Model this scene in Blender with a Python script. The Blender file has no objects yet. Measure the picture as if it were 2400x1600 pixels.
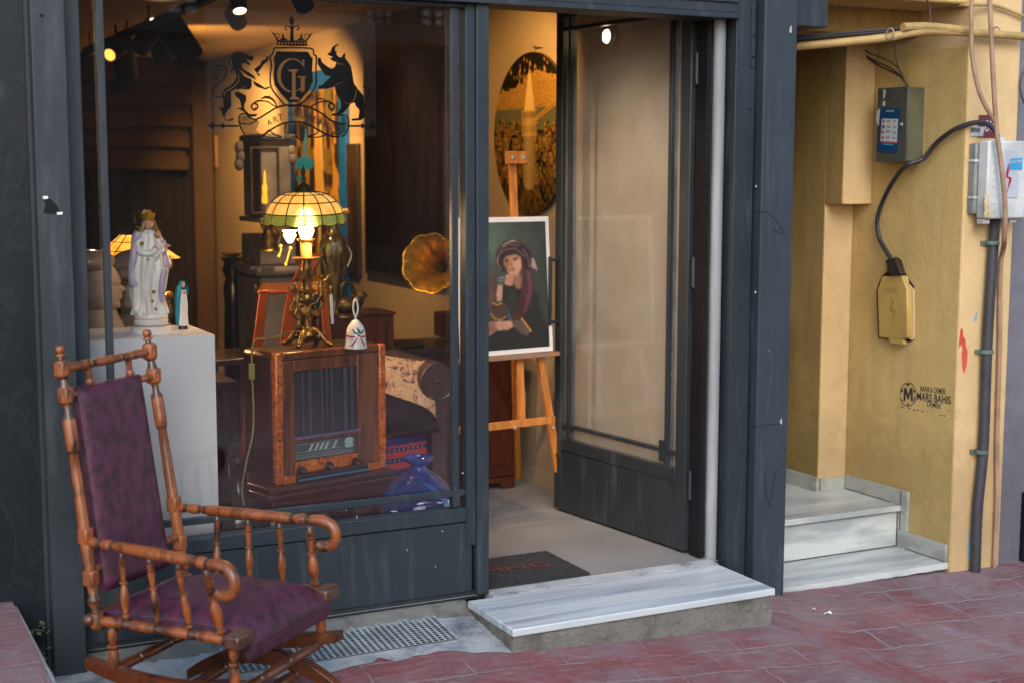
import bpy, bmesh, math, random
import numpy as np
from mathutils import Vector, Matrix, geometry
R = math.radians
random.seed(7)
sc = bpy.context.scene
col = sc.collection

# ------------------------------------------------------------------ camera
YAW, PIT, ROLL = R(26.6), R(6.72), R(0.1)
CAM = Vector((-2.31, -4.61, 1.65))
FPX = 3333.0
fw = Vector((math.sin(YAW) * math.cos(PIT), math.cos(YAW) * math.cos(PIT), -math.sin(PIT)))
rt = Vector((math.cos(YAW), -math.sin(YAW), 0))
up = rt.cross(fw)
rt, up = rt * math.cos(ROLL) + up * math.sin(ROLL), up * math.cos(ROLL) - rt * math.sin(ROLL)
cd = bpy.data.cameras.new('camera')
cam = bpy.data.objects.new('camera', cd)
col.objects.link(cam)
cam.matrix_world = Matrix(((rt.x, up.x, -fw.x, CAM.x), (rt.y, up.y, -fw.y, CAM.y), (rt.z, up.z, -fw.z, CAM.z), (0, 0, 0, 1)))
cd.sensor_width = 36.0
cd.lens = 50.0
cd.clip_start = 0.05
cd.clip_end = 500
cd.dof.use_dof = True
cd.dof.focus_distance = 5.35
cd.dof.aperture_fstop = 2.4
sc.camera = cam

# ------------------------------------------------------------------ light
w = bpy.data.worlds.new("World")
sc.world = w
w.use_nodes = True
nt = w.node_tree
nt.nodes.clear()
sky = nt.nodes.new('ShaderNodeTexSky')
sky.sky_type = 'NISHITA'
sky.sun_disc = False
sky.sun_elevation = R(34)
sky.sun_rotation = R(204)
sky.air_density = 1.2
sky.dust_density = 1.2
sky.ozone_density = 0.3
bg = nt.nodes.new('ShaderNodeBackground')
bg.inputs['Strength'].default_value = 0.15
wo = nt.nodes.new('ShaderNodeOutputWorld')
nt.links.new(sky.outputs[0], bg.inputs[0])
nt.links.new(bg.outputs[0], wo.inputs[0])
sl = bpy.data.lights.new('sun', 'SUN')
sl.energy = 0.6
sl.angle = R(28)
sl.color = (0.93, 0.96, 1.0)
so = bpy.data.objects.new('sun', sl)
col.objects.link(so)
so.rotation_euler = (R(55), 0, R(-24))
sc.view_settings.view_transform = 'Standard'
sc.view_settings.look = 'None'
sc.view_settings.exposure = 1.2
sc.view_settings.gamma = 1.0
sc.cycles.use_denoising = True
sc.cycles.max_bounces = 10
sc.cycles.transparent_max_bounces = 24
sc.cycles.caustics_reflective = False
sc.cycles.caustics_refractive = False
sc.cycles.sample_clamp_indirect = 4.0

# ------------------------------------------------------------------ helpers
K = 2400 / 2352.0
def ray(px, py):
    return fw + rt * ((px - 1200) / FPX) + up * ((800 - py) / FPX)
def onY(px, py, Y):
    d = ray(px, py); return CAM + d * ((Y - CAM.y) / d.y)
def onX(px, py, X):
    d = ray(px, py); return CAM + d * ((X - CAM.x) / d.x)
def onZ(px, py, Z):
    d = ray(px, py); return CAM + d * ((Z - CAM.z) / d.z)
def dY(x, y, Y): return onY(x * K, y * K, Y)
def dX(x, y, X): return onX(x * K, y * K, X)
def dZ(x, y, Z): return onZ(x * K, y * K, Z)

def c(h):
    h = h.lstrip('#')
    v = [int(h[i:i + 2], 16) / 255 for i in (0, 2, 4)]
    return tuple(x / 12.92 if x <= 0.04045 else ((x + 0.055) / 1.055) ** 2.4 for x in v)

def thing(name, label, cat, loc=(0, 0, 0), group=None, kind=None, rotz=0):
    o = bpy.data.objects.new(name, None)
    col.objects.link(o)
    o.empty_display_size = 0.1
    o.location = loc
    o.rotation_euler = (0, 0, rotz)
    tag(o, label, cat, group, kind)
    return o
def tag(o, label=None, cat=None, group=None, kind=None):
    if label: o['label'] = label
    if cat: o['category'] = cat
    if group: o['group'] = group
    if kind: o['kind'] = kind
    return o

def world_loc(p):
    v = Vector(p.location)
    while p.parent is not None:
        if not p.get('_local'):
            break
        p = p.parent
        v = v + Vector(p.location)
    return v

class MB:
    def __init__(s):
        s.bm = bmesh.new()
        s.mi = 0
    def face(s, vs):
        try:
            f = s.bm.faces.new(vs)
            f.material_index = s.mi
            return f
        except ValueError:
            return None
    def v(s, p): return s.bm.verts.new(p)
    def quad(s, *ps):
        s.face([s.v(p) for p in ps]); return s
    def box(s, x0, x1, y0, y1, z0, z1):
        P = [s.v((x, y, z)) for z in (z0, z1) for y in (y0, y1) for x in (x0, x1)]
        for a in ((0, 2, 3, 1), (4, 5, 7, 6), (0, 1, 5, 4), (2, 6, 7, 3), (0, 4, 6, 2), (1, 3, 7, 5)):
            s.face([P[i] for i in a])
        return s
    def obox(s, o, u, v, w_):
        """box from corner o spanned by three vectors"""
        o, u, v, w_ = Vector(o), Vector(u), Vector(v), Vector(w_)
        P = [s.v(o + u * i + v * j + w_ * k) for k in (0, 1) for j in (0, 1) for i in (0, 1)]
        for a in ((0, 2, 3, 1), (4, 5, 7, 6), (0, 1, 5, 4), (2, 6, 7, 3), (0, 4, 6, 2), (1, 3, 7, 5)):
            s.face([P[i] for i in a])
        return s
    def bar(s, p0, p1, a, b, side=(0, 0, 1)):
        """rectangular bar centred on the segment p0-p1"""
        p0, p1 = Vector(p0), Vector(p1)
        d = (p1 - p0)
        n = d.normalized()
        sd = Vector(side)
        u = n.cross(sd)
        if u.length < 1e-4: u = n.cross(Vector((1, 0, 0)))
        u.normalize()
        v = u.cross(n).normalized()
        return s.obox(p0 - u * a / 2 - v * b / 2, u * a, v * b, d)
    def prism(s, pts, t):
        """flat outline pts (3-D, ordered) thickened by vector t"""
        t = Vector(t)
        A = [Vector(p) for p in pts]
        tr = geometry.tessellate_polygon([A])
        va = [s.v(p) for p in A]
        for f in tr: s.face([va[i] for i in f])
        if t.length > 1e-7:
            vb = [s.v(p + t) for p in A]
            for f in tr: s.face([vb[i] for i in reversed(f)])
            n = len(A)
            for i in range(n):
                s.face([va[i], va[(i + 1) % n], vb[(i + 1) % n], vb[i]])
        return s
    def tube(s, pts, r, seg=8, cap=True, sx=1.0):
        pts = [Vector(p) for p in pts]
        n = len(pts)
        rs = r if isinstance(r, (list, tuple)) else [r] * n
        T = []
        for i in range(n):
            a = pts[max(i - 1, 0)]; b = pts[min(i + 1, n - 1)]
            d = b - a
            T.append(d.normalized() if d.length > 1e-9 else Vector((0, 0, 1)))
        ref = Vector((0, 0, 1)) if abs(T[0].z) < 0.9 else Vector((1, 0, 0))
        u = T[0].cross(ref).normalized()
        rings = []
        for i in range(n):
            u = (u - T[i] * u.dot(T[i]))
            u = u.normalized() if u.length > 1e-6 else T[i].orthogonal().normalized()
            v = T[i].cross(u)
            rings.append([s.v(pts[i] + (u * math.cos(2 * math.pi * k / seg) * sx + v * math.sin(2 * math.pi * k / seg)) * rs[i]) for k in range(seg)])
        for i in range(n - 1):
            for k in range(seg):
                s.face([rings[i][k], rings[i][(k + 1) % seg], rings[i + 1][(k + 1) % seg], rings[i + 1][k]])
        if cap:
            s.face(list(reversed(rings[0]))); s.face(rings[-1])
        return s
    def lathe(s, p0, p1, prof, seg=16, cap=True, sxy=(1, 1), rot=0):
        """prof: (t, r[, matindex]) along p0->p1"""
        p0, p1 = Vector(p0), Vector(p1)
        d = p1 - p0
        n = d.normalized()
        u = n.cross(Vector((0, 1, 0))) if abs(n.y) < 0.9 else n.cross(Vector((1, 0, 0)))
        u.normalize()
        v = n.cross(u)
        rings = []
        for q in prof:
            t, r = q[0], max(q[1], 1e-5)
            rings.append([s.v(p0 + d * t + (u * math.cos(rot + 2 * math.pi * k / seg) * sxy[0] + v * math.sin(rot + 2 * math.pi * k / seg) * sxy[1]) * r) for k in range(seg)])
        base = s.mi
        for i in range(len(rings) - 1):
            q = prof[i + 1]
            s.mi = q[2] if len(q) > 2 else base
            for k in range(seg):
                s.face([rings[i][k], rings[i][(k + 1) % seg], rings[i + 1][(k + 1) % seg], rings[i + 1][k]])
        s.mi = base
        if cap:
            s.face(list(reversed(rings[0]))); s.face(rings[-1])
        return s
    def ball(s, ce, r, seg=12, rings=8, M=None):
        ce = Vector(ce)
        rr = r if isinstance(r, (tuple, list)) else (r, r, r)
        L = []
        for i in range(rings + 1):
            a = math.pi * i / rings
            L.append([s.v(ce + (M @ Vector((rr[0] * math.sin(a) * math.cos(2 * math.pi * k / seg), rr[1] * math.sin(a) * math.sin(2 * math.pi * k / seg), rr[2] * math.cos(a)))
                      if M else ce + Vector((rr[0] * math.sin(a) * math.cos(2 * math.pi * k / seg), rr[1] * math.sin(a) * math.sin(2 * math.pi * k / seg), rr[2] * math.cos(a))) - ce)) for k in range(seg)])
        for i in range(rings):
            for k in range(seg):
                s.face([L[i][k], L[i + 1][k], L[i + 1][(k + 1) % seg], L[i][(k + 1) % seg]])
        return s
    def grid(s, f, nu, nv, closed_u=False):
        V = [[s.v(f(i / nu, j / nv)) for j in range(nv + 1)] for i in range(nu + (0 if closed_u else 1))]
        m = len(V)
        for i in range(nu):
            for j in range(nv):
                s.face([V[i][j], V[(i + 1) % m][j], V[(i + 1) % m][j + 1], V[i][j + 1]])
        return s
    def build_each(s, name, mat, parent=None, **kw):
        """every loose piece becomes a part of its own"""
        bm = s.bm; bm.verts.index_update(); seen = set(); out = []
        for v0 in list(bm.verts):
            if v0.index in seen: continue
            comp, stack = [], [v0]; seen.add(v0.index)
            while stack:
                v = stack.pop(); comp.append(v)
                for e in v.link_edges:
                    o = e.other_vert(v)
                    if o.index not in seen: seen.add(o.index); stack.append(o)
            m_ = MB(); mp = {v.index: m_.v(v.co) for v in comp}; done = set()
            for v in comp:
                for f in v.link_faces:
                    if f.index in done and f.index >= 0: continue
                    key = tuple(sorted(q.index for q in f.verts))
                    if key in done: continue
                    done.add(key); m_.mi = f.material_index; m_.face([mp[q.index] for q in f.verts])
            out.append(m_.build(name, mat, parent, **kw))
        bm.free(); return out
    def build(s, name, mat, parent=None, bevel=0, smooth=35, local=False, merge=0.0):
        bm = s.bm
        bmesh.ops.remove_doubles(bm, verts=bm.verts, dist=max(merge, 1e-6))
        bmesh.ops.recalc_face_normals(bm, faces=bm.faces)
        me = bpy.data.meshes.new(name)
        bm.to_mesh(me); bm.free()
        mats = mat if isinstance(mat, (list, tuple)) else [mat]
        for m in mats: me.materials.append(m)
        if smooth:
            me.shade_smooth()
            me.set_sharp_from_angle(angle=R(smooth))
        o = bpy.data.objects.new(name, me)
        col.objects.link(o)
        if parent is not None:
            o.parent = parent
            if not local:
                o.matrix_parent_inverse = WM[parent.name].inverted() if parent.name in WM else parent_world(parent).inverted()
        if bevel:
            b = o.modifiers.new('bevel', 'BEVEL')
            b.width = bevel; b.segments = 2; b.limit_method = 'ANGLE'; b.angle_limit = R(40)
            b.harden_normals = False
        return o
WM = {}
def parent_world(p):
    """world matrix of a thing (things sit at the top; parts built in world space have identity)"""
    if p.parent is None:
        return Matrix.Translation(p.location) @ Matrix.Rotation(p.rotation_euler.z, 4, 'Z')
    return parent_world(p.parent) @ p.matrix_parent_inverse @ p.matrix_basis

# ------------------------------------------------------------------ materials
def newmat(name):
    m = bpy.data.materials.new(name)
    m.use_nodes = True
    n = m.node_tree
    b = n.nodes['Principled BSDF']
    return m, n, b
def N(n, t, **kw):
    x = n.nodes.new(t)
    for k, v in kw.items():
        if k.startswith('i_'): x.inputs[k[2:].replace('_', ' ')].default_value = v
        else: setattr(x, k, v)
    return x
def coords(n, scale=(1, 1, 1), rot=(0, 0, 0)):
    tc = N(n, 'ShaderNodeTexCoord')
    mp = N(n, 'ShaderNodeMapping')
    mp.inputs['Scale'].default_value = scale
    mp.inputs['Rotation'].default_value = rot
    n.links.new(tc.outputs['Object'], mp.inputs[0])
    return mp.outputs[0]
def ramp(n, fac, stops):
    r = N(n, 'ShaderNodeValToRGB')
    e = r.color_ramp.elements
    while len(e) < len(stops): e.new(0.5)
    for i, (p, cc) in enumerate(stops):
        e[i].position = p
        e[i].color = (*cc, 1) if len(cc) == 3 else cc
    n.links.new(fac, r.inputs[0])
    return r.outputs[0]
def mixc(n, fac, a, b, mode='MIX'):
    m = N(n, 'ShaderNodeMix', data_type='RGBA', blend_type=mode)
    for s_, k in ((fac, 0), (a, 6), (b, 7)):
        if isinstance(s_, (int, float)): m.inputs[k].default_value = s_
        elif isinstance(s_, tuple): m.inputs[k].default_value = (*s_[:3], 1)
        else: n.links.new(s_, m.inputs[k])
    return m.outputs[2]
def noise(n, vec, scale, detail=4, rough=0.55, dist=0.0):
    t = N(n, 'ShaderNodeTexNoise')
    t.inputs['Scale'].default_value = scale
    t.inputs['Detail'].default_value = detail
    t.inputs['Roughness'].default_value = rough
    t.inputs['Distortion'].default_value = dist
    n.links.new(vec, t.inputs['Vector'])
    return t.outputs[0]
def bump(n, b, h, strength=0.3, dist=0.01, prev=None):
    x = N(n, 'ShaderNodeBump')
    x.inputs['Strength'].default_value = strength
    x.inputs['Distance'].default_value = dist
    n.links.new(h, x.inputs['Height'])
    if prev: n.links.new(prev, x.inputs['Normal'])
    n.links.new(x.outputs[0], b.inputs['Normal'])
    return x.outputs[0]
def simple(name, a, b_=None, scale=6, rough=0.5, metal=0, bs=0.0, bscale=60, stretch=(1, 1, 1), lo=0.35, hi=0.65, spec=0.5, coat=0, trans=0, ior=1.45, detail=5, rvar=0.12, em=None, es=0, sheen=0):
    m, n, b = newmat(name)
    v = coords(n, stretch)
    if b_ is None: b_ = tuple(x * 0.82 for x in a)
    f = noise(n, v, scale, detail)
    cl = ramp(n, f, [(lo, a), (hi, b_)])
    n.links.new(cl, b.inputs['Base Color'])
    f2 = noise(n, v, scale * 2.7, 3)
    mr = N(n, 'ShaderNodeMapRange')
    mr.inputs[3].default_value = max(rough - rvar, 0.02); mr.inputs[4].default_value = min(rough + rvar, 1)
    n.links.new(f2, mr.inputs[0])
    n.links.new(mr.outputs[0], b.inputs['Roughness'])
    b.inputs['Metallic'].default_value = metal
    b.inputs['Specular IOR Level'].default_value = spec
    b.inputs['Coat Weight'].default_value = coat
    b.inputs['Coat Roughness'].default_value = 0.15
    b.inputs['Transmission Weight'].default_value = trans
    b.inputs['IOR'].default_value = ior
    if sheen: b.inputs['Sheen Weight'].default_value = sheen
    if em:
        b.inputs['Emission Color'].default_value = (*em, 1); b.inputs['Emission Strength'].default_value = es
    if bs: bump(n, b, noise(n, v, bscale, 4), bs, 0.004)
    return m
def emit(name, cl, st):
    m, n, b = newmat(name)
    b.inputs['Base Color'].default_value = (*cl, 1)
    b.inputs['Emission Color'].default_value = (*cl, 1)
    b.inputs['Emission Strength'].default_value = st
    return m

M = {}
def slate(name, a, chips=True, rough=0.42):
    """old gloss paint on steel: dull patches, tiny white chips and drips"""
    m, n, b = newmat(name)
    v = coords(n)
    cl = ramp(n, noise(n, v, 3.5, 8, 0.62), [(0.3, tuple(x * 0.82 for x in a)), (0.7, tuple(x * 1.15 for x in a))])
    vs = coords(n, (14, 14, 1.6))
    st = ramp(n, noise(n, vs, 1.3, 4, 0.6), [(0.55, (0, 0, 0)), (0.8, (1, 1, 1))])
    cl = mixc(n, N_mul(n, st, 0.22), cl, (0.16, 0.18, 0.2))
    if chips:
        vo = N(n, 'ShaderNodeTexVoronoi', feature='F1')
        vo.inputs['Scale'].default_value = 13
        vo.inputs['Randomness'].default_value = 1
        n.links.new(v, vo.inputs['Vector'])
        d = ramp(n, vo.outputs['Distance'], [(0.03, (1, 1, 1)), (0.045, (0, 0, 0))])
        gate = ramp(n, noise(n, v, 4.1, 2), [(0.56, (0, 0, 0)), (0.6, (1, 1, 1))])
        cl = mixc(n, mul(n, d, gate), cl, (0.28, 0.3, 0.31))
    n.links.new(cl, b.inputs['Base Color'])
    mr = N(n, 'ShaderNodeMapRange')
    mr.inputs[3].default_value = rough - 0.1; mr.inputs[4].default_value = rough + 0.22
    n.links.new(noise(n, v, 9, 5), mr.inputs[0])
    n.links.new(mr.outputs[0], b.inputs['Roughness'])
    b.inputs['Specular IOR Level'].default_value = 0.38
    bump(n, b, noise(n, v, 35, 5, 0.6), 0.35, 0.0035)
    return m
def mul(n, a, b_):
    x = N(n, 'ShaderNodeMath', operation='MULTIPLY')
    n.links.new(a, x.inputs[0])
    if isinstance(b_, (int, float)): x.inputs[1].default_value = b_
    else: n.links.new(b_, x.inputs[1])
    return x.outputs[0]
N_mul = mul

M['slate'] = slate('slate_paint', (0.018, 0.026, 0.034))
M['slate_dark'] = slate('slate_paint_dark', (0.020, 0.026, 0.032), rough=0.4)
M['slate_rough'] = slate('slate_render', (0.024, 0.035, 0.047), rough=0.6)
M['black'] = simple('black_metal', (0.006, 0.006, 0.007), (0.01, 0.01, 0.012), rough=0.6, spec=0.2)

def plaster(name, a, stain, patch, bs=0.6, streak=0.5):
    m, n, b = newmat(name)
    v = coords(n)
    cl = ramp(n, noise(n, v, 2.2, 9, 0.65), [(0.28, tuple(x * 0.8 for x in a)), (0.5, a), (0.75, tuple(min(1, x * 1.12) for x in a))])
    vs = coords(n, (7, 7, 0.9))
    s1 = ramp(n, noise(n, vs, 1.6, 6, 0.65, 0.4), [(0.48, (0, 0, 0)), (0.78, (1, 1, 1))])
    cl = mixc(n, mul(n, s1, streak), cl, stain)
    s2 = ramp(n, noise(n, v, 5.5, 10, 0.78, 0.4), [(0.56, (0, 0, 0)), (0.70, (1, 1, 1))])
    cl = mixc(n, mul(n, s2, 0.4), cl, patch)
    s3 = ramp(n, noise(n, v, 3.1, 8, 0.7), [(0.55, (0, 0, 0)), (0.7, (1, 1, 1))])
    cl = mixc(n, mul(n, s3, 0.35), cl, tuple(min(1, x * 1.25 + .03) for x in a))
    # damp, dirt creeping up from the pavement
    sp = N(n, 'ShaderNodeSeparateXYZ')
    n.links.new(v, sp.inputs[0])
    ad = N(n, 'ShaderNodeMath', operation='ADD')
    n.links.new(sp.outputs[2], ad.inputs[0])
    n.links.new(mul(n, noise(n, v, 6, 6, 0.7), -0.7), ad.inputs[1])
    low = ramp(n, ad.outputs[0], [(0.0, (1, 1, 1)), (0.25, (0, 0, 0))])
    cl = mixc(n, mul(n, low, 0.35), cl, patch)
    n.links.new(cl, b.inputs['Base Color'])
    b.inputs['Roughness'].default_value = 0.82
    b.inputs['Specular IOR Level'].default_value = 0.3
    h = mixc(n, 0.3, noise(n, v, 110, 6, 0.7), noise(n, coords(n, (1, 1, .45)), 36, 8, 0.72))
    bump(n, b, h, bs, 0.012)
    return m
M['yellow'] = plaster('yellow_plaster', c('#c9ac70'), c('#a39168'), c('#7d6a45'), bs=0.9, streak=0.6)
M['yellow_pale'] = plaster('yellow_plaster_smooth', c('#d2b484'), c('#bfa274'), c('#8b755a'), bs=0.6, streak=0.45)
M['yellow_dirt_shade'] = plaster('yellow_plaster_dirt_shade', c('#a88d56'), c('#7d6a42'), c('#57491f'), bs=1.0, streak=0.7)  # dirty recess plaster; also paints shade on the pilaster side
M['grey_stucco'] = plaster('grey_stucco', c('#77767f'), c('#5d5c66'), c('#474650'), bs=1.0)

def marble(name, base, vein, sc_=(0.5, 7, 7), amt=0.8, rough=0.32, lo=0.45, hi=0.62):
    m, n, b = newmat(name)
    v = coords(n, sc_)
    f = noise(n, v, 2.2, 7, 0.55, 0.35)
    cl = mixc(n, mul(n, ramp(n, f, [(lo, (0, 0, 0)), (hi, (1, 1, 1))]), amt), base, vein)
    v2 = coords(n)
    d = ramp(n, noise(n, v2, 22, 8, 0.75), [(0.62, (0, 0, 0)), (0.72, (1, 1, 1))])
    cl = mixc(n, mul(n, d, 0.5), cl, tuple(x * 0.45 for x in vein))
    n.links.new(cl, b.inputs['Base Color'])
    b.inputs['Roughness'].default_value = rough
    bump(n, b, noise(n, v2, 40, 5), 0.12, 0.004)
    return m
M['marble_step'] = marble('striped_marble', (0.54, 0.58, 0.60), (0.15, 0.20, 0.26), (0.45, 9.0, 1), 0.9, 0.35, 0.40, 0.74)
M['marble_stair'] = marble('stair_marble', (0.50, 0.525, 0.51), (0.24, 0.27, 0.28), (0.8, 5, 5), 0.75)
M['marble_skirt'] = marble('skirting_marble', (0.33, 0.34, 0.315), (0.15, 0.16, 0.155), (3, 3, 6), 0.6)
def darkstone():
    m, n, b = newmat('black_marble')
    v = coords(n)
    f = noise(n, v, 1.7, 9, 0.62, 1.6)
    cl = ramp(n, f, [(0.47, (0.005, 0.009, 0.014)), (0.50, (0.012, 0.018, 0.022)), (0.515, (0.006, 0.010, 0.015)), (0.64, (0.008, 0.012, 0.018)), (0.72, (0.04, 0.045, 0.045))])
    n.links.new(cl, b.inputs['Base Color'])
    b.inputs['Roughness'].default_value = 0.35
    b.inputs['Specular IOR Level'].default_value = 0.3
    return m
M['dark_marble'] = darkstone()

def concrete(name, a, b2, bs=0.9):
    m, n, b = newmat(name)
    v = coords(n)
    f = noise(n, v, 5, 12, 0.72, 0.3)
    cl = ramp(n, f, [(0.32, b2), (0.48, a), (0.7, tuple(min(1, x * 1.35) for x in a))])
    sp = ramp(n, noise(n, v, 48, 8, 0.8), [(0.6, (0, 0, 0)), (0.7, (1, 1, 1))])
    cl = mixc(n, mul(n, sp, 0.4), cl, tuple(x * 0.5 for x in b2))
    n.links.new(cl, b.inputs['Base Color'])
    b.inputs['Roughness'].default_value = 0.88
    bump(n, b, mixc(n, 0.5, noise(n, v, 60, 8, 0.75), noise(n, v, 16, 9, 0.78)), bs, 0.045)
    return m
M['concrete'] = concrete('rough_concrete', c('#87857e'), c('#55534c'), 1.0)
M['cement'] = concrete('cement_patch', c('#a3a8ab'), c('#4b5260'), 0.6)

def pavement():
    m, n, b = newmat('stamped_red_concrete')
    v0 = coords(n, (1, 1, 1), (0, 0, R(3)))
    dn = N(n, 'ShaderNodeTexNoise')
    dn.inputs['Scale'].default_value = 8.0
    dn.inputs['Detail'].default_value = 6
    n.links.new(v0, dn.inputs['Vector'])
    vm = N(n, 'ShaderNodeVectorMath', operation='MULTIPLY_ADD')
    n.links.new(dn.outputs['Color'], vm.inputs[0])
    vm.inputs[1].default_value = (0.05, 0.05, 0)
    n.links.new(v0, vm.inputs[2])
    br = N(n, 'ShaderNodeTexBrick')
    br.offset = 0.42
    br.inputs['Scale'].default_value = 1
    br.inputs['Mortar Size'].default_value = 0.006
    br.inputs['Mortar Smooth'].default_value = 0.5
    br.inputs['Brick Width'].default_value = 0.34
    br.inputs['Row Height'].default_value = 0.17
    br.inputs['Color1'].default_value = (*c('#8d4a4b'), 1)
    br.inputs['Color2'].default_value = (*c('#7d4a4f'), 1)
    br.inputs['Mortar'].default_value = (*c('#96909a'), 1)
    n.links.new(vm.outputs[0], br.inputs['Vector'])
    fade = ramp(n, noise(n, v0, 3.1, 5, 0.7), [(0.42, (0.02, 0.02, 0.02)), (0.6, (1, 1, 1))])
    base = mixc(n, ramp(n, noise(n, v0, 3.0, 4, 0.6), [(0.35, (0, 0, 0)), (0.65, (1, 1, 1))]), c('#8a494b'), c('#70454a'))
    cl = mixc(n, mul(n, br.outputs['Fac'], fade), base, c('#928a8f'))
    wear = ramp(n, noise(n, v0, 2.6, 10, 0.72, 0.5), [(0.42, (0, 0, 0)), (0.66, (1, 1, 1))])
    cl = mixc(n, mul(n, wear, 0.8), cl, c('#867b80'))
    strk = coords(n, (3, 16, 3), (0, 0, R(-8)))
    s2 = ramp(n, noise(n, strk, 3, 9, 0.75, 0.8), [(0.52, (0, 0, 0)), (0.66, (1, 1, 1))])
    cl = mixc(n, mul(n, s2, 0.6), cl, c('#938a8e'))
    s3 = ramp(n, noise(n, v0, 11, 9, 0.75, 0.3), [(0.3, (1, 1, 1)), (0.42, (0, 0, 0))])
    cl = mixc(n, mul(n, s3, 0.5), cl, c('#583a3c'))
    s4 = ramp(n, noise(n, v0, 70, 4, 0.8), [(0.66, (0, 0, 0)), (0.71, (1, 1, 1))])
    cl = mixc(n, mul(n, s4, 0.6), cl, c('#b8b2b8'))
    n.links.new(cl, b.inputs['Base Color'])
    b.inputs['Roughness'].default_value = 0.72
    h = mixc(n, 0.7, br.outputs['Fac'], noise(n, v0, 34, 10, 0.78))
    iv = N(n, 'ShaderNodeInvert')
    n.links.new(h, iv.inputs['Color'])
    bump(n, b, iv.outputs[0], 0.8, 0.02)
    return m
M['pavement'] = pavement()

def wood(name, a, b2, scale=(30, 30, 2.0), rough=0.35, coat=0.4, spec=0.5):
    m, n, b = newmat(name)
    v = coords(n, scale)
    f = noise(n, v, 1.2, 7, 0.6, 1.2)
    cl = ramp(n, f, [(0.32, b2), (0.55, a), (0.75, tuple(min(1, x * 1.2) for x in a))])
    n.links.new(cl, b.inputs['Base Color'])
    b.inputs['Roughness'].default_value = rough
    b.inputs['Coat Weight'].default_value = coat
    b.inputs['Coat Roughness'].default_value = 0.2
    bump(n, b, f, 0.08, 0.002)
    return m
M['chair_wood'] = wood('turned_varnished_wood', c('#824622'), c('#1f0f08'), (14, 14, 5), 0.4, 0.25)
M['chair_dark'] = wood('dark_turned_groove', c('#4a2c1c'), c('#1f120c'), (9, 9, 9), 0.4, 0.3)
M['rocker_wood'] = wood('dark_rocker_wood', c('#5a2c14'), c('#1a0d08'), (6, 6, 6), 0.35, 0.4)
M['easel_wood'] = wood('pale_easel_wood', c('#c9803c'), c('#a05c28'), (35, 35, 3), 0.5, 0.1)
M['radio_wood'] = wood('walnut_veneer', c('#7b4926'), c('#4a2915'), (26, 26, 2), 0.28, 0.6)
M['radio_dark'] = wood('dark_walnut', c('#3a1c10'), c('#1c0d08'), (20, 20, 3), 0.35, 0.3)
M['mahogany'] = wood('mahogany', c('#4a2012'), c('#240f08'), (26, 26, 2), 0.35, 0.4)
M['black_wood'] = wood('black_lacquered_wood', (0.02, 0.014, 0.012), (0.008, 0.006, 0.006), (10, 10, 3), 0.25, 0.6)
def burl():
    m, n, b = newmat('burl_veneer')
    v = coords(n)
    f = noise(n, v, 22, 8, 0.7, 2.5)
    cl = ramp(n, f, [(0.34, c('#4a1c08')), (0.5, c('#c25f18')), (0.68, c('#e08a30'))])
    n.links.new(cl, b.inputs['Base Color'])
    b.inputs['Roughness'].default_value = 0.25
    b.inputs['Coat Weight'].default_value = 0.6
    return m
M['burl'] = burl()
M['brass'] = simple('old_brass', c('#b08a45'), c('#5d4a25'), scale=18, rough=0.32, metal=0.9, bs=0.25, bscale=80)
M['brass_dark'] = simple('patinated_bronze', c('#5d5030'), c('#2d2818'), scale=18, rough=0.4, metal=0.7, bs=0.3, bscale=50)
M['white_pedestal'] = simple('white_painted_board', (0.80, 0.86, 0.93), (0.77, 0.82, 0.89), rough=0.5)
M['porcelain'] = simple('glazed_porcelain', (0.80, 0.80, 0.79), (0.74, 0.75, 0.76), rough=0.15, coat=0.5)
M['lilac'] = simple('lilac_glaze', c('#bdb2cc'), c('#a89db8'), rough=0.2, coat=0.4)
M['gold'] = simple('gilt', c('#c4942f'), c('#8a6420'), scale=30, rough=0.3, metal=0.35)
M['skin'] = simple('painted_flesh', c('#c9987c'), c('#b88468'), rough=0.4)
M['turquoise'] = simple('turquoise_paint', c('#1f93b0'), c('#15708c'), rough=0.4)
M['white_paint'] = simple('white_paint', (0.75, 0.75, 0.77), (0.66, 0.67, 0.7), rough=0.45)
M['clay'] = simple('grey_clay', c('#9a9088'), c('#7e756e'), rough=0.8, bs=0.3)
M['red_paint'] = simple('red_paint', c('#b51f33'), c('#901528'), rough=0.3)
M['green_paint'] = simple('green_paint', c('#1f6b4c'), c('#134a34'), rough=0.3)
M['black_plastic'] = simple('black_plastic', (0.012, 0.012, 0.014), rough=0.35)
M['white_plastic'] = simple('dirty_white_plastic', c('#c4c8c8'), c('#8f938f'), scale=5, rough=0.45, bs=0.1, lo=0.45, hi=0.8)
M['pvc'] = simple('white_foam_pipe', (0.27, 0.29, 0.31), (0.17, 0.18, 0.195), rough=0.5, stretch=(8, 8, 1), scale=2)

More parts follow.
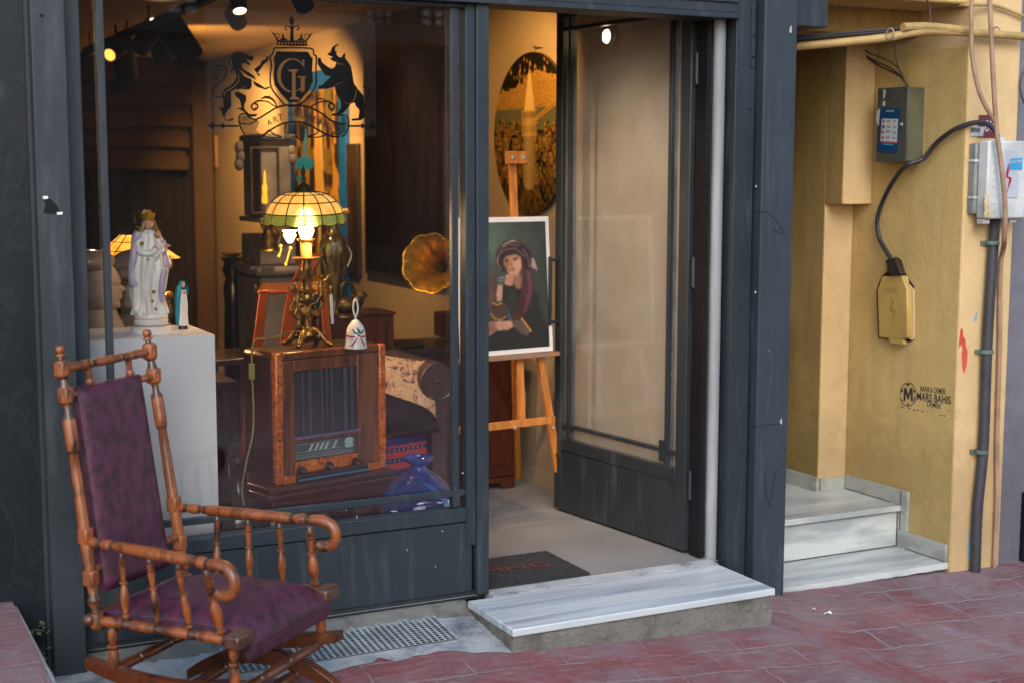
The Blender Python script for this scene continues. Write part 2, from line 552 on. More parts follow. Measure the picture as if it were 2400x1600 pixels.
def glass(name, tint=(1, 1, 1), refl=1.0, dirt=0.02):
    """thin pane: clear with Fresnel reflection on both faces, a little dust"""
    m, n, b = newmat(name)
    n.nodes.remove(b)
    out = n.nodes['Material Output']
    tr = N(n, 'ShaderNodeBsdfTransparent'); tr.inputs[0].default_value = (*tint, 1)
    gl = N(n, 'ShaderNodeBsdfGlossy'); gl.inputs['Roughness'].default_value = 0.0
    fr = N(n, 'ShaderNodeFresnel'); fr.inputs[0].default_value = 1.5
    mm = N(n, 'ShaderNodeMath', operation='MULTIPLY'); mm.inputs[1].default_value = 1.9 * refl
    n.links.new(fr.outputs[0], mm.inputs[0])
    mx = N(n, 'ShaderNodeMixShader')
    n.links.new(mm.outputs[0], mx.inputs[0]); n.links.new(tr.outputs[0], mx.inputs[1]); n.links.new(gl.outputs[0], mx.inputs[2])
    df = N(n, 'ShaderNodeBsdfDiffuse'); df.inputs[0].default_value = (0.6, 0.6, 0.6, 1)
    v = coords(n)
    f = ramp(n, noise(n, v, 3, 8, 0.7), [(0.35, (0.3, 0.3, 0.3)), (0.75, (1, 1, 1))])
    m2 = N(n, 'ShaderNodeMixShader')
    n.links.new(mul(n, f, dirt), m2.inputs[0]); n.links.new(mx.outputs[0], m2.inputs[1]); n.links.new(df.outputs[0], m2.inputs[2])
    n.links.new(m2.outputs[0], out.inputs[0])
    return m
M['glass'] = glass('window_glass', (0.98, 0.98, 0.98), 1.05, 0.003)
M['door_glass'] = glass('door_glass', (0.96, 0.96, 0.95), 0.05, 0.15)
def clearglass(name, cl, rough=0.02, tr_=0.92, ior=1.4, coat=0):
    m, n, b = newmat(name)
    b.inputs['Base Color'].default_value = (*cl, 1)
    b.inputs['Transmission Weight'].default_value = tr_
    b.inputs['Roughness'].default_value = rough
    b.inputs['Coat Weight'].default_value = coat
    b.inputs['IOR'].default_value = ior
    return m
M['blue_glass'] = clearglass('blue_glass', (.06, .2, .9), .02, .72, 1.45, 1.0)
M['amber_glass'] = clearglass('olive_glass', c('#7a6a35'))
# ------------------------------------------------------------------ the setting
FLR = 0.11
def gz(x, y):
    """street falls to the right and away from the shop"""
    pts = [(-30, 0.07), (-0.3, 0.07), (0.9, 0.005), (1.25, -0.063), (2.2, -0.092), (30, -0.4)]
    z = pts[-1][1]
    for (a, za), (b_, zb) in zip(pts, pts[1:]):
        if a <= x <= b_:
            z = za + (zb - za) * (x - a) / (b_ - a); break
    return z - 0.10 * min(max(-y, 0), 1.2) - 0.012 * max(-y - 1.2, 0)
xs = [-14, -8, -4, -3, -2.4, -1.9, -1.5, -1.1, -0.7, -0.5, -0.3, 0, 0.3, 0.6, 0.9, 1.05, 1.25, 1.7, 2.2, 2.6, 3.2, 4, 6, 9, 16, 30]
ys = [0.12, -0.05, -0.3, -0.6, -0.9, -1.2, -2, -3, -4.5, -6, -9.5, -12]
b = MB()
V = [[b.v((x, y, gz(x, y))) for y in ys] for x in xs]
for i in range(len(xs) - 1):
    for j in range(len(ys) - 1):
        b.face([V[i][j], V[i + 1][j], V[i + 1][j + 1], V[i][j + 1]])
tag(b.build('pavement', M['pavement']), kind='structure')
# outer ground far beyond
b = MB(); b.quad((-80, -80, -0.6), (80, -80, -0.6), (80, 80, -0.6), (-80, 80, -0.6))
tag(b.build('ground', M['cement']), kind='structure')
# cement strip along the shop front, broken edge
b = MB()
pts = []
for i in range(41):
    x = -1.75 + i * (1.58 / 40)
    pts.append((x, -0.30 - 0.10 * math.sin(i * 0.35) * 0.4 - random.uniform(0, 0.035) - (0.05 if i > 28 else 0)))
rows = 6
V = []
for (x, y) in pts:
    V.append([b.v((x, 0.1 + (y - 0.1) * k / rows, gz(x, 0.1 + (y - 0.1) * k / rows) + 0.006 - 0.003 * (k == rows))) for k in range(rows + 1)])
for i in range(len(V) - 1):
    for k in range(rows): b.face([V[i][k], V[i + 1][k], V[i + 1][k + 1], V[i][k + 1]])
tag(b.build('path', M['cement']), kind='structure')
# cement sill under the shop window (rough, paint-splashed)
b = MB()
V = []
for i in range(60):
    x = -1.55 + i * (1.36 / 59)
    r_ = [random.uniform(-0.006, 0.006) for _ in range(3)]
    V.append([b.v((x, 0.02, 0.099)), b.v((x, -0.012 + r_[0], 0.094)), b.v((x, -0.03 + r_[1], gz(x, 0) + 0.014)), b.v((x, -0.075 + r_[2] * 2, gz(x, -0.08) + 0.007))])
for i in range(59):
    for k in range(3): b.face([V[i][k], V[i + 1][k], V[i + 1][k + 1], V[i][k + 1]])
tag(b.build('kerb', M['concrete']), kind='structure')

# raised ramp at the far left
b = MB()
x1 = -1.765
b.grid(lambda u, v: Vector((-4.5 + (x1 + 4.5) * u + (0.0 if u < 1 else 0.0), 0.02 - 3.0 * v, 0.308 - 0.03 * v + 0.0)), 4, 8)
b.box(-4.5, x1 - 0.002, -2.98, 0.02, -0.2, 0.27)
ramp_o = tag(b.build('terrain', M['pavement']), kind='structure')
b = MB()
b.obox((x1 - 0.001, -2.98, 0.1), (0.014, 0, 0), (0, 3.0, 0), (0, 0, 0.19))
tag(b.build('kerb', M['cement']), kind='structure')
# ---- interior shell
M['floor'] = simple('grey_screed', c('#868789'), c('#747577'), scale=1.6, rough=0.42, bs=0.08, bscale=14)
M['shop_wall'] = simple('beige_emulsion', c('#a39684'), c('#958877'), scale=1.4, rough=0.7, bs=0.15, bscale=25)
M['shop_wall_dark'] = simple('brown_wall_paint', c('#4a3a2c'), c('#382b20'), scale=1.4, rough=0.7)
M['ceiling'] = simple('cream_ceiling', c('#c4ab88'), c('#b59c78'), scale=1.2, rough=0.8)
WX = 0.93
b = MB().quad((-3.2, 0.0, FLR), (WX, 0.0, FLR), (WX, 7.6, FLR), (-3.2, 7.6, FLR))
tag(b.build('floor', M['floor']), kind='structure')
b = MB().box(WX, WX + 0.08, 0.14, 7.6, FLR, 2.6)
tag(b.build('wall_right', M['shop_wall']), kind='structure')
b = MB().box(-3.2, 1.0, 7.6, 7.7, FLR, 2.6)
tag(b.build('wall_back', M['shop_wall_dark']), kind='structure')
b = MB().box(-3.3, -3.2, 0.0, 7.6, FLR, 2.6)
tag(b.build('wall_left', M['shop_wall_dark']), kind='structure')
b = MB().box(-3.3, 1.0, 0.02, 7.7, 2.6, 2.68)
tag(b.build('ceiling', M['ceiling']), kind='structure')
b = MB().box(WX - 0.012, WX - 0.001, 0.2, 7.59, FLR + 0.001, FLR + 0.075)
tag(b.build('skirting', M['shop_wall']), kind='structure')

# ---- shop front
sf = thing('shop_front', 'dark slate painted metal shop front with big display window and open door', 'shop front')
sf['kind'] = 'thing'
b = MB().box(-1.657, -1.556, -0.08, 0.12, 0.03, 3.2)
b.build('pillar', M['slate'], sf, bevel=0.004)
b = MB().box(1.066, 1.222, -0.045, 0.24, -0.2, 3.2)
b.build('pillar', M['slate_rough'], sf, bevel=0.006)
b = MB().box(1.0505, 1.0655, 0.02, 0.2, -0.1, 3.2)
b.build('groove', M['black'], sf)
b = MB().box(0.958, 1.05, -0.01, 0.14, FLR - 0.17, 3.2)
b.build('door_jamb', M['slate'], sf, bevel=0.003)
b = MB().box(1.025, 1.043, -0.016, -0.0101, 2.06, 2.30)
b.build('hinge_plate', M['slate'], sf, bevel=0.001)
b = MB()
for z in (2.10, 2.18): b.lathe((1.034, -0.0161, z), (1.034, -0.018, z), [(0, 0.006), (1, 0.005)], 8)
b.lathe((1.03, -0.0101, 1.90), (1.03, -0.0105, 1.90), [(0, 0.006), (1, 0.006)], 8)
b.build_each('screw', M['black'], sf)
b = MB().box(-1.555, 0.957, -0.02, 0.115, 2.262, 3.2)
b.box(-1.555, 0.957, -0.032, 0.12, 2.24, 2.2615)
b.box(-1.555, 0.957, -0.028, -0.0201, 2.30, 2.312)
b.build('lintel', M['slate_dark'], sf, bevel=0.003)
# post between window and door
b = MB().box(-0.148, -0.1, -0.012, 0.06, 0.115, 2.24)
b.box(-0.186, -0.1485, 0.0, 0.055, 0.30, 2.24)
b.build('post', M['slate'], sf, bevel=0.003)
# lower panel and rails
b = MB().box(-1.55, -0.162, 0.004, 0.03, 0.128, 0.388)
b.build('kick_panel', M['slate'], sf, bevel=0.002)
b = MB().box(-1.55, -0.150, 0.012, 0.05, 0.10, 0.127)
b.build('plinth_strip', M['slate_dark'], sf)
win = MB()
win.box(-1.55, -0.187, -0.004, 0.05, 0.392, 0.444)
win.box(-1.555, -1.50, 0.0, 0.05, 0.4445, 2.24)
win.box(-1.553, -0.1865, 0.002, 0.05, 2.225, 2.2395)
wf = win.build('window', M['slate'], sf, bevel=0.004)
b = MB().box(-1.50, -0.186, 0.0351, 0.0389, 0.44, 2.235)
b.build('glass', M['glass'], wf)
for (x0, x1, z0, z1) in ((-1.447, -1.425, 0.446, 2.224), (-0.236, -0.211, 0.446, 2.224)):
    MB().box(x0, x1, 0.008, 0.034, z0, z1).build('glazing_bar', M['slate'], wf, bevel=0.002)
MB().box(-1.499, -0.187, 0.010, 0.032, 0.487, 0.510).build('glazing_bar', M['slate'], wf, bevel=0.002)
MB().box(-1.555, -1.4995, 0.052, 0.12, 0.446, 2.22).build('reveal', M['black'], wf)
b = MB()
for (x, y, w_, h_, yy) in ((820, 1186, 2, 9, .007), (905, 1173, 16, 3, .007), (1030, 1150, 3, 10, .007), (1063, 1085, 4, 5, .007), (1010, 1153, 14, 3, .007), (795, 1170, 3, 3, .007), (740, 1196, 2, 12, .007)):
    b.prism([dY(x + w_ / 2 * math.cos(a) * (1 + .3 * math.sin(3 * a)), y + h_ / 2 * math.sin(a), yy) for a in [k * math.pi / 5 for k in range(10)]], (0, .0006, 0))
for (x, y, w_, h_) in ((1016, 1219, 4, 4), (935, 1262, 2, 6), (1000, 1300, 2, 7)):
    b.prism([dY(x + w_ / 2 * math.cos(a) * (1 + .3 * math.sin(2 * a)), y + h_ / 2 * math.sin(a), .0034) for a in [k * math.pi / 5 for k in range(10)]], (0, .0004, 0))
b.build_each('paint_drip', simple('dried_white_paint', (.26, .3, .32), rough=.7), wf)
# torn sticker hole on left pillar
def on_pillar(px, py, y=-0.081): return onY(px, py, y)
b = MB()
pts = [(101, 464), (112, 462), (122, 470), (135, 484), (140, 500), (125, 502), (102, 500), (107, 482)]
b.prism([on_pillar(*p, -0.0815) for p in pts], (0, 0.001, 0))
b.build('sticker_scar', M['black'], sf)
b = MB()
for pts in ([(100, 461), (112, 460), (113, 466), (102, 467)], [(133, 499), (147, 497), (146, 503), (135, 504)]):
    b.prism([on_pillar(*p, -0.083) for p in pts], (0, 0.001, 0))
b.build_each('paper_scrap', M['white_paint'], sf)
b = MB().lathe(on_pillar(98, 37), on_pillar(98, 37) + Vector((0, -0.001, 0)), [(0, 0.006), (1, 0.006)], 10)
b.build('screw_hole', M['black'], sf)
b = MB()
pa = [(1753, 1360), (1762, 1356)]
# chipped plaster edge and cracks on right pillar
for pts in ([(1857, 60), (1853, 66), (1852, 76), (1857, 78)], [(1834, 978), (1829, 988), (1834, 994)], [(1772, 436), (1774, 434), (1776, 438), (1773, 440)], [(1770, 684), (1773, 682), (1774, 686), (1771, 688)]):
    b.prism([onY(px - 1.5, py, -0.0465) for px, py in pts], (0, 0.0014, 0))
b.build_each('chipped_plaster', simple('grey_chip', (.4, .42, .44), rough=.7), sf)
b = MB()
for line in ([(1766, 494), (1785, 497), (1800, 498), (1812, 508), (1822, 517), (1838, 545)], [(1816, 540), (1834, 548), (1843, 546)], [(1752, 1003), (1790, 996), (1828, 992)], [(1794, 1108), (1795, 1150), (1806, 1185), (1812, 1140), (1822, 1100)]):
    b.tube([onY(px - 2, py, -0.0455) for px, py in line], 0.0011, 5)
b.build_each('crack', M['black'], sf)

# white pipe in the hinge corner
b = MB().lathe((0.926, 0.055, FLR), (0.926, 0.055, 2.52), [(0, 0.024), (1, 0.024)], 16)
tag(b.build('drain_pipe', M['pvc']), 'white vertical pipe in the corner beside the door hinge', 'pipe')

# ---- door leaf
H = Vector((0.854, 0.142, 0)); FE = Vector((0.745, 1.057, 0))
du = (FE - H).normalized(); DW = (FE - H).length
dn = Vector((du.y, -du.x, 0))        # towards the wall (inner face)
if dn.x < 0: dn = -dn
dz = Vector((0, 0, 1))
def D(u, n_, z): return H + du * u + dn * n_ + dz * z
def dbox(b, u0, u1, n0, n1, z0, z1):
    return b.obox(D(u0, n0, z0), du * (u1 - u0), dn * (n1 - n0), dz * (z1 - z0))
DZ0, DZ1 = FLR + 0.012, 2.385
door = MB()
dbox(door, 0.0, 0.062, 0.0, 0.04, DZ0, DZ1)
dbox(door, DW - 0.05, DW, 0.0, 0.04, DZ0, DZ1)
dbox(door, 0.0621, DW - 0.0501, 0.0, 0.04, DZ1 - 0.05, DZ1)
dbox(door, 0.0621, DW - 0.0501, 0.0, 0.04, 0.40, 0.455)
dr = door.build('door', M['slate_dark'], sf, bevel=0.003)
dbox(MB(), 0.0625, DW - 0.0505, 0.004, 0.036, DZ0, 0.398).build('kick_panel', M['slate_dark'], dr, bevel=0.002)
dbox(MB(), 0.058, DW - 0.046, 0.018, 0.022, 0.45, DZ1 - 0.045).build('glass', M['door_glass'], dr)
for (u0, u1) in ((0.118, 0.136), (DW - 0.108, DW - 0.092)):
    dbox(MB(), u0, u1, 0.002, 0.038, 0.456, DZ1 - 0.051).build('glazing_bar', M['slate_dark'], dr, bevel=0.001)
for (z0, z1) in ((0.508, 0.524), (2.275, 2.291)):
    dbox(MB(), 0.063, DW - 0.051, 0.004, 0.03, z0, z1).build('glazing_bar', M['slate_dark'], dr, bevel=0.001)
dbox(MB(), 0.125, 0.168, 0.0, 0.0015, 0.47, 0.56).build('bracket', M['slate_dark'], dr)
for s_ in (-1, 1):
    n0 = -0.045 if s_ < 0 else 0.085
    nb = 0.0 if s_ < 0 else 0.04
    u = DW - 0.026
    b = MB()
    b.bar(D(u, n0, 0.97), D(u, n0, 1.28), 0.013, 0.013, side=tuple(dn))
    for z in (0.985, 1.265): b.bar(D(u, n0, z), D(u, nb, z), 0.013, 0.013)
    b.build('handle', M['slate_dark'], dr, bevel=0.002)
b = MB().lathe(D(DW - 0.045, 0.0, 0.375), D(DW - 0.045, -0.012, 0.375), [(0, 0.02), (0.5, 0.02), (1, 0.012), (1.0, 0.0)], 16)
b.build('lock', M['brass_dark'], dr)
b = MB()
for z in (0.34, 1.2, 2.0):
    b.lathe((0.872, 0.128, z), (0.872, 0.128, z + 0.12), [(0, 0.009), (1, 0.009)], 10)
b.build_each('hinge', M['slate_dark'], dr)
b = MB().box(0.872, 0.893, 0.06, 0.128, FLR, 2.5)
b.build('hinge_post', M['black'], sf)

# ---- doorstep
ds = thing('doorstep', 'striped white marble doorstep slab on rough cement base', 'doorstep', (0.34, -0.2, 0))
b = MB().box(-0.204, 0.898, -0.415, -0.045, FLR - 0.028, FLR)
b.build('slab', M['marble_step'], ds, bevel=0.005)
b = MB()
def rough_box(b, x0, x1, y0, y1, z0, z1, nx, ny, nz, amp):
    P = {}
    for i in range(nx + 1):
        for j in range(ny + 1):
            for k in range(nz + 1):
                if i in (0, nx) or j in (0, ny) or k in (0, nz):
                    P[i, j, k] = b.v((x0 + (x1 - x0) * i / nx + random.uniform(-amp, amp), y0 + (y1 - y0) * j / ny + random.uniform(-amp, amp), z0 + (z1 - z0) * k / nz + (random.uniform(-amp, amp) if 0 < k < nz else 0)))
    for i in range(nx):
        for j in range(ny):
            b.face([P[i, j, 0], P[i, j + 1, 0], P[i + 1, j + 1, 0], P[i + 1, j, 0]]); b.face([P[i, j, nz], P[i + 1, j, nz], P[i + 1, j + 1, nz], P[i, j + 1, nz]])
    for i in range(nx):
        for k in range(nz):
            b.face([P[i, 0, k], P[i + 1, 0, k], P[i + 1, 0, k + 1], P[i, 0, k + 1]]); b.face([P[i, ny, k], P[i, ny, k + 1], P[i + 1, ny, k + 1], P[i + 1, ny, k]])
    for j in range(ny):
        for k in range(nz):
            b.face([P[0, j, k], P[0, j, k + 1], P[0, j + 1, k + 1], P[0, j + 1, k]]); b.face([P[nx, j, k], P[nx, j + 1, k], P[nx, j + 1, k + 1], P[nx, j, k + 1]])
rough_box(b, -0.2, 0.885, -0.405, -0.02, -0.1, FLR - 0.029, 70, 20, 9, 0.0055)
b.build('base', M['concrete'], ds, smooth=70)
b = MB()
rough_box(b, -0.098, 0.9, -0.044, 0.03, FLR - 0.05, FLR + 0.003, 60, 4, 2, 0.002)
b.build('mortar_joint', M['cement'], ds, smooth=70)

# ---- door mat
M['mat'] = simple('charcoal_coir', c('#35383b'), c('#1d1f21'), scale=120, rough=0.95, bs=1.0, bscale=300)
M['mat_text'] = simple('dull_red_yarn', c('#7c3a36'), c('#4a2422'), scale=150, rough=0.95)
dm = thing('doormat', 'charcoal doormat with faded red lettering on the shop floor', 'doormat', (0.1, 0.25, FLR))
b = MB()
b.grid(lambda u, v: Vector((-0.36 + 0.72 * u, 0.045 + 0.36 * v, FLR + 0.011 + random.uniform(-0.0016, 0.0016))), 120, 60)
b.box(-0.36, 0.36, 0.045, 0.405, FLR + 0.001, FLR + 0.0095)
b.build('mat', M['mat'], dm)

_tc = [0]
def text(name, s, p0, p1, h, mat, parent, nrm, thick=0.0008, up_v=None, bold=0.0, shear=0.0):
    """lettering fitted between world points p0 and p1 with cap height h, lying on a plane with normal nrm"""
    cu = bpy.data.curves.new('tmp', 'FONT')
    cu.body = s; cu.size = 1.0; cu.offset = bold; cu.shear = shear
    ob = bpy.data.objects.new('tmp', cu)
    col.objects.link(ob)
    dg = bpy.context.evaluated_depsgraph_get()
    me = bpy.data.meshes.new_from_object(ob.evaluated_get(dg))
    bpy.data.objects.remove(ob); bpy.data.curves.remove(cu)
    co = np.array([v.co[:] for v in me.vertices])
    x0, x1, y0 = co[:, 0].min(), co[:, 0].max(), 0.0
    y1 = 0.70
    p0, p1 = Vector(p0), Vector(p1)
    U = p1 - p0
    n_ = Vector(nrm).normalized()
    W = up_v.normalized() if up_v is not None else n_.cross(U.normalized())
    for v in me.vertices:
        v.co = p0 + U * ((v.co.x - x0) / (x1 - x0)) + W * (h * (v.co.y - y0) / (y1 - y0)) + n_ * thick
    me.name = name
    me.materials.clear(); me.materials.append(mat)
    o = bpy.data.objects.new(name, me)
    col.objects.link(o)
    if parent is not None:
        o.parent = parent
        o.matrix_parent_inverse = parent_world(parent).inverted()
    return o
text('lettering', 'SHOPPING', (-0.34, 0.19, FLR + 0.0135), (0.27, 0.19, FLR + 0.0135), 0.07, M['mat_text'], dm, (0, 0, 1))

# ---- floor grating in the pavement
M['galv'] = simple('galvanised_steel', c('#b9c3c6'), c('#929c9f'), scale=20, rough=0.5, metal=0.3)
M['pit'] = simple('dark_pit', c('#22181a'), c('#120d0f'), rough=0.9)
gr = thing('floor_grating', 'pale metal mesh grating set in cement below the shop window', 'grating', (-0.7, -0.15, 0.05))
def gp(u, v, dz_=0.0):
    x = -1.12 + 0.78 * u; y = -0.045 - 0.215 * v
    return Vector((x, y, gz(x, y) + 0.010 + dz_))
b = MB()
b.prism([gp(0, 0, -0.003), gp(1, 0, -0.003), gp(1, 1, -0.003), gp(0, 1, -0.003)], (0, 0, 0))
b.build('pit', M['pit'], gr)
b = MB()
for i in range(36):
    u = i / 35
    b.bar(gp(u, 0), gp(u, 1), 0.0085, 0.0008)
for j in range(14):
    v = j / 13
    b.bar(gp(0, v, 0.0009), gp(1, v, 0.0009), 0.0045, 0.0008)
b.build('mesh', M['galv'], gr)

# ------------------------------------------------------------------ yellow building
yb = thing('yellow_building', 'weathered yellow plastered building right of the shop with recessed entrance', 'building', (2.3, 0.5, 0))
PX = 2.165
b = MB().box(PX, 2.455, 0.0, 1.3, -0.25, 3.3)
pier = b.build('pier', [M['yellow_pale']], yb, bevel=0.004)
b = MB().box(PX - 0.004, PX, 0.006, 0.72, 0.1, 2.19)
b.build('side_wall', M['yellow'], yb)
b = MB().box(PX - 0.004, PX, 0.006, 0.41, -0.2, 0.0995)
b.build('side_wall', M['yellow'], yb)
b = MB().box(1.993, PX - 0.0045, 0.71, 1.4, -0.1, 2.6)
b.build('pilaster', M['yellow_pale'], yb, bevel=0.006)
b = MB().box(1.9925, PX - 0.0045, 0.585, 0.709, 1.512, 2.25)
b.build('pilaster_head', M['yellow_pale'], yb, bevel=0.004)
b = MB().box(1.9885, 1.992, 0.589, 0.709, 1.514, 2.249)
b.build('pilaster_side_shade', M['yellow_dirt_shade'], yb)  # thin dark sheet painting shade onto the side of the head
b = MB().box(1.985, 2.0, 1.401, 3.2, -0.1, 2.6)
b.build('entrance_wall', M['yellow_dirt_shade'], yb)
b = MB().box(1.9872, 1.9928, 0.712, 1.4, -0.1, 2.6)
b.build('entrance_wall', M['yellow_dirt_shade'], yb)
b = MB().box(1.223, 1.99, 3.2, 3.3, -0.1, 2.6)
b.build('entrance_wall', M['yellow_dirt_shade'], yb)
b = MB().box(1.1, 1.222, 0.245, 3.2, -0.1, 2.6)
b.build('entrance_wall', M['yellow_dirt_shade'], yb)
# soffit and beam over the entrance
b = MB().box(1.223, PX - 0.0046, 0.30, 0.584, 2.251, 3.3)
b.build('beam', M['yellow_dirt_shade'], yb, bevel=0.01)
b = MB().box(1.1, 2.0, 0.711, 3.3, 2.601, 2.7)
b.build('entrance_ceiling', M['yellow_dirt_shade'], yb)
b = MB().box(1.222, PX - 0.005, 0.0, 0.299, 2.36, 3.3)
b.build('fascia', M['yellow'], yb, bevel=0.01)
# graffiti and stencils on the plaster
M['spray'] = simple('coral_spray_paint', c('#cf5a45'), c('#b8452f'), rough=0.6)
M['stencil'] = simple('black_stencil_paint', (0.02, 0.016, 0.022), (0.05, 0.04, 0.045), rough=0.8, scale=60)
M['skypaint'] = simple('blue_paint_splash', c('#6f9fb5'), c('#8fb0bd'), rough=0.6)
def flat_poly(name, pix, fn, plane, mat, parent, t):
    b = MB()
    for pts in pix: b.prism([fn(px, py, plane) for px, py in pts], t)
    return b.build_each(name, mat, parent)
fx = lambda X, Y_: (1820 + X * 0.3253, 540 + Y_ * 0.3253)
flat_poly('graffiti', [[fx(*p) for p in ((1325, 715), (1335, 705), (1342, 715), (1345, 760), (1362, 790), (1362, 830), (1378, 870), (1372, 960), (1352, 1035), (1338, 980), (1335, 880), (1342, 850), (1330, 815), (1318, 845), (1314, 820), (1318, 780))]], onY, -0.0012, M['spray'], yb, (0, 0.0008, 0))
f5 = lambda X, Y_: (1820 + X * 0.3826, 1000 + Y_ * 0.3826)
flat_poly('paint_splash', [[f5(*p) for p in ((1180, 630), (1194, 620), (1192, 700), (1186, 800), (1172, 810), (1166, 770), (1174, 700))], [fx(*p) for p in ((1440, 590), (1450, 600), (1440, 650), (1425, 660), (1420, 640))]], onY, -0.0012, M['skypaint'], yb, (0, 0.0008, 0))
XF = PX - 0.0048
st = MB()
def sx(X, Y_): return onX(*fx(X, Y_), XF)
cx_, cy_ = 948, 1178
def ring(b, r0x, r0y, r1x, r1y, n=28):
    for k in range(n):
        if k % 7 == 6: continue
        a0, a1 = 2 * math.pi * k / n, 2 * math.pi * (k + 1) / n
        P = [(cx_ + r1x * math.cos(a0), cy_ + r1y * math.sin(a0)), (cx_ + r1x * math.cos(a1), cy_ + r1y * math.sin(a1)), (cx_ + r0x * math.cos(a1), cy_ + r0y * math.sin(a1)), (cx_ + r0x * math.cos(a0), cy_ + r0y * math.sin(a0))]
        b.prism([sx(*p) for p in P], (-0.0006, 0, 0))
ring(st, 54, 82, 59, 88)
for pts in ([(915, 1225), (918, 1130), (935, 1130), (950, 1180), (962, 1130), (980, 1130), (984, 1228), (968, 1228), (966, 1170), (952, 1215), (945, 1215), (932, 1170), (930, 1222)],
            [(925, 1098), (965, 1100), (948, 1120)], [(893, 1150), (912, 1135), (908, 1165)], [(895, 1215), (912, 1220), (905, 1232)], [(988, 1215), (1002, 1190), (996, 1245)], [(940, 1260), (958, 1262), (950, 1235)], [(985, 1140), (1002, 1160), (990, 1170)]):
    st.prism([sx(*p) for p in pts], (-0.0006, 0, 0))
for (a, b_) in ((905, 1268), (958, 1278), (990, 1290), (1018, 1292), (1050, 1300), (1183, 1328), (1208, 1332)):
    st.prism([sx(a - 6, b_ - 4), sx(a + 8, b_ - 3), sx(a + 6, b_ + 5), sx(a - 4, b_ + 4)], (-0.0006, 0, 0))
st.build('stencil_emblem', M['stencil'], yb)
XN = (-1, 0, 0)
text('stencil_lettering', 'BANKA DEMEK', sx(1037, 1155), sx(1222, 1178), 0.025, M['stencil'], yb, XN, bold=0.01)
text('stencil_lettering', 'MARS BAHIS', sx(1012, 1215), sx(1256, 1248), 0.034, M['stencil'], yb, XN, bold=0.02)
text('stencil_lettering', 'DEMEK', sx(1085, 1262), sx(1188, 1284), 0.023, M['stencil'], yb, XN, bold=0.01)

# marble stairs of the entrance
ms = thing('marble_stairs', 'two worn white marble steps in the yellow entrance', 'stairs', (1.7, 0.3, -0.05))
b = MB()
V0 = []
for i in range(30):
    x = 1.224 + i * (PX - 0.006 - 1.224) / 29
    V0.append((x, 0.004 + random.uniform(-0.004, 0.004), -0.050))
b.prism([Vector(p) for p in V0] + [Vector((PX - 0.006, 0.36, -0.050)), Vector((1.224, 0.36, -0.050))], (0, 0, -0.028))
b.build('tread', M['marble_stair'], ms, bevel=0.003)
b = MB().box(1.224, PX - 0.006, 0.325, 0.36, -0.0495, 0.118)
b.build('riser', M['marble_stair'], ms)
b = MB().box(1.224, PX - 0.006, 0.305, 3.19, 0.1185, 0.145)
b.build('tread', M['marble_stair'], ms, bevel=0.003)
b = MB()
rough_box(b, 1.224, PX - 0.001, 0.03, 0.32, -0.2, -0.079, 30, 6, 4, 0.003)
b.build('base', M['concrete'], ms, smooth=70)
# dirt-filled joints
M['grout'] = simple('brown_grout', c('#4a4036'), c('#332c25'), rough=.9)
b = MB(); b.box(1.224, PX - 0.022, 0.3195, 0.3245, 0.113, 0.1184); b.box(1.224, PX - 0.022, 0.3205, 0.3248, -0.0497, -0.0455)
b.box(PX - 0.0235, PX - 0.0202, 0.320, 0.3245, -0.05, 0.145); b.box(PX - 0.022, PX - 0.0197, 0.376, 0.69, 0.1452, 0.149)
b.box(PX - 0.0225, PX - 0.0202, 0.012, 0.262, -0.0502, -0.0465); b.box(PX - 0.0213, PX - 0.0195, 0.302, 0.3055, 0.146, 0.216)
b.build_each('joint', M['grout'], ms)
# stepped skirting
b = MB()
b.box(PX - 0.02, PX - 0.0045, 0.012, 0.375, -0.0495, 0.028)
b.box(PX - 0.0215, PX - 0.0045, 0.376, 0.44 - 0.06, 0.0, 0.0281)
b.build('skirting', M['marble_skirt'], ms, bevel=0.002)
b = MB().box(PX - 0.02, PX - 0.0045, 0.262, 0.304, 0.0285, 0.215)
b.build('skirting', M['marble_skirt'], ms, bevel=0.002)
b = MB().box(PX - 0.0195, PX - 0.0045, 0.3045, 0.695, 0.1455, 0.215)
b.box(2.0, PX - 0.02, 0.695, 0.7095, 0.1455, 0.205)
b.box(1.972, 1.9868, 0.696, 3.1, 0.1455, 0.215)
b.build('skirting', M['marble_skirt'], ms, bevel=0.002)

# grey stucco building
b = MB().box(2.456, 6.5, 0.02, 6, -0.4, 5.5)
gb = thing('grey_building', 'grey stucco building at the far right edge', 'building', (3.5, 0.5, -0.1))
b.build('wall', M['grey_stucco'], gb)
b = MB().box(2.60, 2.75, -0.004, 0.06, -0.12, 0.22)
b.build('vent_opening', M['black'], gb)

# dark marble wall left of the shop
b = MB().box(-4.5, -1.658, 0.0, 0.3, 0.0, 3.4)
dw = thing('stone_wall', 'black veined marble wall at the left of the shop', 'wall', (-3, 0, 0))
b.build('facing', M['dark_marble'], dw)
b = MB().box(-1.668, -1.6575, -0.03, -0.0005, 0.0, 3.4)
b.build('edge_strip', M['slate_dark'], dw)
# upper storeys above shop
ub = thing('upper_storey', 'dull rendered wall above the shop front', 'wall', (0, 0, 3.3))
MB().box(-4.5, 6.5, 0.0, 0.4, 3.41, 9.0).build('wall', M['grey_stucco'], ub)
# sign box at upper right of the pillar
b = MB().box(1.2225, 1.375, -0.04, 0.2, 2.226, 2.6)
tag(b.build('sign_box', M['slate'], bevel=0.004), 'dark blue painted box projecting from the pillar over the yellow entrance', 'box')

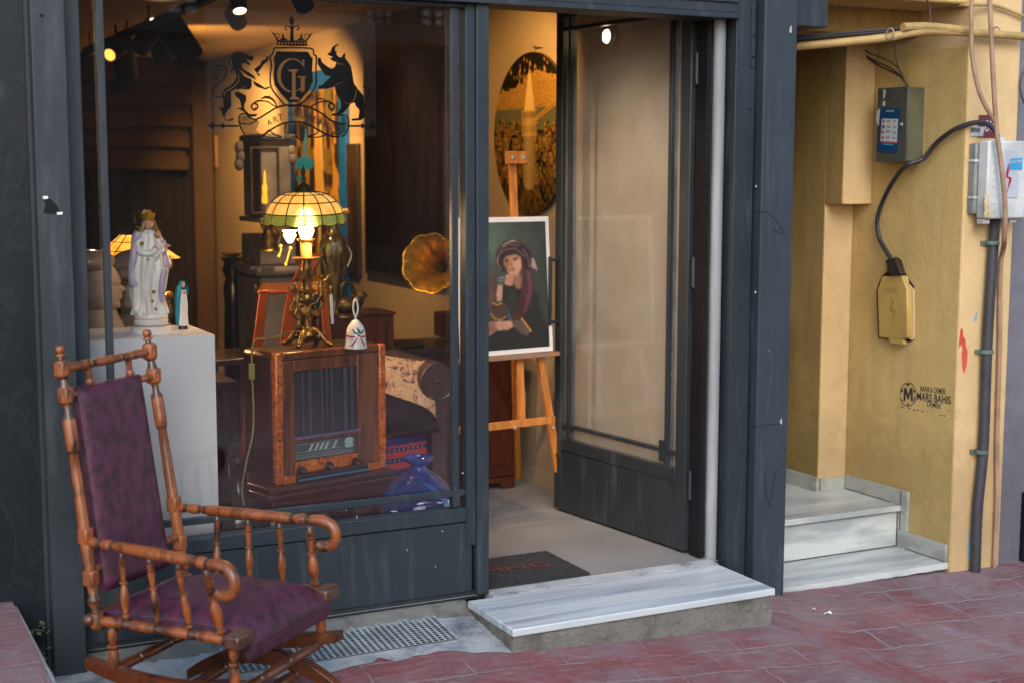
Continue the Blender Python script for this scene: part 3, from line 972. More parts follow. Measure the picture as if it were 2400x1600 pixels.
# ---- buildings on the other side of the street (seen mirrored in the panes)
M['stone_far'] = plaster('grey_limestone', c('#57504b'), c('#443e3a'), c('#2c2826'), bs=0.4)
M['far_glass'] = simple('sky_lit_window', (.9, .92, .95), (.85, .87, .9), rough=0.3)  # near-white colour stands in for sky mirrored in these panes
ob_ = thing('opposite_building', 'grey stone town house across the street with barred windows', 'building', (7, -10.7, 0))
MB().box(-0.6, 16, -10.9, -10.5, -1, 4.7).build('wall', M['stone_far'], ob_)
b = MB().box(-0.6, 16, -10.499, -10.3, -0.5, 0.55); b.box(-0.6, 16, -10.499, -10.36, 3.1, 3.3)
b.build('plinth', M['stone_far'], ob_)
# the mirror image of a thing seen at pixel (px, py) lies on the plane y = 10.57
def mirr(x, y): return dY(x, y, 10.57)
def owin(xl_, yb_, xr_, yt_, bars):
    p0, p1 = mirr(xl_, yb_), mirr(xr_, yt_)
    wd = MB().box(p0.x, p1.x, -10.499, -10.46, p0.z, p1.z).build('window', M['far_glass'], ob_)
    b = MB()
    for k in range(bars + 1):
        x = p0.x + (p1.x - p0.x) * k / bars
        b.box(x - .02, x + .02, -10.45, -10.42, p0.z, p1.z)
    for k in range(4):
        z = p0.z + (p1.z - p0.z) * k / 3
        b.box(p0.x - .03, p1.x + .03, -10.41, -10.38, z - .015, z + .015)
    b.build('window_bars', M['black'], wd)
    return p0, p1, wd
owin(380, 46, 452, -60, 2); owin(835, 80, 900, 26, 3); owin(960, 82, 1110, 30, 5); owin(200, 35, 232, -40, 1)
p0, p1, wd = owin(842, 560, 905, 100, 6)
b = MB()
for k in range(4):
    for m_ in range(9):
        cx_2, cz_2 = p0.x + (p1.x - p0.x) * (k + .5) / 4, p0.z + (p1.z - p0.z) * (m_ + .5) / 9
        b.tube([(cx_2 + .11 * math.cos(t * .7) * (1 - t * .05), -10.36, cz_2 + .13 * math.sin(t * .7) * (1 - t * .05)) for t in range(12)], .014, 5)
b.build('scroll_grille', M['black'], wd)
# ------------------------------------------------------------------ rocking chair
RN, FN, FF, RF = Vector((-1.599, -.546, .38)), Vector((-1.306, -.892, .38)), Vector((-.922, -.562, .38)), Vector((-1.273, -.265, .38))
ch = thing('rocking_chair', 'antique turned-wood rocking chair with plum velvet seat and back', 'chair', (-1.28, -.57, gz(-1.28, -.57)))
W2 = [M['chair_wood'], M['chair_dark']]
fwd = (FN - RN).normalized(); lat = (FF - FN).normalized()
Z = Vector((0, 0, 1))
def prof_post(r):     # long turned shaft with collars and dark grooves
    return [(0, r * .9, 1), (.012, r * 1.25, 1), (.03, r * 1.3), (.06, r * 1.25), (.065, r * .75, 1), (.08, r * .7, 1), (.095, r * 1.15), (.11, r * 1.2, 1), (.13, r * .8, 1), (.15, r * .95), (.3, r * 1.1), (.55, r * .95), (.62, r * .8), (.63, r * 1.1, 1), (.66, r * 1.2), (.74, r * 1.2), (.75, r * 1.1, 1), (.765, r * .65, 1), (.79, r * .7, 1), (.80, r * 1.15), (.84, r * 1.25), (.86, r * .9, 1), (.88, r * .7, 1), (.89, r * 1.2, 1), (.9, r * 1.3), (.945, r * 1.25), (.95, r * .6, 1), (.958, r * .55, 1), (.960, r * .95), (.968, r * .95), (.969, r * .55, 1), (.972, r * .7), (.978, r * .88), (.985, r * .92), (.992, r * .82), (.997, r * .55), (1, r * .1)]
def prof_spindle(r):
    return [(0, r * .6, 1), (.04, r * .7, 1), (.05, r), (.09, r), (.1, r * .7, 1), (.11, r * .65, 1), (.2, r * 1.0), (.3, r * 1.25), (.4, r * 1.2), (.52, r * .7), (.53, r * .65, 1), (.54, r * 1.15), (.575, r * 1.15), (.58, r * .65, 1), (.6, r * .7), (.74, r * .95), (.8, r), (.81, r * .75, 1), (.82, r * .95, 1), (.85, r * 1.0), (.855, r * .8, 1), (.87, r * .95), (.9, r * 1.0), (.905, r * .8, 1), (.92, r * .95), (.95, r * .9, 1), (1, r * .6, 1)]
def prof_rail(r, n=4):
    L = [(0, r * .8, 1)]
    for i in range(n):
        a = i / n
        L += [(a + .03 / n, r * .8, 1), (a + .12 / n, r), (a + .5 / n, r * 1.08), (a + .78 / n, r), (a + .8 / n, r * .78, 1), (a + .86 / n, r * .78, 1), (a + .88 / n, r * .98), (a + .95 / n, r * .98, 1)]
    L += [(1, r * .85, 1)]
    return L
# rear posts
tN, tF = Vector((-1.662, -.425, 1.163)), Vector((-1.350, -.13, 1.163))
bN, bF = RN - Z * 0.03, RF - Z * 0.03
for a, t in ((bN, tN), (bF, tF)):
    MB().lathe(a, t, prof_post(.0162), 14).build('back_post', W2, ch)
def on_post(a, t, z): return a + (t - a) * ((z - a.z) / (t.z - a.z))
pN = lambda z: on_post(bN, tN, z)
pF = lambda z: on_post(bF, tF, z)
# square blocks on the posts where rails meet
b = MB()
for p in (pN, pF):
    for z in (1.095, 1.02, .62, .50):
        q = p(z)
        b.obox(q - fwd * .018 - lat * .018 - Z * .024, fwd * .036, lat * .036, Z * .048)
b.build_each('post_block', M['chair_wood'], ch, bevel=.006)
MB().lathe(pN(1.095), pF(1.095), prof_rail(.0135, 3), 12).build('top_rail', W2, ch)
MB().lathe(pN(1.018), pF(1.018), prof_rail(.011, 5), 10).build('back_rail', W2, ch)
MB().lathe(pN(.52), pF(.52), prof_rail(.012, 5), 10).build('back_rail', W2, ch)
for u in (.27, .73):
    a = pN(1.02).lerp(pF(1.02), u); t = pN(1.09).lerp(pF(1.09), u)
    MB().lathe(a, t, prof_spindle(.0105), 10).build('spindle', W2, ch)
# back upholstery
def velvet():
    m, n, b = newmat('plum_crushed_velvet')
    v = coords(n, (1, 1, 0.7))
    f = noise(n, v, 30, 4, 0.6, 0.2)
    cl = ramp(n, f, [(0.36, c('#2c1020')), (0.45, c('#3a1629')), (0.52, c('#451b31')), (0.7, c('#4d2138'))])
    n.links.new(cl, b.inputs['Base Color'])
    b.inputs['Roughness'].default_value = 0.5
    b.inputs['Sheen Weight'].default_value = 0.0
    bump(n, b, f, 0.25, 0.005)
    return m
M['velvet'] = velvet()
nb = fwd
def backpt(u, v, off):
    z = .45 + (1.035 - .45) * v
    a, t = pN(z), pF(z)
    return a.lerp(t, .09 + .72 * u) + nb * off
b = MB()
def backsurf(u, v):
    e = min(1, min(u, 1 - u) / .08) * min(1, min(v, 1 - v) / .04)
    e = math.sin(e * math.pi / 2)
    return backpt(u, v, .010 + .018 * e)
b.grid(backsurf, 24, 40)
b.grid(lambda u, v: backpt(u, v, -.012), 1, 1)
for k in range(24):
    for vv in (0, 1):
        b.quad(backpt(k / 24, vv, -.012), backpt((k + 1) / 24, vv, -.012), backpt((k + 1) / 24, vv, .012), backpt(k / 24, vv, .012))
for k in range(40):
    for uu in (0, 1):
        b.quad(backpt(uu, k / 40, -.012), backpt(uu, (k + 1) / 40, -.012), backpt(uu, (k + 1) / 40, .012), backpt(uu, k / 40, .012))
b.build('back_cushion', M['velvet'], ch, smooth=60)
# seat frame
MB().lathe(RN - fwd * .0, FN + fwd * .0, prof_rail(.0148, 4), 12).build('side_rail', W2, ch)
MB().lathe(RF, FF, prof_rail(.0148, 4), 12).build('side_rail', W2, ch)
b = MB()
b.obox(FN - lat * .022 - fwd * .012 - Z * .022, fwd * .05, lat * .085, Z * .042)
b.obox(FF - lat * .055 - fwd * .012 - Z * .022, fwd * .05, lat * .085, Z * .042)
b.obox(FN + lat * .0631 - fwd * .01 - Z * .024, fwd * .03, (FF - FN) - lat * .119, Z * .03)
b.build('front_rail', M['chair_dark'], ch, bevel=.008)
b = MB(); b.obox(RN - lat * .035 - fwd * .035 - Z * .012, fwd * .035, (RF - RN) + lat * .06, Z * .032)
b.build('rear_rail', M['chair_dark'], ch, bevel=.012)
# seat cushion: domed, drooping over the front edge
def seatpt(u, v):
    a = RN.lerp(FN + fwd * .035, u); t = RF.lerp(FF + fwd * .035, u)
    p = a.lerp(t, .07 + .86 * v)
    du_ = min(u, 1 - u) * 2; dv_ = min(v, 1 - v) * 2
    h = .018 + .046 * (1 - (1 - min(1, du_ * 1.3)) ** 2.6) ** .8 * (1 - (1 - min(1, dv_ * 1.5)) ** 2.6) ** .8 + .012 * math.sin(u * 9 + v * 5) * du_ * dv_
    if u > .9: h -= (u - .9) * .35
    return p + Z * h
b = MB()
b.grid(seatpt, 40, 40)
n_ = 40
for k in range(n_):
    q0, q1 = seatpt(1, k / n_), seatpt(1, (k + 1) / n_)
    b.quad(q0, q1, q1 - Z * .055 - fwd * .01, q0 - Z * .055 - fwd * .01)
    for v_ in (0, 1):
        q0, q1 = seatpt(k / n_, v_), seatpt((k + 1) / n_, v_)
        b.quad(q0, q1, q1 - Z * .045, q0 - Z * .045)
b.build('seat_cushion', M['velvet'], ch, smooth=60)
b = MB()
b.tube([seatpt(1, k / 40) - Z * .004 + fwd * .002 for k in range(41)], .0032, 6)
b.tube([seatpt(k / 40, 0) - Z * .002 for k in range(41)], .0032, 6)
b.tube([seatpt(k / 40, 1) - Z * .002 for k in range(41)], .0032, 6)
b.build_each('piping', M['velvet'], ch)
# arms
def arm(a, f_, drop):
    d = (f_ - a); d.z = 0; dl = d.length; dn_ = d.normalized()
    back = a - dn_ * .045
    s0 = a + dn_ * .075
    s1 = a + dn_ * (dl * .755)
    zz = lambda k: Z * (drop * k)
    e1 = s1 + dn_ * .055
    b = MB()
    b.lathe(back, s0, [(0, .007), (.02, .013), (.2, .0155), (.33, .0145), (.36, .0095, 1), (.42, .0095, 1), (.46, .014), (.62, .0165), (.76, .014), (.78, .009, 1), (.85, .009, 1), (.88, .013, 1), (1, .014)], 14)
    b.lathe(s0, s1, [(0, .014), (.02, .0165), (.5, .018), (.97, .0155), (.98, .0105, 1), (1, .0105, 1)], 14)
    b.lathe(s1, e1, [(0, .0105, 1), (.15, .014), (.45, .0175), (.75, .015), (.8, .0105, 1), (1, .0115, 1)], 14)
    pts, rs = [], []
    c0 = e1 + dn_ * .045 - Z * .047
    pts.append(e1); rs.append(.0145)
    pts.append(e1 + dn_ * .02 + Z * .001); rs.append(.0165)
    for k in range(13):
        t = k / 12
        ang = math.pi / 2 - t * math.radians(215)
        rr = .045 - .010 * t
        pts.append(c0 + dn_ * (rr * math.cos(ang)) + Z * (rr * math.sin(ang) + .002)); rs.append(.018 - .003 * t)
    b.tube(pts, rs, 14)
    return b.build('armrest', W2, ch)
aN, aNf = Vector((-1.586, -.546, .603)), Vector((-1.327, -.952, .597))
aF, aFf = Vector((-1.262, -.232, .605)), Vector((-.915, -.60, .592))
arm(aN, aNf, 0); arm(aF, aFf, 0)
for (r0, r1, a0, a1) in ((RN, FN, aN, aNf), (RF, FF, aF, aFf)):
    for k, u in enumerate((.22, .46, .70, .93)):
        bq = r0.lerp(r1, u) + Z * .012
        ad = (a1 - a0).normalized()
        tq = a0 + ad * ((bq - a0).dot(ad) - .012) - Z * .012
        MB().lathe(bq, tq, prof_spindle(.0103 if k < 3 else .0138), 12).build('spindle', W2, ch)
# legs and rockers
def leg(p, z1, r=.0125):
    MB().lathe(Vector((p.x, p.y, z1)), p - Z * .015, [(0, r * .8, 1), (.1, r * 1.1), (.3, r * 1.35), (.5, r), (.52, r * .7, 1), (.56, r * 1.3), (.62, r * 1.3), (.64, r * .7, 1), (.75, r * 1.1), (.95, r * 1.15), (1, r, 1)], 12).build('leg', W2, ch)
legs = [RN + fwd * .05, FN - fwd * .0 + lat * .01, FF - fwd * .01 - lat * .01, RF + fwd * .05]
for p in legs: leg(p, .235)
def rocker(p0, p1, z0, arch, zc, thick, name, hgt=.045, side=lat):
    """curved plank in a vertical plane"""
    b = MB(); n = 18
    d = p1 - p0; d.z = 0
    top, bot = [], []
    for k in range(n + 1):
        t = k / n
        s_ = 2 * t - 1
        z = zc + arch * s_ * s_
        hh = hgt * (1 - .35 * abs(s_) ** 3)
        q = Vector((p0.x, p0.y, 0)) + d * t
        top.append(q + Z * (z + hh / 2)); bot.append(q + Z * (z - hh / 2))
    b.prism([q - side * thick / 2 for q in top + bot[::-1]], side * thick)
    return b.build(name, M['rocker_wood'], ch, bevel=.006)
for p0, p1 in ((legs[0], legs[1]), (legs[3], legs[2])):
    rocker(p0 - fwd * .09, p1 + fwd * .07, 0, .035, .215, .03, 'rocker')
    g = gz(p0.x, p0.y)
    rocker(p0 - fwd * .05, p1 + fwd * .06, 0, -.085, g + .125, .034, 'base_runner', .05)
    MB().lathe(Vector((p0.lerp(p1, .5).x, p0.lerp(p1, .5).y, g + .14)), Vector((p0.lerp(p1, .5).x, p0.lerp(p1, .5).y, .20)), [(0, .02), (.2, .02), (.25, .026), (.35, .02), (.45, .026), (.55, .02), (.65, .026), (.75, .02), (1, .02)], 12).build('spring', M['black'], ch)
for u, z in ((-.02, .235), (.98, .215)):
    a = legs[0].lerp(legs[1], u); t = legs[3].lerp(legs[2], u)
    MB().lathe(Vector((a.x, a.y, z)), Vector((t.x, t.y, z)), prof_rail(.015, 3), 12).build('stretcher', [M['rocker_wood'], M['chair_dark']], ch)
for u in (.2, .8):
    a = legs[0].lerp(legs[1], u); t = legs[3].lerp(legs[2], u)
    MB().lathe(Vector((a.x, a.y, .115)), Vector((t.x, t.y, .115)), prof_rail(.017, 3), 12).build('stretcher', [M['rocker_wood'], M['chair_dark']], ch)

# ------------------------------------------------------------------ electrical things on the yellow building
XW = PX - 0.005
M['enamel'] = simple('olive_grey_enamel', c('#5f604c'), c('#4c4d3c'), rough=.4)
M['enamel_dark'] = simple('grey_enamel', c('#4d4d47'), c('#3e3f3a'), rough=.4)
M['sticker_blue'] = simple('blue_sticker', c('#15426e'), c('#0f3358'), rough=.35)
M['sticker_cyan'] = simple('cyan_print', c('#3f9ecb'), c('#2f86b4'), rough=.35)
M['sticker_white'] = simple('white_sticker', c('#b9c0c4'), c('#a6adb1'), rough=.4)
M['sticker_red'] = simple('red_print', c('#b0505a'), c('#9c4048'), rough=.4)
M['ink'] = simple('dark_ink', (0.03, 0.035, 0.05), (0.05, 0.05, 0.07), rough=.6)
yn = onX(2168, 204, XW).y
xf = onY(2126.9, 204, yn).x
yf = onX(2058.2, 204, xf).y
zt, zb_ = onY(2126.9, 204, yn).z, onY(2115.7, 378, yn).z
eb = thing('junction_box', 'grey steel electrical box with blue price sticker on yellow wall', 'electrical box', (XW, (yn + yf) / 2, zb_))
MB().box(xf + .012, XW, yn, yf, zb_, zt).build('body', M['enamel'], eb, bevel=.003)
MB().box(xf, xf + .0115, yn - .003, yf + .003, zb_ - .003, zt + .003).build('lid', M['enamel_dark'], eb, bevel=.003)
b = MB().lathe((xf, yn + .028, (zt + zb_) / 2), (xf - .008, yn + .028, (zt + zb_) / 2), [(0, .007), (1, .006)], 12)
b.build('lock', M['galv'], eb)
fe = lambda X, Y_: (1960 + X * .14027, 180 + Y_ * .14027)
def ep(X, Y_): return onX(*fe(X, Y_), xf)
b = MB().prism([ep(*p) + Vector((-.0004, 0, 0)) for p in ((735, 520), (700, 560), (675, 640), (668, 720), (685, 790), (720, 845), (760, 700))], (-.0004, 0, 0))
b.build('torn_sticker', M['sticker_white'], eb)
b = MB()
for pts in (((785, 220), (832, 222), (825, 300), (800, 370), (785, 375)), ((775, 425), (822, 400), (815, 495), (775, 490))):
    b.prism([ep(*p) + Vector((-.0004, 0, 0)) for p in pts], (-.0004, 0, 0))
b.build_each('paint_scrape', M['sticker_white'], eb)
# price sticker
b = MB().prism([ep(*p) + Vector((-.0012, 0, 0)) for p in ((740, 515), (1050, 522), (1078, 545), (1070, 700), (1025, 1270), (990, 1283), (705, 1255), (692, 1230), (720, 800))], (-.0006, 0, 0))
stk = b.build('price_sticker', M['sticker_blue'], eb)
def epoly(name, lst, mat, off=-.0021):
    b = MB()
    for pts in lst: b.prism([ep(*p) + Vector((off, 0, 0)) for p in pts], (-.0003, 0, 0))
    return b.build(name, mat, stk)
epoly('price_table', [((768, 702), (1040, 710), (1018, 1092), (742, 1080))], M['sticker_white'])
epoly('red_band', [((742, 1086), (1022, 1098), (1018, 1116), (738, 1104))], M['sticker_red'])
L_ = []
for (x, y) in ((800, 745), (795, 840), (782, 930), (783, 1025)): L_.append(((x - 22, y - 26), (x + 20, y - 25), (x + 14, y + 27), (x - 16, y + 25)))
for q_ in (0, 2, 3): epoly('picture', [L_[q_]], M['sticker_red'], -.0026)
epoly('picture', [L_[1]], simple('violet_print', c('#3d3a78')), -.0026)
L_ = []
for (x, y) in ((885, 735), (880, 760), (882, 830), (880, 852), (872, 908), (870, 925), (868, 1010), (866, 1028)): L_.append(((x - 34, y - 6), (x + 30, y - 4), (x + 28, y + 5), (x - 34, y + 3)))
epoly('small_print', L_, M['ink'], -.0026)
epoly('cyan_print', [((790, 1118), (958, 1126), (956, 1150), (788, 1142))], M['sticker_cyan'], -.0026)
for s_, a, t, h in (('35', (960, 765), (1005, 767), .010), ('25', (955, 862), (1000, 864), .010), ('15', (950, 955), (995, 957), .010), ('25', (945, 1045), (990, 1047), .010)):
    text('price', s_, ep(*a), ep(*t), h, M['ink'], stk, XN, .0028, bold=.02)
text('lettering', 'istanbul', ep(835, 590), ep(970, 590), .010, M['sticker_white'], stk, XN, .0022, bold=.01, shear=.2)

# fuse cover recessed in the wall
M['plate'] = simple('yellow_painted_cast_plate', c('#b79a58'), c('#a2874b'), rough=.5, bs=.2)
def wx(X, Y_, off=0.0): return onX(*fx(X, Y_), XW - off)
M['plate_darker'] = simple('darker_raised_edge', c('#8a7440'), c('#a08850'), rough=.5)  # raised letters and bolt coloured darker than the plate
tk = thing('fuse_cover', 'yellow-painted cast fuse cover with raised TEK letters and lightning bolt', 'fuse box', tuple(wx(860, 780)))
b = MB()
b.prism([wx(*p, .001) for p in ((738, 380), (760, 330), (800, 300), (800, 250), (860, 190), (900, 215), (925, 300), (950, 345), (990, 405), (992, 790), (960, 805), (735, 775), (722, 440))], (-.0015, 0, 0))
b.build('hole', M['black'], tk)
out = [(762, 337), (903, 330), (940, 425), (945, 770), (900, 782), (742, 768), (730, 432)]
A = [wx(*p, .028) for p in out]
b = MB()
b.prism(A, (.026, 0, 0))
b.build('plate', M['plate'], tk, bevel=.004)
b = MB()
b.prism([wx(*p, .010) for p in ((905, 333), (935, 335), (950, 390), (985, 432), (986, 760), (975, 790), (948, 778), (948, 428))], (.008, 0, 0))
b.build('bevelled_side', M['yellow_pale'], tk)
text('lettering', 'TEK', wx(783, 462, .028), wx(882, 455, .028), .026, M['plate_darker'], tk, XN, .0035, bold=.01)
t_ = _ = tk.children[-1]
t_.modifiers.new('solid', 'SOLIDIFY').thickness = -.003
b = MB()
bolt = [(812, 470), (845, 512), (830, 565), (862, 572), (835, 660), (828, 690), (838, 610), (842, 590), (812, 588), (828, 515)]
b.prism([wx(*p, .0315) for p in bolt], (.003, 0, 0))
b.build('lightning_bolt', M['plate_darker'], tk)
b = MB()
b.prism([wx(*p, .03) for p in ((805, 768), (905, 785), (920, 822), (815, 815))], (.02, 0, 0))
b.build('latch', M['plate'], tk, bevel=.002)
b = MB()
b.prism([wx(*p, .045) for p in ((780, 218), (848, 196), (898, 318), (820, 330))], (.03, 0, 0))
b.build('cable_hood', simple('rusty_brown_sheet', c('#33241f'), c('#241915'), rough=.6), tk, bevel=.003)

# meter box on the pier
fm = lambda X, Y_: (2220 + X * .20408, 240 + Y_ * .20408)
dq = .105
mb_ = thing('meter_box', 'dirty white plastic electricity meter box with red lightning bolt', 'meter box', tuple(onY(*fm(600, 1380), -.05)))
xl = onY(*fm(262, 700), -.012).x
zt2, zb2 = onY(*fm(600, 440), -dq).z, onY(*fm(430, 1345), -dq).z
xr = xl + .235
b = MB().box(xl + .012, xr, -dq, -.045, zb2, zt2)
body = b.build('cover', M['white_plastic'], mb_, bevel=.008)
MB().box(xl, xr - .004, -.044, -.001, zb2 + .02, zt2 - .01).build('back_box', simple('grey_translucent_plastic', c('#8a8e8c'), c('#6d706e'), rough=.4, scale=14), mb_, bevel=.008)
b = MB()
for z in (zb2 + .085, zt2 - .09): b.box(xl - .004, xl + .02, -.047, -.008, z, z + .01)
b.build_each('rib', M['white_plastic'], mb_, bevel=.002)
b = MB()
for k in range(9):
    z = zb2 + .03 + k * (zt2 - zb2 - .06) / 8
    b.box(xl + .0375, xl + .063, -dq - .0022, -dq - .0002, z, z + .028)
b.build_each('rib', M['white_plastic'], mb_, bevel=.001)
b = MB().box(xl + .098, xl + .185, -dq - .004, -dq - .0002, zb2 + .09, zt2 - .035)
b.build('window', simple('frosted_window', c('#b5bcc6'), c('#a3aab4'), rough=.25, coat=.4), mb_, bevel=.003)
b = MB().box(xl + .012, xl + .05, -.09, -.05, zb2 - .022, zb2 - .0002); b.box(xr - .06, xr - .02, -.08, -.05, zb2 - .018, zb2 - .0002)
b.build_each('foot', M['white_plastic'], mb_, bevel=.004)
b = MB().box(xl + .115, xl + .15, -.06, -.05, zt2 + .0002, zt2 + .018); b.build('hanger', M['white_plastic'], mb_, bevel=.002)
YB = -dq - .0045
b = MB().prism([onY(*fm(*p), YB) for p in ((708, 700), (712, 790), (695, 850), (740, 868), (735, 910), (705, 985), (690, 1040), (684, 1038), (700, 960), (712, 885), (672, 858), (680, 790), (695, 740))], (0, .0006, 0))
b.build('lightning_bolt', M['red_paint'], mb_)
b = MB().prism([onY(*fm(*p), YB - .001) for p in ((722, 652), (865, 636), (865, 770), (706, 782))], (0, .0006, 0))
lb = b.build('sticker', M['sticker_cyan'], mb_)
text('lettering', 'ELEKTRIK', onY(*fm(718, 703), YB - .001), onY(*fm(858, 690), YB - .001), .011, M['sticker_white'], lb, (0, -1, 0), .0008, bold=.02)
b = MB()
for k in range(6): b.prism([onY(*fm(430 + 9 * math.sin(k * 2.1), 1060 + k * 44), -dq - .0026), onY(*fm(482 - k * 2, 1050 + k * 44), -dq - .0026), onY(*fm(486, 1100 + k * 44), -dq - .0026), onY(*fm(425, 1104 + k * 44), -dq - .0026)], (0, .0003, 0))
b.build('stain', simple('ochre_stain', c('#b8994f'), c('#d0c8b0'), scale=40), mb_)
# house number plate and barcode label
hp = thing('house_number', 'maroon enamel house number plate reading 89 behind cables', 'number plate', tuple(onY(*fm(460, 400), -.003)))
f9 = lambda X, Y_: (2270 + X * .0574, 250 + Y_ * .0574)
M['maroon'] = simple('maroon_enamel', c('#6b2f3a'), c('#5c2832'), rough=.35)
b = MB().prism([onY(*f9(*p), -.0045) for p in ((440, 345), (1190, 355), (1170, 1290), (370, 1265))], (0, .004, 0))
b.build('plate', M['maroon'], hp, bevel=.001)
text('number', '89', onY(*f9(650, 1020), -.0045), onY(*f9(1035, 1000), -.0045), .047, M['sticker_white'], hp, (0, -1, 0), .0008)
bl = MB().prism([onY(*f9(*p), -.0062) for p in ((190, 800), (645, 850), (590, 1225), (85, 1210))], (0, .001, 0)).build('barcode_label', M['sticker_white'])
tag(bl, 'white barcode label stuck beside the house number plate', 'label')
b = MB()
x = 130
while x < 500:
    w_ = random.choice((12, 18, 30))
    b.prism([onY(*f9(*p), -.0068) for p in ((x, 880), (x + w_, 884), (x + w_ - 30, 1060), (x - 30, 1056))], (0, .0004, 0))
    x += w_ + random.choice((12, 20))
b.build('barcode', M['ink'], bl)

# conduits and cables
M['conduit'] = simple('beige_conduit', c('#a98a72'), c('#8c705c'), scale=12, rough=.55)
M['corrugated'] = simple('black_corrugated_plastic', (0.035, 0.034, 0.042), (0.05, 0.05, 0.06), scale=12, rough=.5)
M['pipe_paint'] = simple('yellow_painted_pipe', c('#b99a62'), c('#9a8050'), scale=9, rough=.5, bs=.3, bscale=20)
M['cable'] = simple('black_cable', (0.02, 0.02, 0.026), (0.03, 0.03, 0.036), rough=.45)
M['wire'] = simple('brown_wire', c('#4e4038'), c('#3a2f29'), rough=.5)
f3 = lambda X, Y_: (1820 + X * .3571, Y_ * .3571)
def smooth_path(P, n=6):
    P = [Vector(p) for p in P]; out = []
    Q = [P[0]] + P + [P[-1]]
    for i in range(1, len(Q) - 2):
        for k in range(n):
            t = k / n
            a, b_, c_, d = Q[i - 1], Q[i], Q[i + 1], Q[i + 2]
            out.append(.5 * ((2 * b_) + (c_ - a) * t + (2 * a - 5 * b_ + 4 * c_ - d) * t * t + (-a + 3 * b_ - 3 * c_ + d) * t ** 3))
    out.append(P[-1])
    return out
def corr(name, path, r, mat, label, cat, pitch=.008, parent=None, group=None):
    P = smooth_path(path, 10)
    # resample
    L = [0]
    for a, b_ in zip(P, P[1:]): L.append(L[-1] + (b_ - a).length)
    n = int(L[-1] / (pitch / 2)); out = []; rs = []; j = 0
    for i in range(n + 1):
        s_ = L[-1] * i / n
        while j < len(L) - 2 and L[j + 1] < s_: j += 1
        t = (s_ - L[j]) / max(L[j + 1] - L[j], 1e-9)
        out.append(P[j].lerp(P[j + 1], t)); rs.append(r * (1.06 if i % 2 else .9))
    o = MB().tube(out, rs, 12).build(name, mat, parent, smooth=80)
    if parent is None: tag(o, label, cat, group)
    return o
bc = thing('corrugated_conduit', 'thick black corrugated conduit clamped to the pier below the meter box', 'conduit', tuple(onY(2291, 1337, -.035)))
corr('tube', [onY(2334, 500, -.05), onY(*fx(1570, 0), -.036), onY(*fx(1540, 460), -.034), onY(*fx(1515, 900), -.034), onY(*fx(1490, 1568), -.034), onY(*f5(1232, 500), -.034), onY(*f5(1216, 900), -.034)], .0235, M['corrugated'], '', '', .011, bc)
for p in (fx(1557, 92), fx(1514, 872), f5(1257, 152)):
    q = onY(*p, -.034)
    b = MB().lathe(q - Z * .009, q + Z * .009, [(0, .027), (.15, .03), (.85, .03), (1, .027)], 14)
    b.box(q.x - .04, q.x + .038, q.y + .02, q.y + .0335, q.z - .009, q.z + .009)
    b.build('clamp', simple('grey_green_clamp', c('#5f736c'), c('#4d5f59'), rough=.5), bc, bevel=.001)
corr('conduit', [onY(*f3(1283, -20), -.12), onY(*f3(1278, 150), -.12), onY(*f3(1285, 380), -.12), onY(*f3(1330, 600), -.13), onY(*f3(1395, 740), -.135), onY(*f3(1432, 800), -.137)], .0095, M['conduit'], 'thin beige conduit curving in to join the straight one above the meter box', 'conduit', .006)
corr('conduit', [onY(*f3(1398, -20), -.13), onY(*f3(1412, 300), -.13), onY(*f3(1425, 560), -.135), onY(*f3(1445, 860), -.14), onY(*f3(1470, 1050), -.145), onY(*f3(1500, 1350), -.145), onY(*f3(1495, 1568), -.12), onY(*fx(1635, 130), -.06), onY(*fx(1612, 300), -.02), onY(*fx(1605, 900), -.018), onY(*fx(1588, 1500), -.018), onY(*f5(1350, 420), -.018), onY(*f5(1332, 885), -.018)], .0105, M['conduit'], 'long beige conduit running over the meter box down to the pavement', 'conduit', .006)
b = MB().tube(smooth_path([onY(*f3(110, 308), .20), onY(*f3(400, 282), .12), onY(*f3(730, 248), .0), onY(*f3(900, 215), -.045), onY(*f3(1150, 210), -.045), onY(*f3(1640, 243), -.045)]), .0175, 12)
tag(b.build('pipe', M['pipe_paint']), 'yellow-painted pipe bending across the wall above the entrance', 'pipe')
b = MB().tube(smooth_path([onY(*f3(830, 180), -.05), onY(*f3(1000, 178), -.05), onY(*f3(1260, 205), -.05)]), .018, 10)
tag(b.build('pipe', M['pipe_paint']), 'short pale pipe lying along the top of the yellow-painted pipe', 'pipe')
b = MB().tube(smooth_path([onY(*f3(1000, 55), .29), onY(*f3(1240, 36), -.02), onY(*f3(1450, 42), -.02), onY(*f3(1640, 118), -.02)]), .0075, 8)
tag(b.build('cable', M['pipe_paint']), 'thin yellow cable arching along the wall top', 'cable')
cab = [onY(*f3(1455, 905), -.1), onY(*f3(1435, 862), -.09), onY(*f3(1380, 815), -.06), onY(*f3(1290, 808), -.03), onX(*f3(1180, 846), XW - .03), onX(*f3(1110, 890), XW - .03), onX(*f3(1040, 950), XW - .03), onX(*f3(960, 1045), XW - .05), onX(*f3(850, 1090), XW - .11), onX(*f3(760, 1200), XW - .07), onX(*f3(690, 1340), XW - .04), onX(*f3(660, 1450), XW - .035), onX(*f3(668, 1540), XW - .035), onX(*fx(760, 100), XW - .035), onX(*fx(828, 215), XW - .04)]
tag(MB().tube(smooth_path(cab), .0105, 10).build('cable', M['cable']), 'thick black cable looping from the meter box to the fuse cover', 'cable')
wb = thing('wire_bundle', 'bundle of thin dark wires dropping into the grey electrical box', 'wires', tuple(ep(1190, 170)))
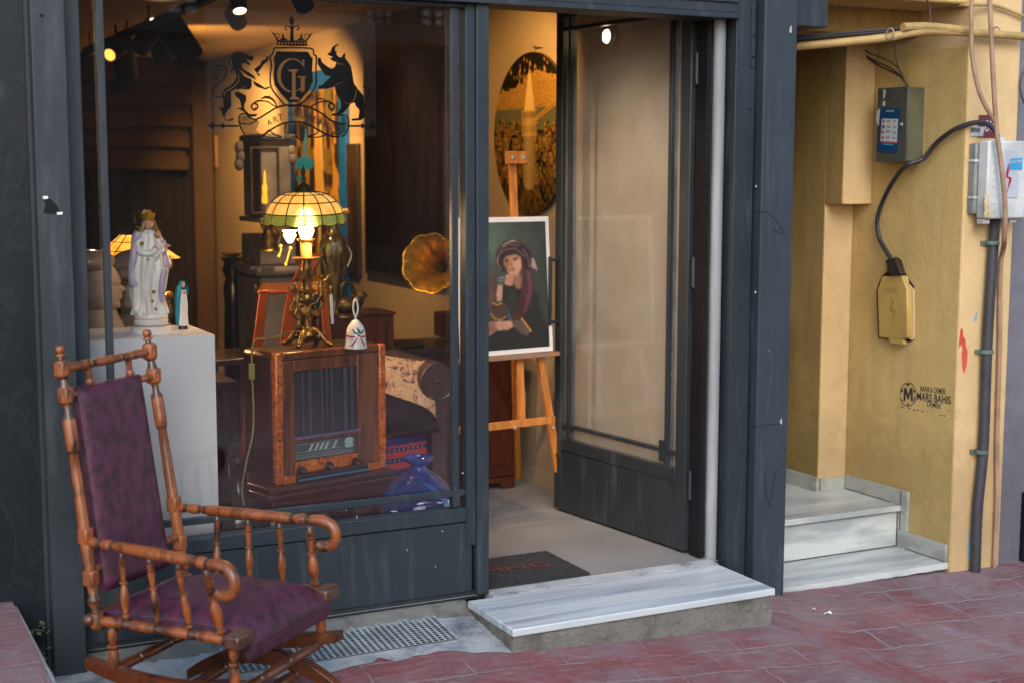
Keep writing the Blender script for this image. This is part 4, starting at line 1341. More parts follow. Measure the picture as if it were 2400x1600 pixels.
for k, (pts, r) in enumerate((([(490, 285), (560, 350), (650, 420), (750, 470), (820, 510), (862, 568)], .004), ([(540, 285), (570, 350), (640, 400), (730, 440), (800, 490), (855, 560)], .0035), ([(560, 290), (600, 345), (690, 380), (790, 440), (840, 530), (850, 568)], .003), ([(775, 290), (780, 350), (795, 430), (830, 520)], .003))):
    MB().tube(smooth_path([onX(*f3(*p), XW - .05 - .006 * k) for p in pts]), r, 6).build('wire', [M['wire'], M['cable'], M['wire'], M['cable']][k], wb)
wr = thing('wire_bundle', 'black wires sagging along the painted pipe behind the pillar', 'wires', tuple(onY(*f3(110, 250), .2)))
for k, pts in enumerate(([(105, 240), (250, 235), (480, 215), (760, 195), (900, 190)], [(105, 262), (300, 245), (520, 225), (740, 210)], [(105, 300), (160, 270), (240, 240), (330, 228)], [(108, 275), (200, 262), (330, 240)])):
    MB().tube(smooth_path([onY(*f3(*p), .18 - .2 * min(1, max(0, (p[0] - 150) / 700))) for p in pts]), .006 if k < 2 else .0025, 6).build('wire', M['cable'], wr)
for pts, y, lab in (([(540, 180), (545, 140), (580, 70), (655, 18)], .28, 'thin curved yellow wire rising from the pipe to the beam'), ([(985, -10), (1005, 60), (1010, 155)], -.03, 'thin grey wire hanging at the top of the pier'), ([(1630, 460), (1605, 520), (1600, 600), (1625, 680)], -.02, 'black wire loop at the right edge of the pier')):
    tag(MB().tube(smooth_path([onY(*f3(*p), y) for p in pts]), .004, 6).build('wire', M['wire'] if 'yellow' not in lab else M['pipe_paint']), lab, 'wire')
for p, l_ in (((745, 225), 'wire tie round the yellow-painted pipe at the inner bend'), ((1440, 215), 'wire tie round the yellow-painted pipe near the right edge')):
    b = MB(); q = onY(*f3(*p), -.03); b.tube([q + Vector((0, .0225 * math.cos(a), .0225 * math.sin(a))) for a in [k * math.pi / 6 for k in range(13)]], .004, 6)
    tag(b.build('pipe_clamp', M['conduit']), l_, 'clamp')
# litter and weeds
q = dZ(1894, 1437, -.12)
def litter(px, py, label, cl, s_, name='paper_scrap'):
    z = 0
    for _i in range(6):
        p = onZ(px, py, z); z = gz(p.x, p.y) + .002
    b = MB()
    b.grid(lambda u, v: p + Vector(((u - .5) * s_[0] + .004 * math.sin(9 * v), (v - .5) * s_[1], .004 * math.sin(5 * u + 3 * v) + .005)), 5, 3)
    tag(b.build(name, cl), label, 'litter')
litter(1820 + 310 * .3826, 1000 + 1145 * .3826, 'crumpled white paper scrap on the red pavement', M['white_paint'], (.04, .018))
litter(1820 + 225 * .3826, 1000 + 1120 * .3826, 'small cream scrap beside the white paper on the pavement', M['sticker_white'], (.018, .012))
litter(600 + 830 * .3401, 1380 + 222 * .3401, 'white litter flake lying on the metal grating', M['white_paint'], (.025, .02))
litter(210, 1560, 'pale lilac paper scrap behind the rocking chair', M['lilac'], (.05, .02))
litter(240, 1562, 'dry leaf crumbs beside the dark pillar', M['conduit'], (.06, .03), 'dry_leaf')
pl = thing('weed', 'small green weed growing at the foot of the pillar', 'plant', (-1.70, -.05, .05))
b = MB()
for k in range(26):
    a = random.uniform(0, 6.28); h = random.uniform(.02, .17); L_2 = random.uniform(.015, .035)
    c0 = Vector((-1.705 + random.uniform(-.015, .03), -.07 + random.uniform(-.02, .02), .07 + h))
    d = Vector((math.cos(a), math.sin(a), .3)); s_ = d.cross(Z).normalized()
    b.prism([c0, c0 + d * L_2 * .5 + s_ * L_2 * .3, c0 + d * L_2, c0 + d * L_2 * .5 - s_ * L_2 * .3], (0, 0, 0))
b.build('foliage', simple('dull_green_leaf', c('#5d6a4a'), c('#3c4a30'), scale=30, rough=.7), pl)
b = MB()
for k in range(5): b.tube([(-1.705, -.07, .03), (-1.71 + k * .006, -.075, .14 + .01 * k)], .0015, 5)
b.build('stem', M['wire'], pl)
# ------------------------------------------------------------------ things in the window, left part
zP = 1.098
ped = thing('plinth', 'tall white painted plinth carrying the porcelain madonna', 'plinth', (-1.3, .4, FLR))
MB().box(-1.53, -1.046, .2, .571, FLR + .001, zP).build('body', M['white_pedestal'], ped, bevel=.002)
def fs(X, Y_): return (200 + X * .2295, 460 + Y_ * .2295)
# porcelain madonna
SY = .36
def S(X, Y_, y=SY): return onY(*fs(X, Y_), y)
cxS = S(675, 1400)
ppx = (S(700, 1400) - S(600, 1400)).length / 100   # metres per crop pixel
st = thing('madonna_statue', 'white porcelain crowned madonna holding a child, on the white plinth', 'statue', (cxS.x, SY, zP))
X0 = cxS.x
def sz(Y_): return zP + (1412 - Y_) * ppx * 1.0
b = MB()
def oct_prof(b, rows, seg=16):
    pr = [((sz(Y_) - zP) / .12, r * ppx) for Y_, r in rows]
    b.lathe((X0, SY, zP), (X0, SY, zP + .12), pr, seg)
oct_prof(b, [(1412, 214), (1402, 218), (1350, 214), (1340, 205), (1325, 180), (1300, 178), (1285, 182), (1270, 170), (1250, 178), (1225, 172), (1218, 150)], 12)
b.build('base', M['porcelain'], st, smooth=30)
b = MB()
for Y_, r in ((1332, 203), (1262, 176)): b.lathe((X0, SY, sz(Y_)), (X0, SY, sz(Y_ - 7)), [(0, (r - 2) * ppx), (.5, (r + 1) * ppx), (1, (r - 2) * ppx)], 12)
b.build('gilt_band', M['gold'], st)
# robe: stacked sections following the silhouette (left, right edge in crop pixels)
rows = [(1225, 500, 835), (1180, 498, 830), (1100, 500, 812), (1000, 495, 808), (930, 485, 815), (860, 482, 825), (780, 480, 838), (700, 485, 842), (620, 495, 832), (540, 500, 815), (480, 520, 800), (430, 530, 790), (390, 545, 770), (365, 600, 730), (345, 640, 700)]
def sil(v):
    f = v * (len(rows) - 1); i = min(int(f), len(rows) - 2); t = f - i
    return [rows[i][k] * (1 - t) + rows[i + 1][k] * t for k in range(3)]
def robe(u, v):
    Y_, l, r = sil(v)
    a = u * 2 * math.pi
    mx = (l + r) / 2; hw = (r - l) / 2
    amp = .12 * (1 - v) + .035
    k = 1 + amp * math.sin(7 * a + 3.5 * v + math.sin(5 * v)) + amp * .6 * math.sin(13 * a - 9 * v)
    q = S(mx, Y_)
    return Vector((X0 + (mx - 675) * ppx + hw * ppx * math.cos(a) * k, SY + hw * ppx * .72 * math.sin(a) * k, sz(Y_)))
b = MB(); b.grid(robe, 72, 60, closed_u=True)
b.build('robe', M['porcelain'], st, smooth=70)
# cloak at both sides
b = MB()
for (s_, L_3) in ((-1, [(385, 560), (440, 528), (540, 508), (640, 500), (740, 478), (840, 478), (930, 500)]), (1, [(470, 800), (540, 818), (620, 838), (700, 850), (735, 848)])):
    pts = [Vector((X0 + (x - 675) * ppx - s_ * .004, SY - .012, sz(y))) for y, x in L_3]
    b.tube(smooth_path(pts, 5), [.015 + .002 * math.sin(k * .5) for k in range(len(smooth_path(pts, 5)))], 10)
b.tube(smooth_path([Vector((X0 + (x - 675) * ppx, SY - .045, sz(y))) for x, y in ((800, 760), (775, 860), (765, 980), (775, 1090))], 5), .011, 8)
b.build('cloak', M['lilac'], st, smooth=80)
# arms, child, head
b = MB()
P_ = lambda X, Y_, d=0: Vector((X0 + (X - 675) * ppx, SY - d * .55, sz(Y_)))
b.tube(smooth_path([P_(560, 420, .02), P_(555, 520, .04), P_(580, 580, .06), P_(660, 590, .085), P_(720, 545, .095)]), [.011] * 8 + [.014] * 8 + [.011] * 8 + [.006], 12)
b.tube(smooth_path([P_(780, 430, .01), P_(800, 510, .04), P_(770, 570, .08), P_(720, 600, .09)]), [.009] * 19, 12)
b.build('sleeve', M['porcelain'], st, smooth=80)
b = MB()
b.ball(P_(715, 545, .09), (.014, .01, .01)); b.ball(P_(835, 520, .06), (.012, .009, .007))
b.ball(P_(735, 405, .085), .0125)
b.ball(P_(668, 300, .02), (.0155, .0165, .02), 14, 10)
b.lathe(P_(668, 375, .0), P_(668, 320, .01), [(0, .011), (1, .009)], 10)
b.build('head', M['skin'], st, smooth=80)
b = MB()
b.tube(smooth_path([P_(740, 425, .07), P_(745, 500, .08), P_(730, 570, .08), P_(715, 630, .075), P_(710, 660, .06)]), [.008] * 6 + [.013] * 12 + [.009] * 7, 12)
b.build('child', M['porcelain'], st, smooth=80)
b = MB()
b.ball(P_(664, 298, .005), (.019, .02, .023), 14, 10)
for s_, x in ((-1, 635), (1, 712)):
    b.tube(smooth_path([P_(x, 270, .01), P_(x + s_ * 18, 330, .012), P_(x + s_ * 40, 375, .012), P_(x + s_ * 62, 395, .01)]), .0105, 8)
b.build('hair', simple('brown_glaze', c('#8a7348'), c('#6b5836'), rough=.25), st, smooth=80)
b = MB()
n_ = 40
inner, outer = [], []
for k in range(n_):
    a = 2 * math.pi * k / n_
    r = .0205
    hh = .024 + .014 * abs(math.cos(a * 2)) ** 3
    p = P_(664, 262, .005) + Vector((math.cos(a) * r, math.sin(a) * r, 0)); t = P_(664, 262, .005) + Vector((math.cos(a) * r * 1.45, math.sin(a) * r * 1.45, hh))
    inner.append(b.v(p)); outer.append(b.v(t))
for k in range(n_): b.face([inner[k], inner[(k + 1) % n_], outer[(k + 1) % n_], outer[k]])
b.build('crown', M['gold'], st, smooth=80)
b = MB()
for (X, Y_) in ((580, 490), (625, 655), (690, 735), (620, 885), (725, 910), (690, 985), (640, 1045), (668, 1080), (700, 1165)):
    u_ = random.random()
    for k in range(5):
        a = k * 1.256
        q = P_(X + 9 * math.cos(a), Y_ + 9 * math.sin(a), .066 if Y_ > 700 else .075)
        b.ball(q + Vector((0, .002, 0)), (.0042, .006, .0042), 6, 4)
b.build('flower_relief', M['gold'], st)

# small blue madonna
sm = thing('madonna_figurine', 'tiny blue-cloaked madonna figurine at the plinth corner', 'figurine', tuple(S(1000, 1385, .42)))
q0 = S(998, 1388, .42); q0.z = zP
pp = ppx * 1.012
G = lambda X, Y_, d=0: Vector((q0.x + (X - 998) * pp, .42 - d, zP + (1388 - Y_) * pp))
b = MB().lathe(q0, q0 + Z * .013, [(0, .0135 / .0135 * .017), (.7, .0165), (1, .014)], 12); b.build('base', M['chair_dark'], sm)
rows2 = [(1350, 945, 1055), (1250, 942, 1050), (1150, 950, 1052), (1050, 965, 1045), (980, 975, 1035)]
def body2(u, v, rows2=rows2, ky=.7):
    f = v * (len(rows2) - 1); i = min(int(f), len(rows2) - 2); t = f - i
    Y_, l, r = [rows2[i][k] * (1 - t) + rows2[i + 1][k] * t for k in range(3)]
    a = u * 2 * math.pi; hw = (r - l) / 2 * pp
    k = 1 + .05 * math.sin(9 * a)
    return G((l + r) / 2, Y_, .004) + Vector((hw * math.cos(a) * k, hw * ky * math.sin(a) * k, 0))
b = MB(); b.grid(body2, 36, 24, closed_u=True); b.build('robe', M['white_paint'], sm, smooth=70)
b = MB()
def cloak(u, v):
    R_ = [(1340, 925, 985), (1200, 920, 1000), (1060, 922, 1040), (980, 935, 1060), (930, 955, 1040), (890, 985, 1012)]
    f = v * 5; i = min(int(f), 4); t = f - i
    Y_, l, r = [R_[i][k] * (1 - t) + R_[i + 1][k] * t for k in range(3)]
    a = -.35 + u * (math.pi + .9); hw = max((r - l) / 2, 30) * pp
    return G((l + r) / 2 + 6, Y_, -.002) + Vector((hw * 1.15 * math.cos(a), hw * .95 * math.sin(a), 0))
b.grid(cloak, 20, 24)
b.build('cloak', M['turquoise'], sm, smooth=80)
b = MB().ball(G(1000, 930, .012), (.007, .007, .0095), 10, 8); b.ball(G(1012, 1000, .02), (.007, .006, .006), 8, 6)
b.build('head', M['skin'], sm, smooth=80)
b = MB()
b.ball(G(995, 925, .003), (.0115, .011, .0135), 10, 8); b.tube(smooth_path([G(975, 940, .006), G(960, 1000, .008), G(948, 1100, .008), G(945, 1250, .006), G(950, 1345, .002)]), .0085, 8)
b.build('veil', M['turquoise'], sm, smooth=80)

# clay sculpture of two heads behind
HY = .80
def head_mesh(b, ce, s_, face, cap):
    """a head: ellipsoid skull with brow, nose, lips and chin along the direction 'face'"""
    fd = Vector(face).normalized(); sd = fd.cross(Z).normalized()
    def f(u, v):
        th = math.pi * v; ph = 2 * math.pi * u
        d = fd * (math.sin(th) * math.cos(ph)) + sd * (math.sin(th) * math.sin(ph)) + Z * math.cos(th)
        r = s_ * (1.0 + .22 * abs(d.z))
        zz = d.z; fr = max(0, d.dot(fd)); side = abs(d.dot(sd))
        r *= 1 - .16 * side
        g = lambda z0, w_, h, sw: h * math.exp(-((zz - z0) / w_) ** 2) * math.exp(-(side / sw) ** 2) * (fr > 0)
        r += s_ * (g(.22, .12, .06, .5) + g(-.08, .13, .22, .14) - g(.08, .07, .05, .5) + g(-.34, .05, .12, .2) + g(-.44, .045, .10, .2) + g(-.68, .12, .14, .25) - g(-.39, .03, .04, .3) - g(-.54, .05, .04, .3))
        return ce + d * r
    b.grid(f, 56, 56, closed_u=True)
hs = thing('head_sculpture', 'grey clay sculpture of two heads wearing glossy caps behind the madonna', 'sculpture', (-1.33, HY, zP))
hc1 = onY(222, 672, HY); hc2 = onY(322, 668, HY + .1)
b = MB()
head_mesh(b, hc1, .090, (1, -.25, -.05), None)
head_mesh(b, hc2, .090, (-.55, -.75, -.35), None)
b.tube([Vector((hc1.x + .02, HY + .03, .97)), Vector((hc1.x, HY + .01, hc1.z - .04))], [.13, .055], 20)
b.tube([Vector((hc2.x + .02, HY + .09, .97)), Vector((hc2.x + .02, HY + .12, hc2.z - .02))], [.12, .06], 20)
b.build('bust', M['clay'], hs, smooth=80)
M['cap_glaze'] = simple('grey_brown_glaze', c('#8d8078'), c('#75685f'), rough=.12, coat=.7)
b = MB()
b.ball(hc1 + Vector((-.025, 0, .095)), (.105, .105, .045), 24, 12)
b.build('cap', M['cap_glaze'], hs, smooth=80)
b = MB()
b.ball(hc2 + Vector((.02, .01, .08)), (.12, .105, .06), 24, 12); b.ball(hc2 + Vector((-.01, -.05, .045)), (.085, .075, .034), 20, 8)
b.build('cap', M['cap_glaze'], hs, smooth=80)
MB().box(-1.62, -1.02, .66, 1.1, FLR + .001, .969).build('stand', M['black_wood'], hs)

# stained-glass lamp behind
def shade_glass(name, cl, cl2, es):
    m, n, b = newmat(name)
    v = coords(n)
    f = noise(n, v, 14, 5, 0.6, 1.0)
    col_ = ramp(n, f, [(.35, cl), (.65, cl2)])
    n.links.new(col_, b.inputs['Base Color'])
    n.links.new(col_, b.inputs['Emission Color'])
    b.inputs['Emission Strength'].default_value = es
    b.inputs['Roughness'].default_value = .25
    b.inputs['Transmission Weight'].default_value = .25
    return m
M['shade_cream'] = shade_glass('cream_stained_glass', c('#d8943a'), c('#e8b25c'), .62)
M['shade_green'] = shade_glass('green_stained_glass', c('#6f7a22'), c('#969436'), .26)
M['shade_orange'] = shade_glass('orange_stained_glass', c('#e8791c'), c('#ffa53c'), 1.1)
M['lead'] = simple('dark_lead_came', (.05, .045, .03), (.03, .028, .02), rough=.5, metal=.5)
M['bulb'] = emit('lamp_bulb', (1.0, .72, .34), 60)
def stained_shade(parent, ce, R_, H_, nseg, levels, mats, tilt=(0, 0, 1), lead=.0025, hatr=.22, prof_pow=1.0, scallop=0.0):
    """dome shade: glass panels per ring, lead cames between, metal cap"""
    ax = Vector(tilt).normalized(); ux = ax.orthogonal().normalized(); uy = ax.cross(ux)
    def pt(a, t):      # t 0 rim .. 1 cap
        rr = R_ * (1 - (1 - hatr) * (t ** 1.7)) if prof_pow == 1.0 else R_ * (1 - (1 - hatr) * t ** prof_pow)
        h = H_ * math.sin(t * math.pi / 2) if prof_pow == 1.0 else H_ * t
        dz_ = 0
        if scallop and t < .02: dz_ = -scallop * abs(math.sin(a * nseg / 2))
        return ce + ux * rr * math.cos(a) + uy * rr * math.sin(a) + ax * (h + dz_)
    for li in range(len(levels) - 1):
        b = MB(); t0, t1 = levels[li], levels[li + 1]
        for k in range(nseg * 4):
            for j in range(3):
                a0, a1 = 2 * math.pi * k / (nseg * 4), 2 * math.pi * (k + 1) / (nseg * 4)
                q0_, q1_ = t0 + (t1 - t0) * j / 3, t0 + (t1 - t0) * (j + 1) / 3
                b.quad(pt(a0, q0_), pt(a1, q0_), pt(a1, q1_), pt(a0, q1_))
        b.build('shade_panel', mats[li], parent, smooth=60)
    b = MB()
    for k in range(nseg):
        a = 2 * math.pi * k / nseg
        b.tube([pt(a, levels[0] + (levels[-1] - levels[0]) * j / 12) for j in range(13)], lead, 6)
    for t in levels:
        b.tube([pt(2 * math.pi * k / (nseg * 4), t) for k in range(nseg * 4 + 1)], lead, 6, cap=False)
    b.build('lead_came', M['lead'], parent)
    top = pt(0, 1.0); cap = ce + ax * H_
    MB().lathe(cap - ax * .008, cap + ax * .10, [(0, R_ * hatr * 1.08), (.12, R_ * hatr), (.3, R_ * hatr * .5), (.4, .006), (.5, .01), (.62, .005), (.78, .008), (1, .001)], 20).build('finial', M['brass_dark'], parent)
def point(name, loc, e, cl=(1, .55, .2), r=.03, parent=None):
    l = bpy.data.lights.new(name, 'POINT'); l.energy = e; l.color = cl; l.shadow_soft_size = r
    o = bpy.data.objects.new(name, l); col.objects.link(o); o.location = loc
    return o
ty = 1.35
tc = onY(318, 640, ty)
tl = thing('table_lamp', 'lit orange stained-glass table lamp behind the clay heads', 'lamp', (tc.x, ty, .8))
stained_shade(tl, Vector((tc.x, ty, onY(318, 606, ty).z)), .185, .10, 12, [0, .35, .7, 1], [M['shade_orange']] * 3, prof_pow=.9, hatr=.3)
MB().lathe((tc.x, ty, .801), (tc.x, ty, tc.z + .02), [(0, .09), (.05, .085), (.1, .03), (.3, .018), (.5, .03), (.7, .014), (1, .012)], 16).build('stem', M['brass_dark'], tl)
MB().ball((tc.x, ty, tc.z + .015), .026, 12, 8).build('bulb', M['bulb'], tl)
b = MB()
for x in (392, 412): b.tube([onY(x, 640, ty - .12), onY(x + 1, 760, ty - .12)], .0012, 5)
b.build('pull_chain', M['brass_dark'], tl)
point('lamp_light', (tc.x, ty, tc.z - .03), 7)
tb = thing('side_table', 'low black table carrying the orange lamp', 'table', (tc.x, ty, FLR))
b = MB().box(tc.x - .3, tc.x + .35, ty - .25, ty + .3, .77, .80)
b.build('table_top', M['black_wood'], tb, bevel=.004)
for sx_ in (-1, 1):
    for sy_ in (-1, 1):
        MB().lathe((tc.x + .03 + sx_ * .27, ty + .02 + sy_ * .22, FLR), (tc.x + .03 + sx_ * .27, ty + .02 + sy_ * .22, .77), [(0, .015), (1, .022)], 10).build('leg', M['black_wood'], tb)
# small gilded trinket on that table
q = onY(200 + 860 * .2295, 460 + 1100 * .2295, ty - .15)
tr_ = thing('trinket', 'small gilt and glass trinket between the two madonnas', 'ornament', (q.x, q.y, .801))
b = MB().lathe((q.x, q.y, .801), (q.x, q.y, q.z + .02), [(0, .03), (.1, .028), (.15, .008), (.6, .006), (.7, .02), (.85, .022), (1, .004)], 12)
b.build('stand', M['brass_dark'], tr_)
MB().ball((q.x, q.y, q.z + .035), .018, 10, 8).build('knob', M['gold'], tr_)
# ------------------------------------------------------------------ radio on its table
RA = R(15)
rU = Vector((math.cos(RA), math.sin(RA), 0)); rV = Vector((-math.sin(RA), math.cos(RA), 0))
YR = .36
RO = onY(646, 1137, YR)             # front-left bottom corner
RT = onY(646, 828, YR)
def fit_w():
    best = None
    for k in range(200, 520):
        w_ = k / 1000
        p = RO + rU * w_
        v = p - CAM
        px = 1200 + FPX * v.dot(rt) / v.dot(fw)
        e = abs(px - 903)
        if best is None or e < best[0]: best = (e, w_)
    return best[1]
RW = fit_w(); RH = RT.z - RO.z; RD = .23
rad = thing('radio', 'upright walnut radio with burl edges, dark grille and tuning dial', 'radio', tuple(RO + rU * RW / 2 + rV * RD / 2))
def rp(u, v, w_): return RO + rU * u + rV * v + Z * w_
def rbox(b, u0, u1, v0, v1, z0, z1): return b.obox(rp(u0, v0, z0), rU * (u1 - u0), rV * (v1 - v0), Z * (z1 - z0))
b = MB(); rbox(b, 0.004, RW - .004, .012, RD, 0, RH)
b.build('cabinet', M['radio_dark'], rad, bevel=.02)
b = MB(); rbox(b, .034, .085, -.004, .011, .03, RH - .03); rbox(b, RW - .13, RW - .034, -.004, .011, .03, RH - .03); rbox(b, .0851, RW - .1301, -.004, .011, RH - .075, RH - .03)
b.build('front_board', M['radio_wood'], rad, bevel=.003)
# burl frame round the front
b = MB(); rbox(b, 0, .033, -.012, .02, .0, RH); b.build('burl_edge', M['burl'], rad, bevel=.008)
b = MB(); rbox(b, RW - .033, RW, -.012, .02, .0, RH); b.build('burl_edge', M['burl'], rad, bevel=.008)
b = MB(); rbox(b, .0331, RW - .0331, -.010, .02, RH - .028, RH + .001); b.build('burl_edge', M['radio_wood'], rad, bevel=.006)
b = MB(); rbox(b, .0331, RW - .0331, -.010, .02, .0, .03); b.build('burl_edge', M['burl'], rad, bevel=.004)
gx0, gx1 = .0855, RW - .1305
M['grille_cloth'] = simple('dark_grille_cloth', (.03, .032, .04), (.02, .022, .028), rough=.8, scale=90, bs=.3, bscale=200)
b = MB(); rbox(b, gx0, gx1, .006, .0115, .17, RH - .0755); b.build('grille_cloth', M['grille_cloth'], rad)
b = MB()
for k, (o_, w_) in enumerate(((.12, .012), (.22, .022), (.42, .012), (.5, .012), (.58, .012), (.78, .022), (.9, .012))):
    x = gx0 + (gx1 - gx0) * o_
    rbox(b, x, x + w_ * .7, -.002, .0055, .17, RH - .0756)
b.build('grille_slats', simple('grey_slats', (.06, .065, .08), (.045, .05, .06), rough=.45), rad, bevel=.002)
b = MB(); rbox(b, gx0 - .002, gx1 + .004, -.014, .011, .160, .1695); b.build('dial_ledge', simple('pale_ledge', c('#6f6a86'), rough=.35), rad, bevel=.002)
b = MB(); rbox(b, gx0, gx1, -.001, .011, .148, .1598); b.build('front_board', M['radio_wood'], rad)
M['dial'] = simple('dial_glass', c('#3d484a'), c('#56646a'), scale=9, rough=.15, coat=.6)
b = MB(); b.obox(rp(gx0, .008, .078), rU * (gx1 - gx0), Z * .068 - rV * -.004, rV * .003)
dl = b.build('dial', M['dial'], rad)
M['dialprint'] = simple('pale_dial_print', c('#9fb0ae'), c('#8b9c9a'), rough=.4)
b = MB()
def dp(u, w_): return rp(gx0 + (gx1 - gx0) * u, .0072, .079 + .066 * w_)
for w_, u1 in ((.88, .72), (.42, .74), (.26, .74), (.14, .9), (.05, .95)): b.prism([dp(.03, w_), dp(u1, w_), dp(u1, w_ + .022), dp(.03, w_ + .022)], (0, 0, 0))
for u in (.22, .31, .39, .47, .6): b.prism([dp(u, .44), dp(u + .045, .44), dp(u + .1, .82), dp(u + .055, .84)], (0, 0, 0))
b.prism([dp(u_, w_) for u_, w_ in ((.82, .35), (.88, .3), (.95, .38), (.94, .6), (.95, .82), (.9, .93), (.83, .9), (.80, .7), (.82, .55), (.80, .48))], (0, 0, 0))
b.build('dial_markings', M['dialprint'], dl)
b = MB(); rbox(b, gx0, gx1, -.001, .011, .033, .076); b.build('control_panel', M['burl'], rad)
for u in (.06, .5, .93):
    x = gx0 + (gx1 - gx0) * u
    b = MB().lathe(rp(x, -.0105, .045), rp(x, -.034, .043), [(0, .017), (.5, .017), (.85, .015), (1, .011)], 18)
    kn = b.build('knob', M['black_plastic'], rad)
    MB().lathe(rp(x, -.0341, .043), rp(x, -.036, .043), [(0, .005), (1, .003)], 10).build('knob_centre', M['gold'], kn)
b = MB(); rbox(b, .075, RW - .10, -.034, -.0125, -.0, .034); b.build('black_apron', M['black_plastic'], rad, bevel=.008)
b = MB(); rbox(b, .078, RW - .103, -.0362, -.0345, .010, .016); b.build('trim_strip', simple('blue_trim', c('#3f7ea0'), rough=.3), rad)
# table below
TZ = RO.z - .001
rtb = thing('radio_table', 'low carved mahogany table under the walnut radio', 'table', tuple(rp(RW / 2, RD / 2, 0) - Z * (RO.z - FLR)))
b = MB(); rbox(b, -.05, RW + .012, -.045, RD + .04, -.024, -.001); rbox(b, -.058, RW + .02, -.055, RD + .05, -.046, -.0245)
b.build('table_top', M['mahogany'], rtb, bevel=.006)
b = MB(); rbox(b, -.035, RW - .005, -.03, RD + .02, -.125, -.0465)
b.build('apron', M['mahogany'], rtb, bevel=.004)
for (u, v) in ((-.03, -.025), (RW - .03, -.025), (-.03, RD), (RW - .03, RD)):
    a = rp(u + .012, v + .012, 0); a.z = FLR
    t = rp(u + .012, v + .012, -.125)
    MB().tube(smooth_path([t, t.lerp(a, .3) + (rU * (1 if u > 0 else -1) + rV * -.3) * .02, t.lerp(a, .75) - rU * (.01 if u > 0 else -.01), a]), [.024] * 6 + [.02] * 6 + [.015] * 6 + [.017], 10).build('leg', M['mahogany'], rtb)

# ------------------------------------------------------------------ brass lamp on the radio
RTz = RO.z + RH + .001
fl = lambda X, Y_: (500 + X * .33167, 300 + Y_ * .33167)
lb0 = onZ(*fl(667, 1530), RTz)
LY = lb0.y
LP = lambda X, Y_, d=0: onY(*fl(X, Y_), LY + d)
s_px = (LP(700, 1400) - LP(600, 1400)).length / 100
lamp = thing('brass_lamp', 'lit brass lamp with cream and green stained-glass shade, standing on the radio', 'lamp', tuple(lb0))
ax0 = Vector((lb0.x, LY, RTz)); lx = lb0.x
lz = lambda Y_: RTz + (1530 - Y_) * s_px
pr = []
zb, zt_ = lz(1530), lz(955)
for Y_, r in ((1480, 40), (1450, 46), (1430, 30), (1400, 24), (1385, 30), (1370, 24), (1340, 38), (1325, 42), (1310, 30), (1290, 34), (1270, 26), (1250, 36), (1235, 62), (1225, 64), (1215, 40), (1190, 36), (1170, 54), (1160, 56), (1150, 34), (1110, 30), (1090, 40), (1080, 26), (1040, 30), (1020, 38), (1000, 32), (960, 30)):
    pr.append(((lz(Y_) - zb) / (zt_ - zb), r * s_px))
MB().lathe((lx, LY, zb), (lx, LY, zt_), pr, 18).build('stem', M['brass'], lamp, smooth=50)
# four scrolled feet
b = MB()
for k in range(4):
    a = R(50 + 90 * k); d = Vector((math.cos(a), math.sin(a), 0))
    o = Vector((lx, LY, 0))
    R1 = 165 * s_px
    b.tube(smooth_path([o + Z * lz(1440), o + d * R1 * .25 + Z * lz(1430), o + d * R1 * .55 + Z * lz(1455), o + d * R1 * .8 + Z * lz(1505), o + d * R1 + Z * (lz(1530) + .006)]), [.013] * 6 + [.012] * 6 + [.010] * 6 + [.008] * 6 + [.010], 8)
    b.ball(o + d * R1 * 1.02 + Z * (RTz + .006), (.014, .014, .006), 10, 6)
    b.ball(o + d * R1 * .5 + Z * lz(1470), (.014, .014, .016), 8, 6)
b.ball((lx, LY, lz(1465)), (.03, .03, .014), 16, 8)
b.build('foot', M['brass'], lamp, smooth=60)
# cherub figures and branches
def cherub(cx, cy, flip, name='cherub'):
    b = MB(); q = LP(cx, cy, -.02)
    k = s_px * 1.0
    g = lambda x, y, d=0: q + Vector((x * k * flip, -d, -y * k))
    b.ball(g(0, -95), .0095, 10, 8)
    b.tube(smooth_path([g(0, -70), g(-6, -35), g(0, 10), g(-10, 45)]), [.007] * 6 + [.011] * 6 + [.010] * 6 + [.009], 10)
    b.tube(smooth_path([g(-5, -55), g(35, -75), g(55, -105)]), .0042, 8)
    b.tube(smooth_path([g(0, -55), g(-35, -45), g(-60, -20)]), .0042, 8)
    b.tube(smooth_path([g(-8, 40), g(-35, 75), g(-75, 95), g(-95, 140)]), [.0075] * 6 + [.0065] * 6 + [.005] * 6 + [.004], 8)
    b.tube(smooth_path([g(-2, 40), g(15, 85), g(-15, 120), g(-5, 165)]), [.0075] * 6 + [.0065] * 6 + [.005] * 6 + [.004], 8)
    b.tube(smooth_path([g(-20, 20), g(-60, 30), g(-50, 75), g(-90, 60)]), .005, 6)
    return b.build(name, M['brass'], lamp, smooth=80)
cherub(762, 1150, 1); cherub(590, 1230, -1)
b = MB()
for pts in ([(650, 1220), (690, 1150), (740, 1190), (780, 1120), (800, 1070)], [(650, 1225), (600, 1170), (560, 1140), (580, 1110)], [(660, 1180), (705, 1240), (730, 1290), (720, 1260)], [(640, 1170), (560, 1240), (545, 1300), (590, 1350)]):
    b.tube(smooth_path([LP(x, y, -.012) for x, y in pts]), .0042, 7)
for (x, y) in ((800, 1070), (580, 1105), (560, 1290), (700, 1200), (830, 1130), (600, 1290)): b.ball(LP(x, y, -.012), (.009, .007, .009), 8, 6)
b.build('scrollwork', M['brass'], lamp, smooth=80)
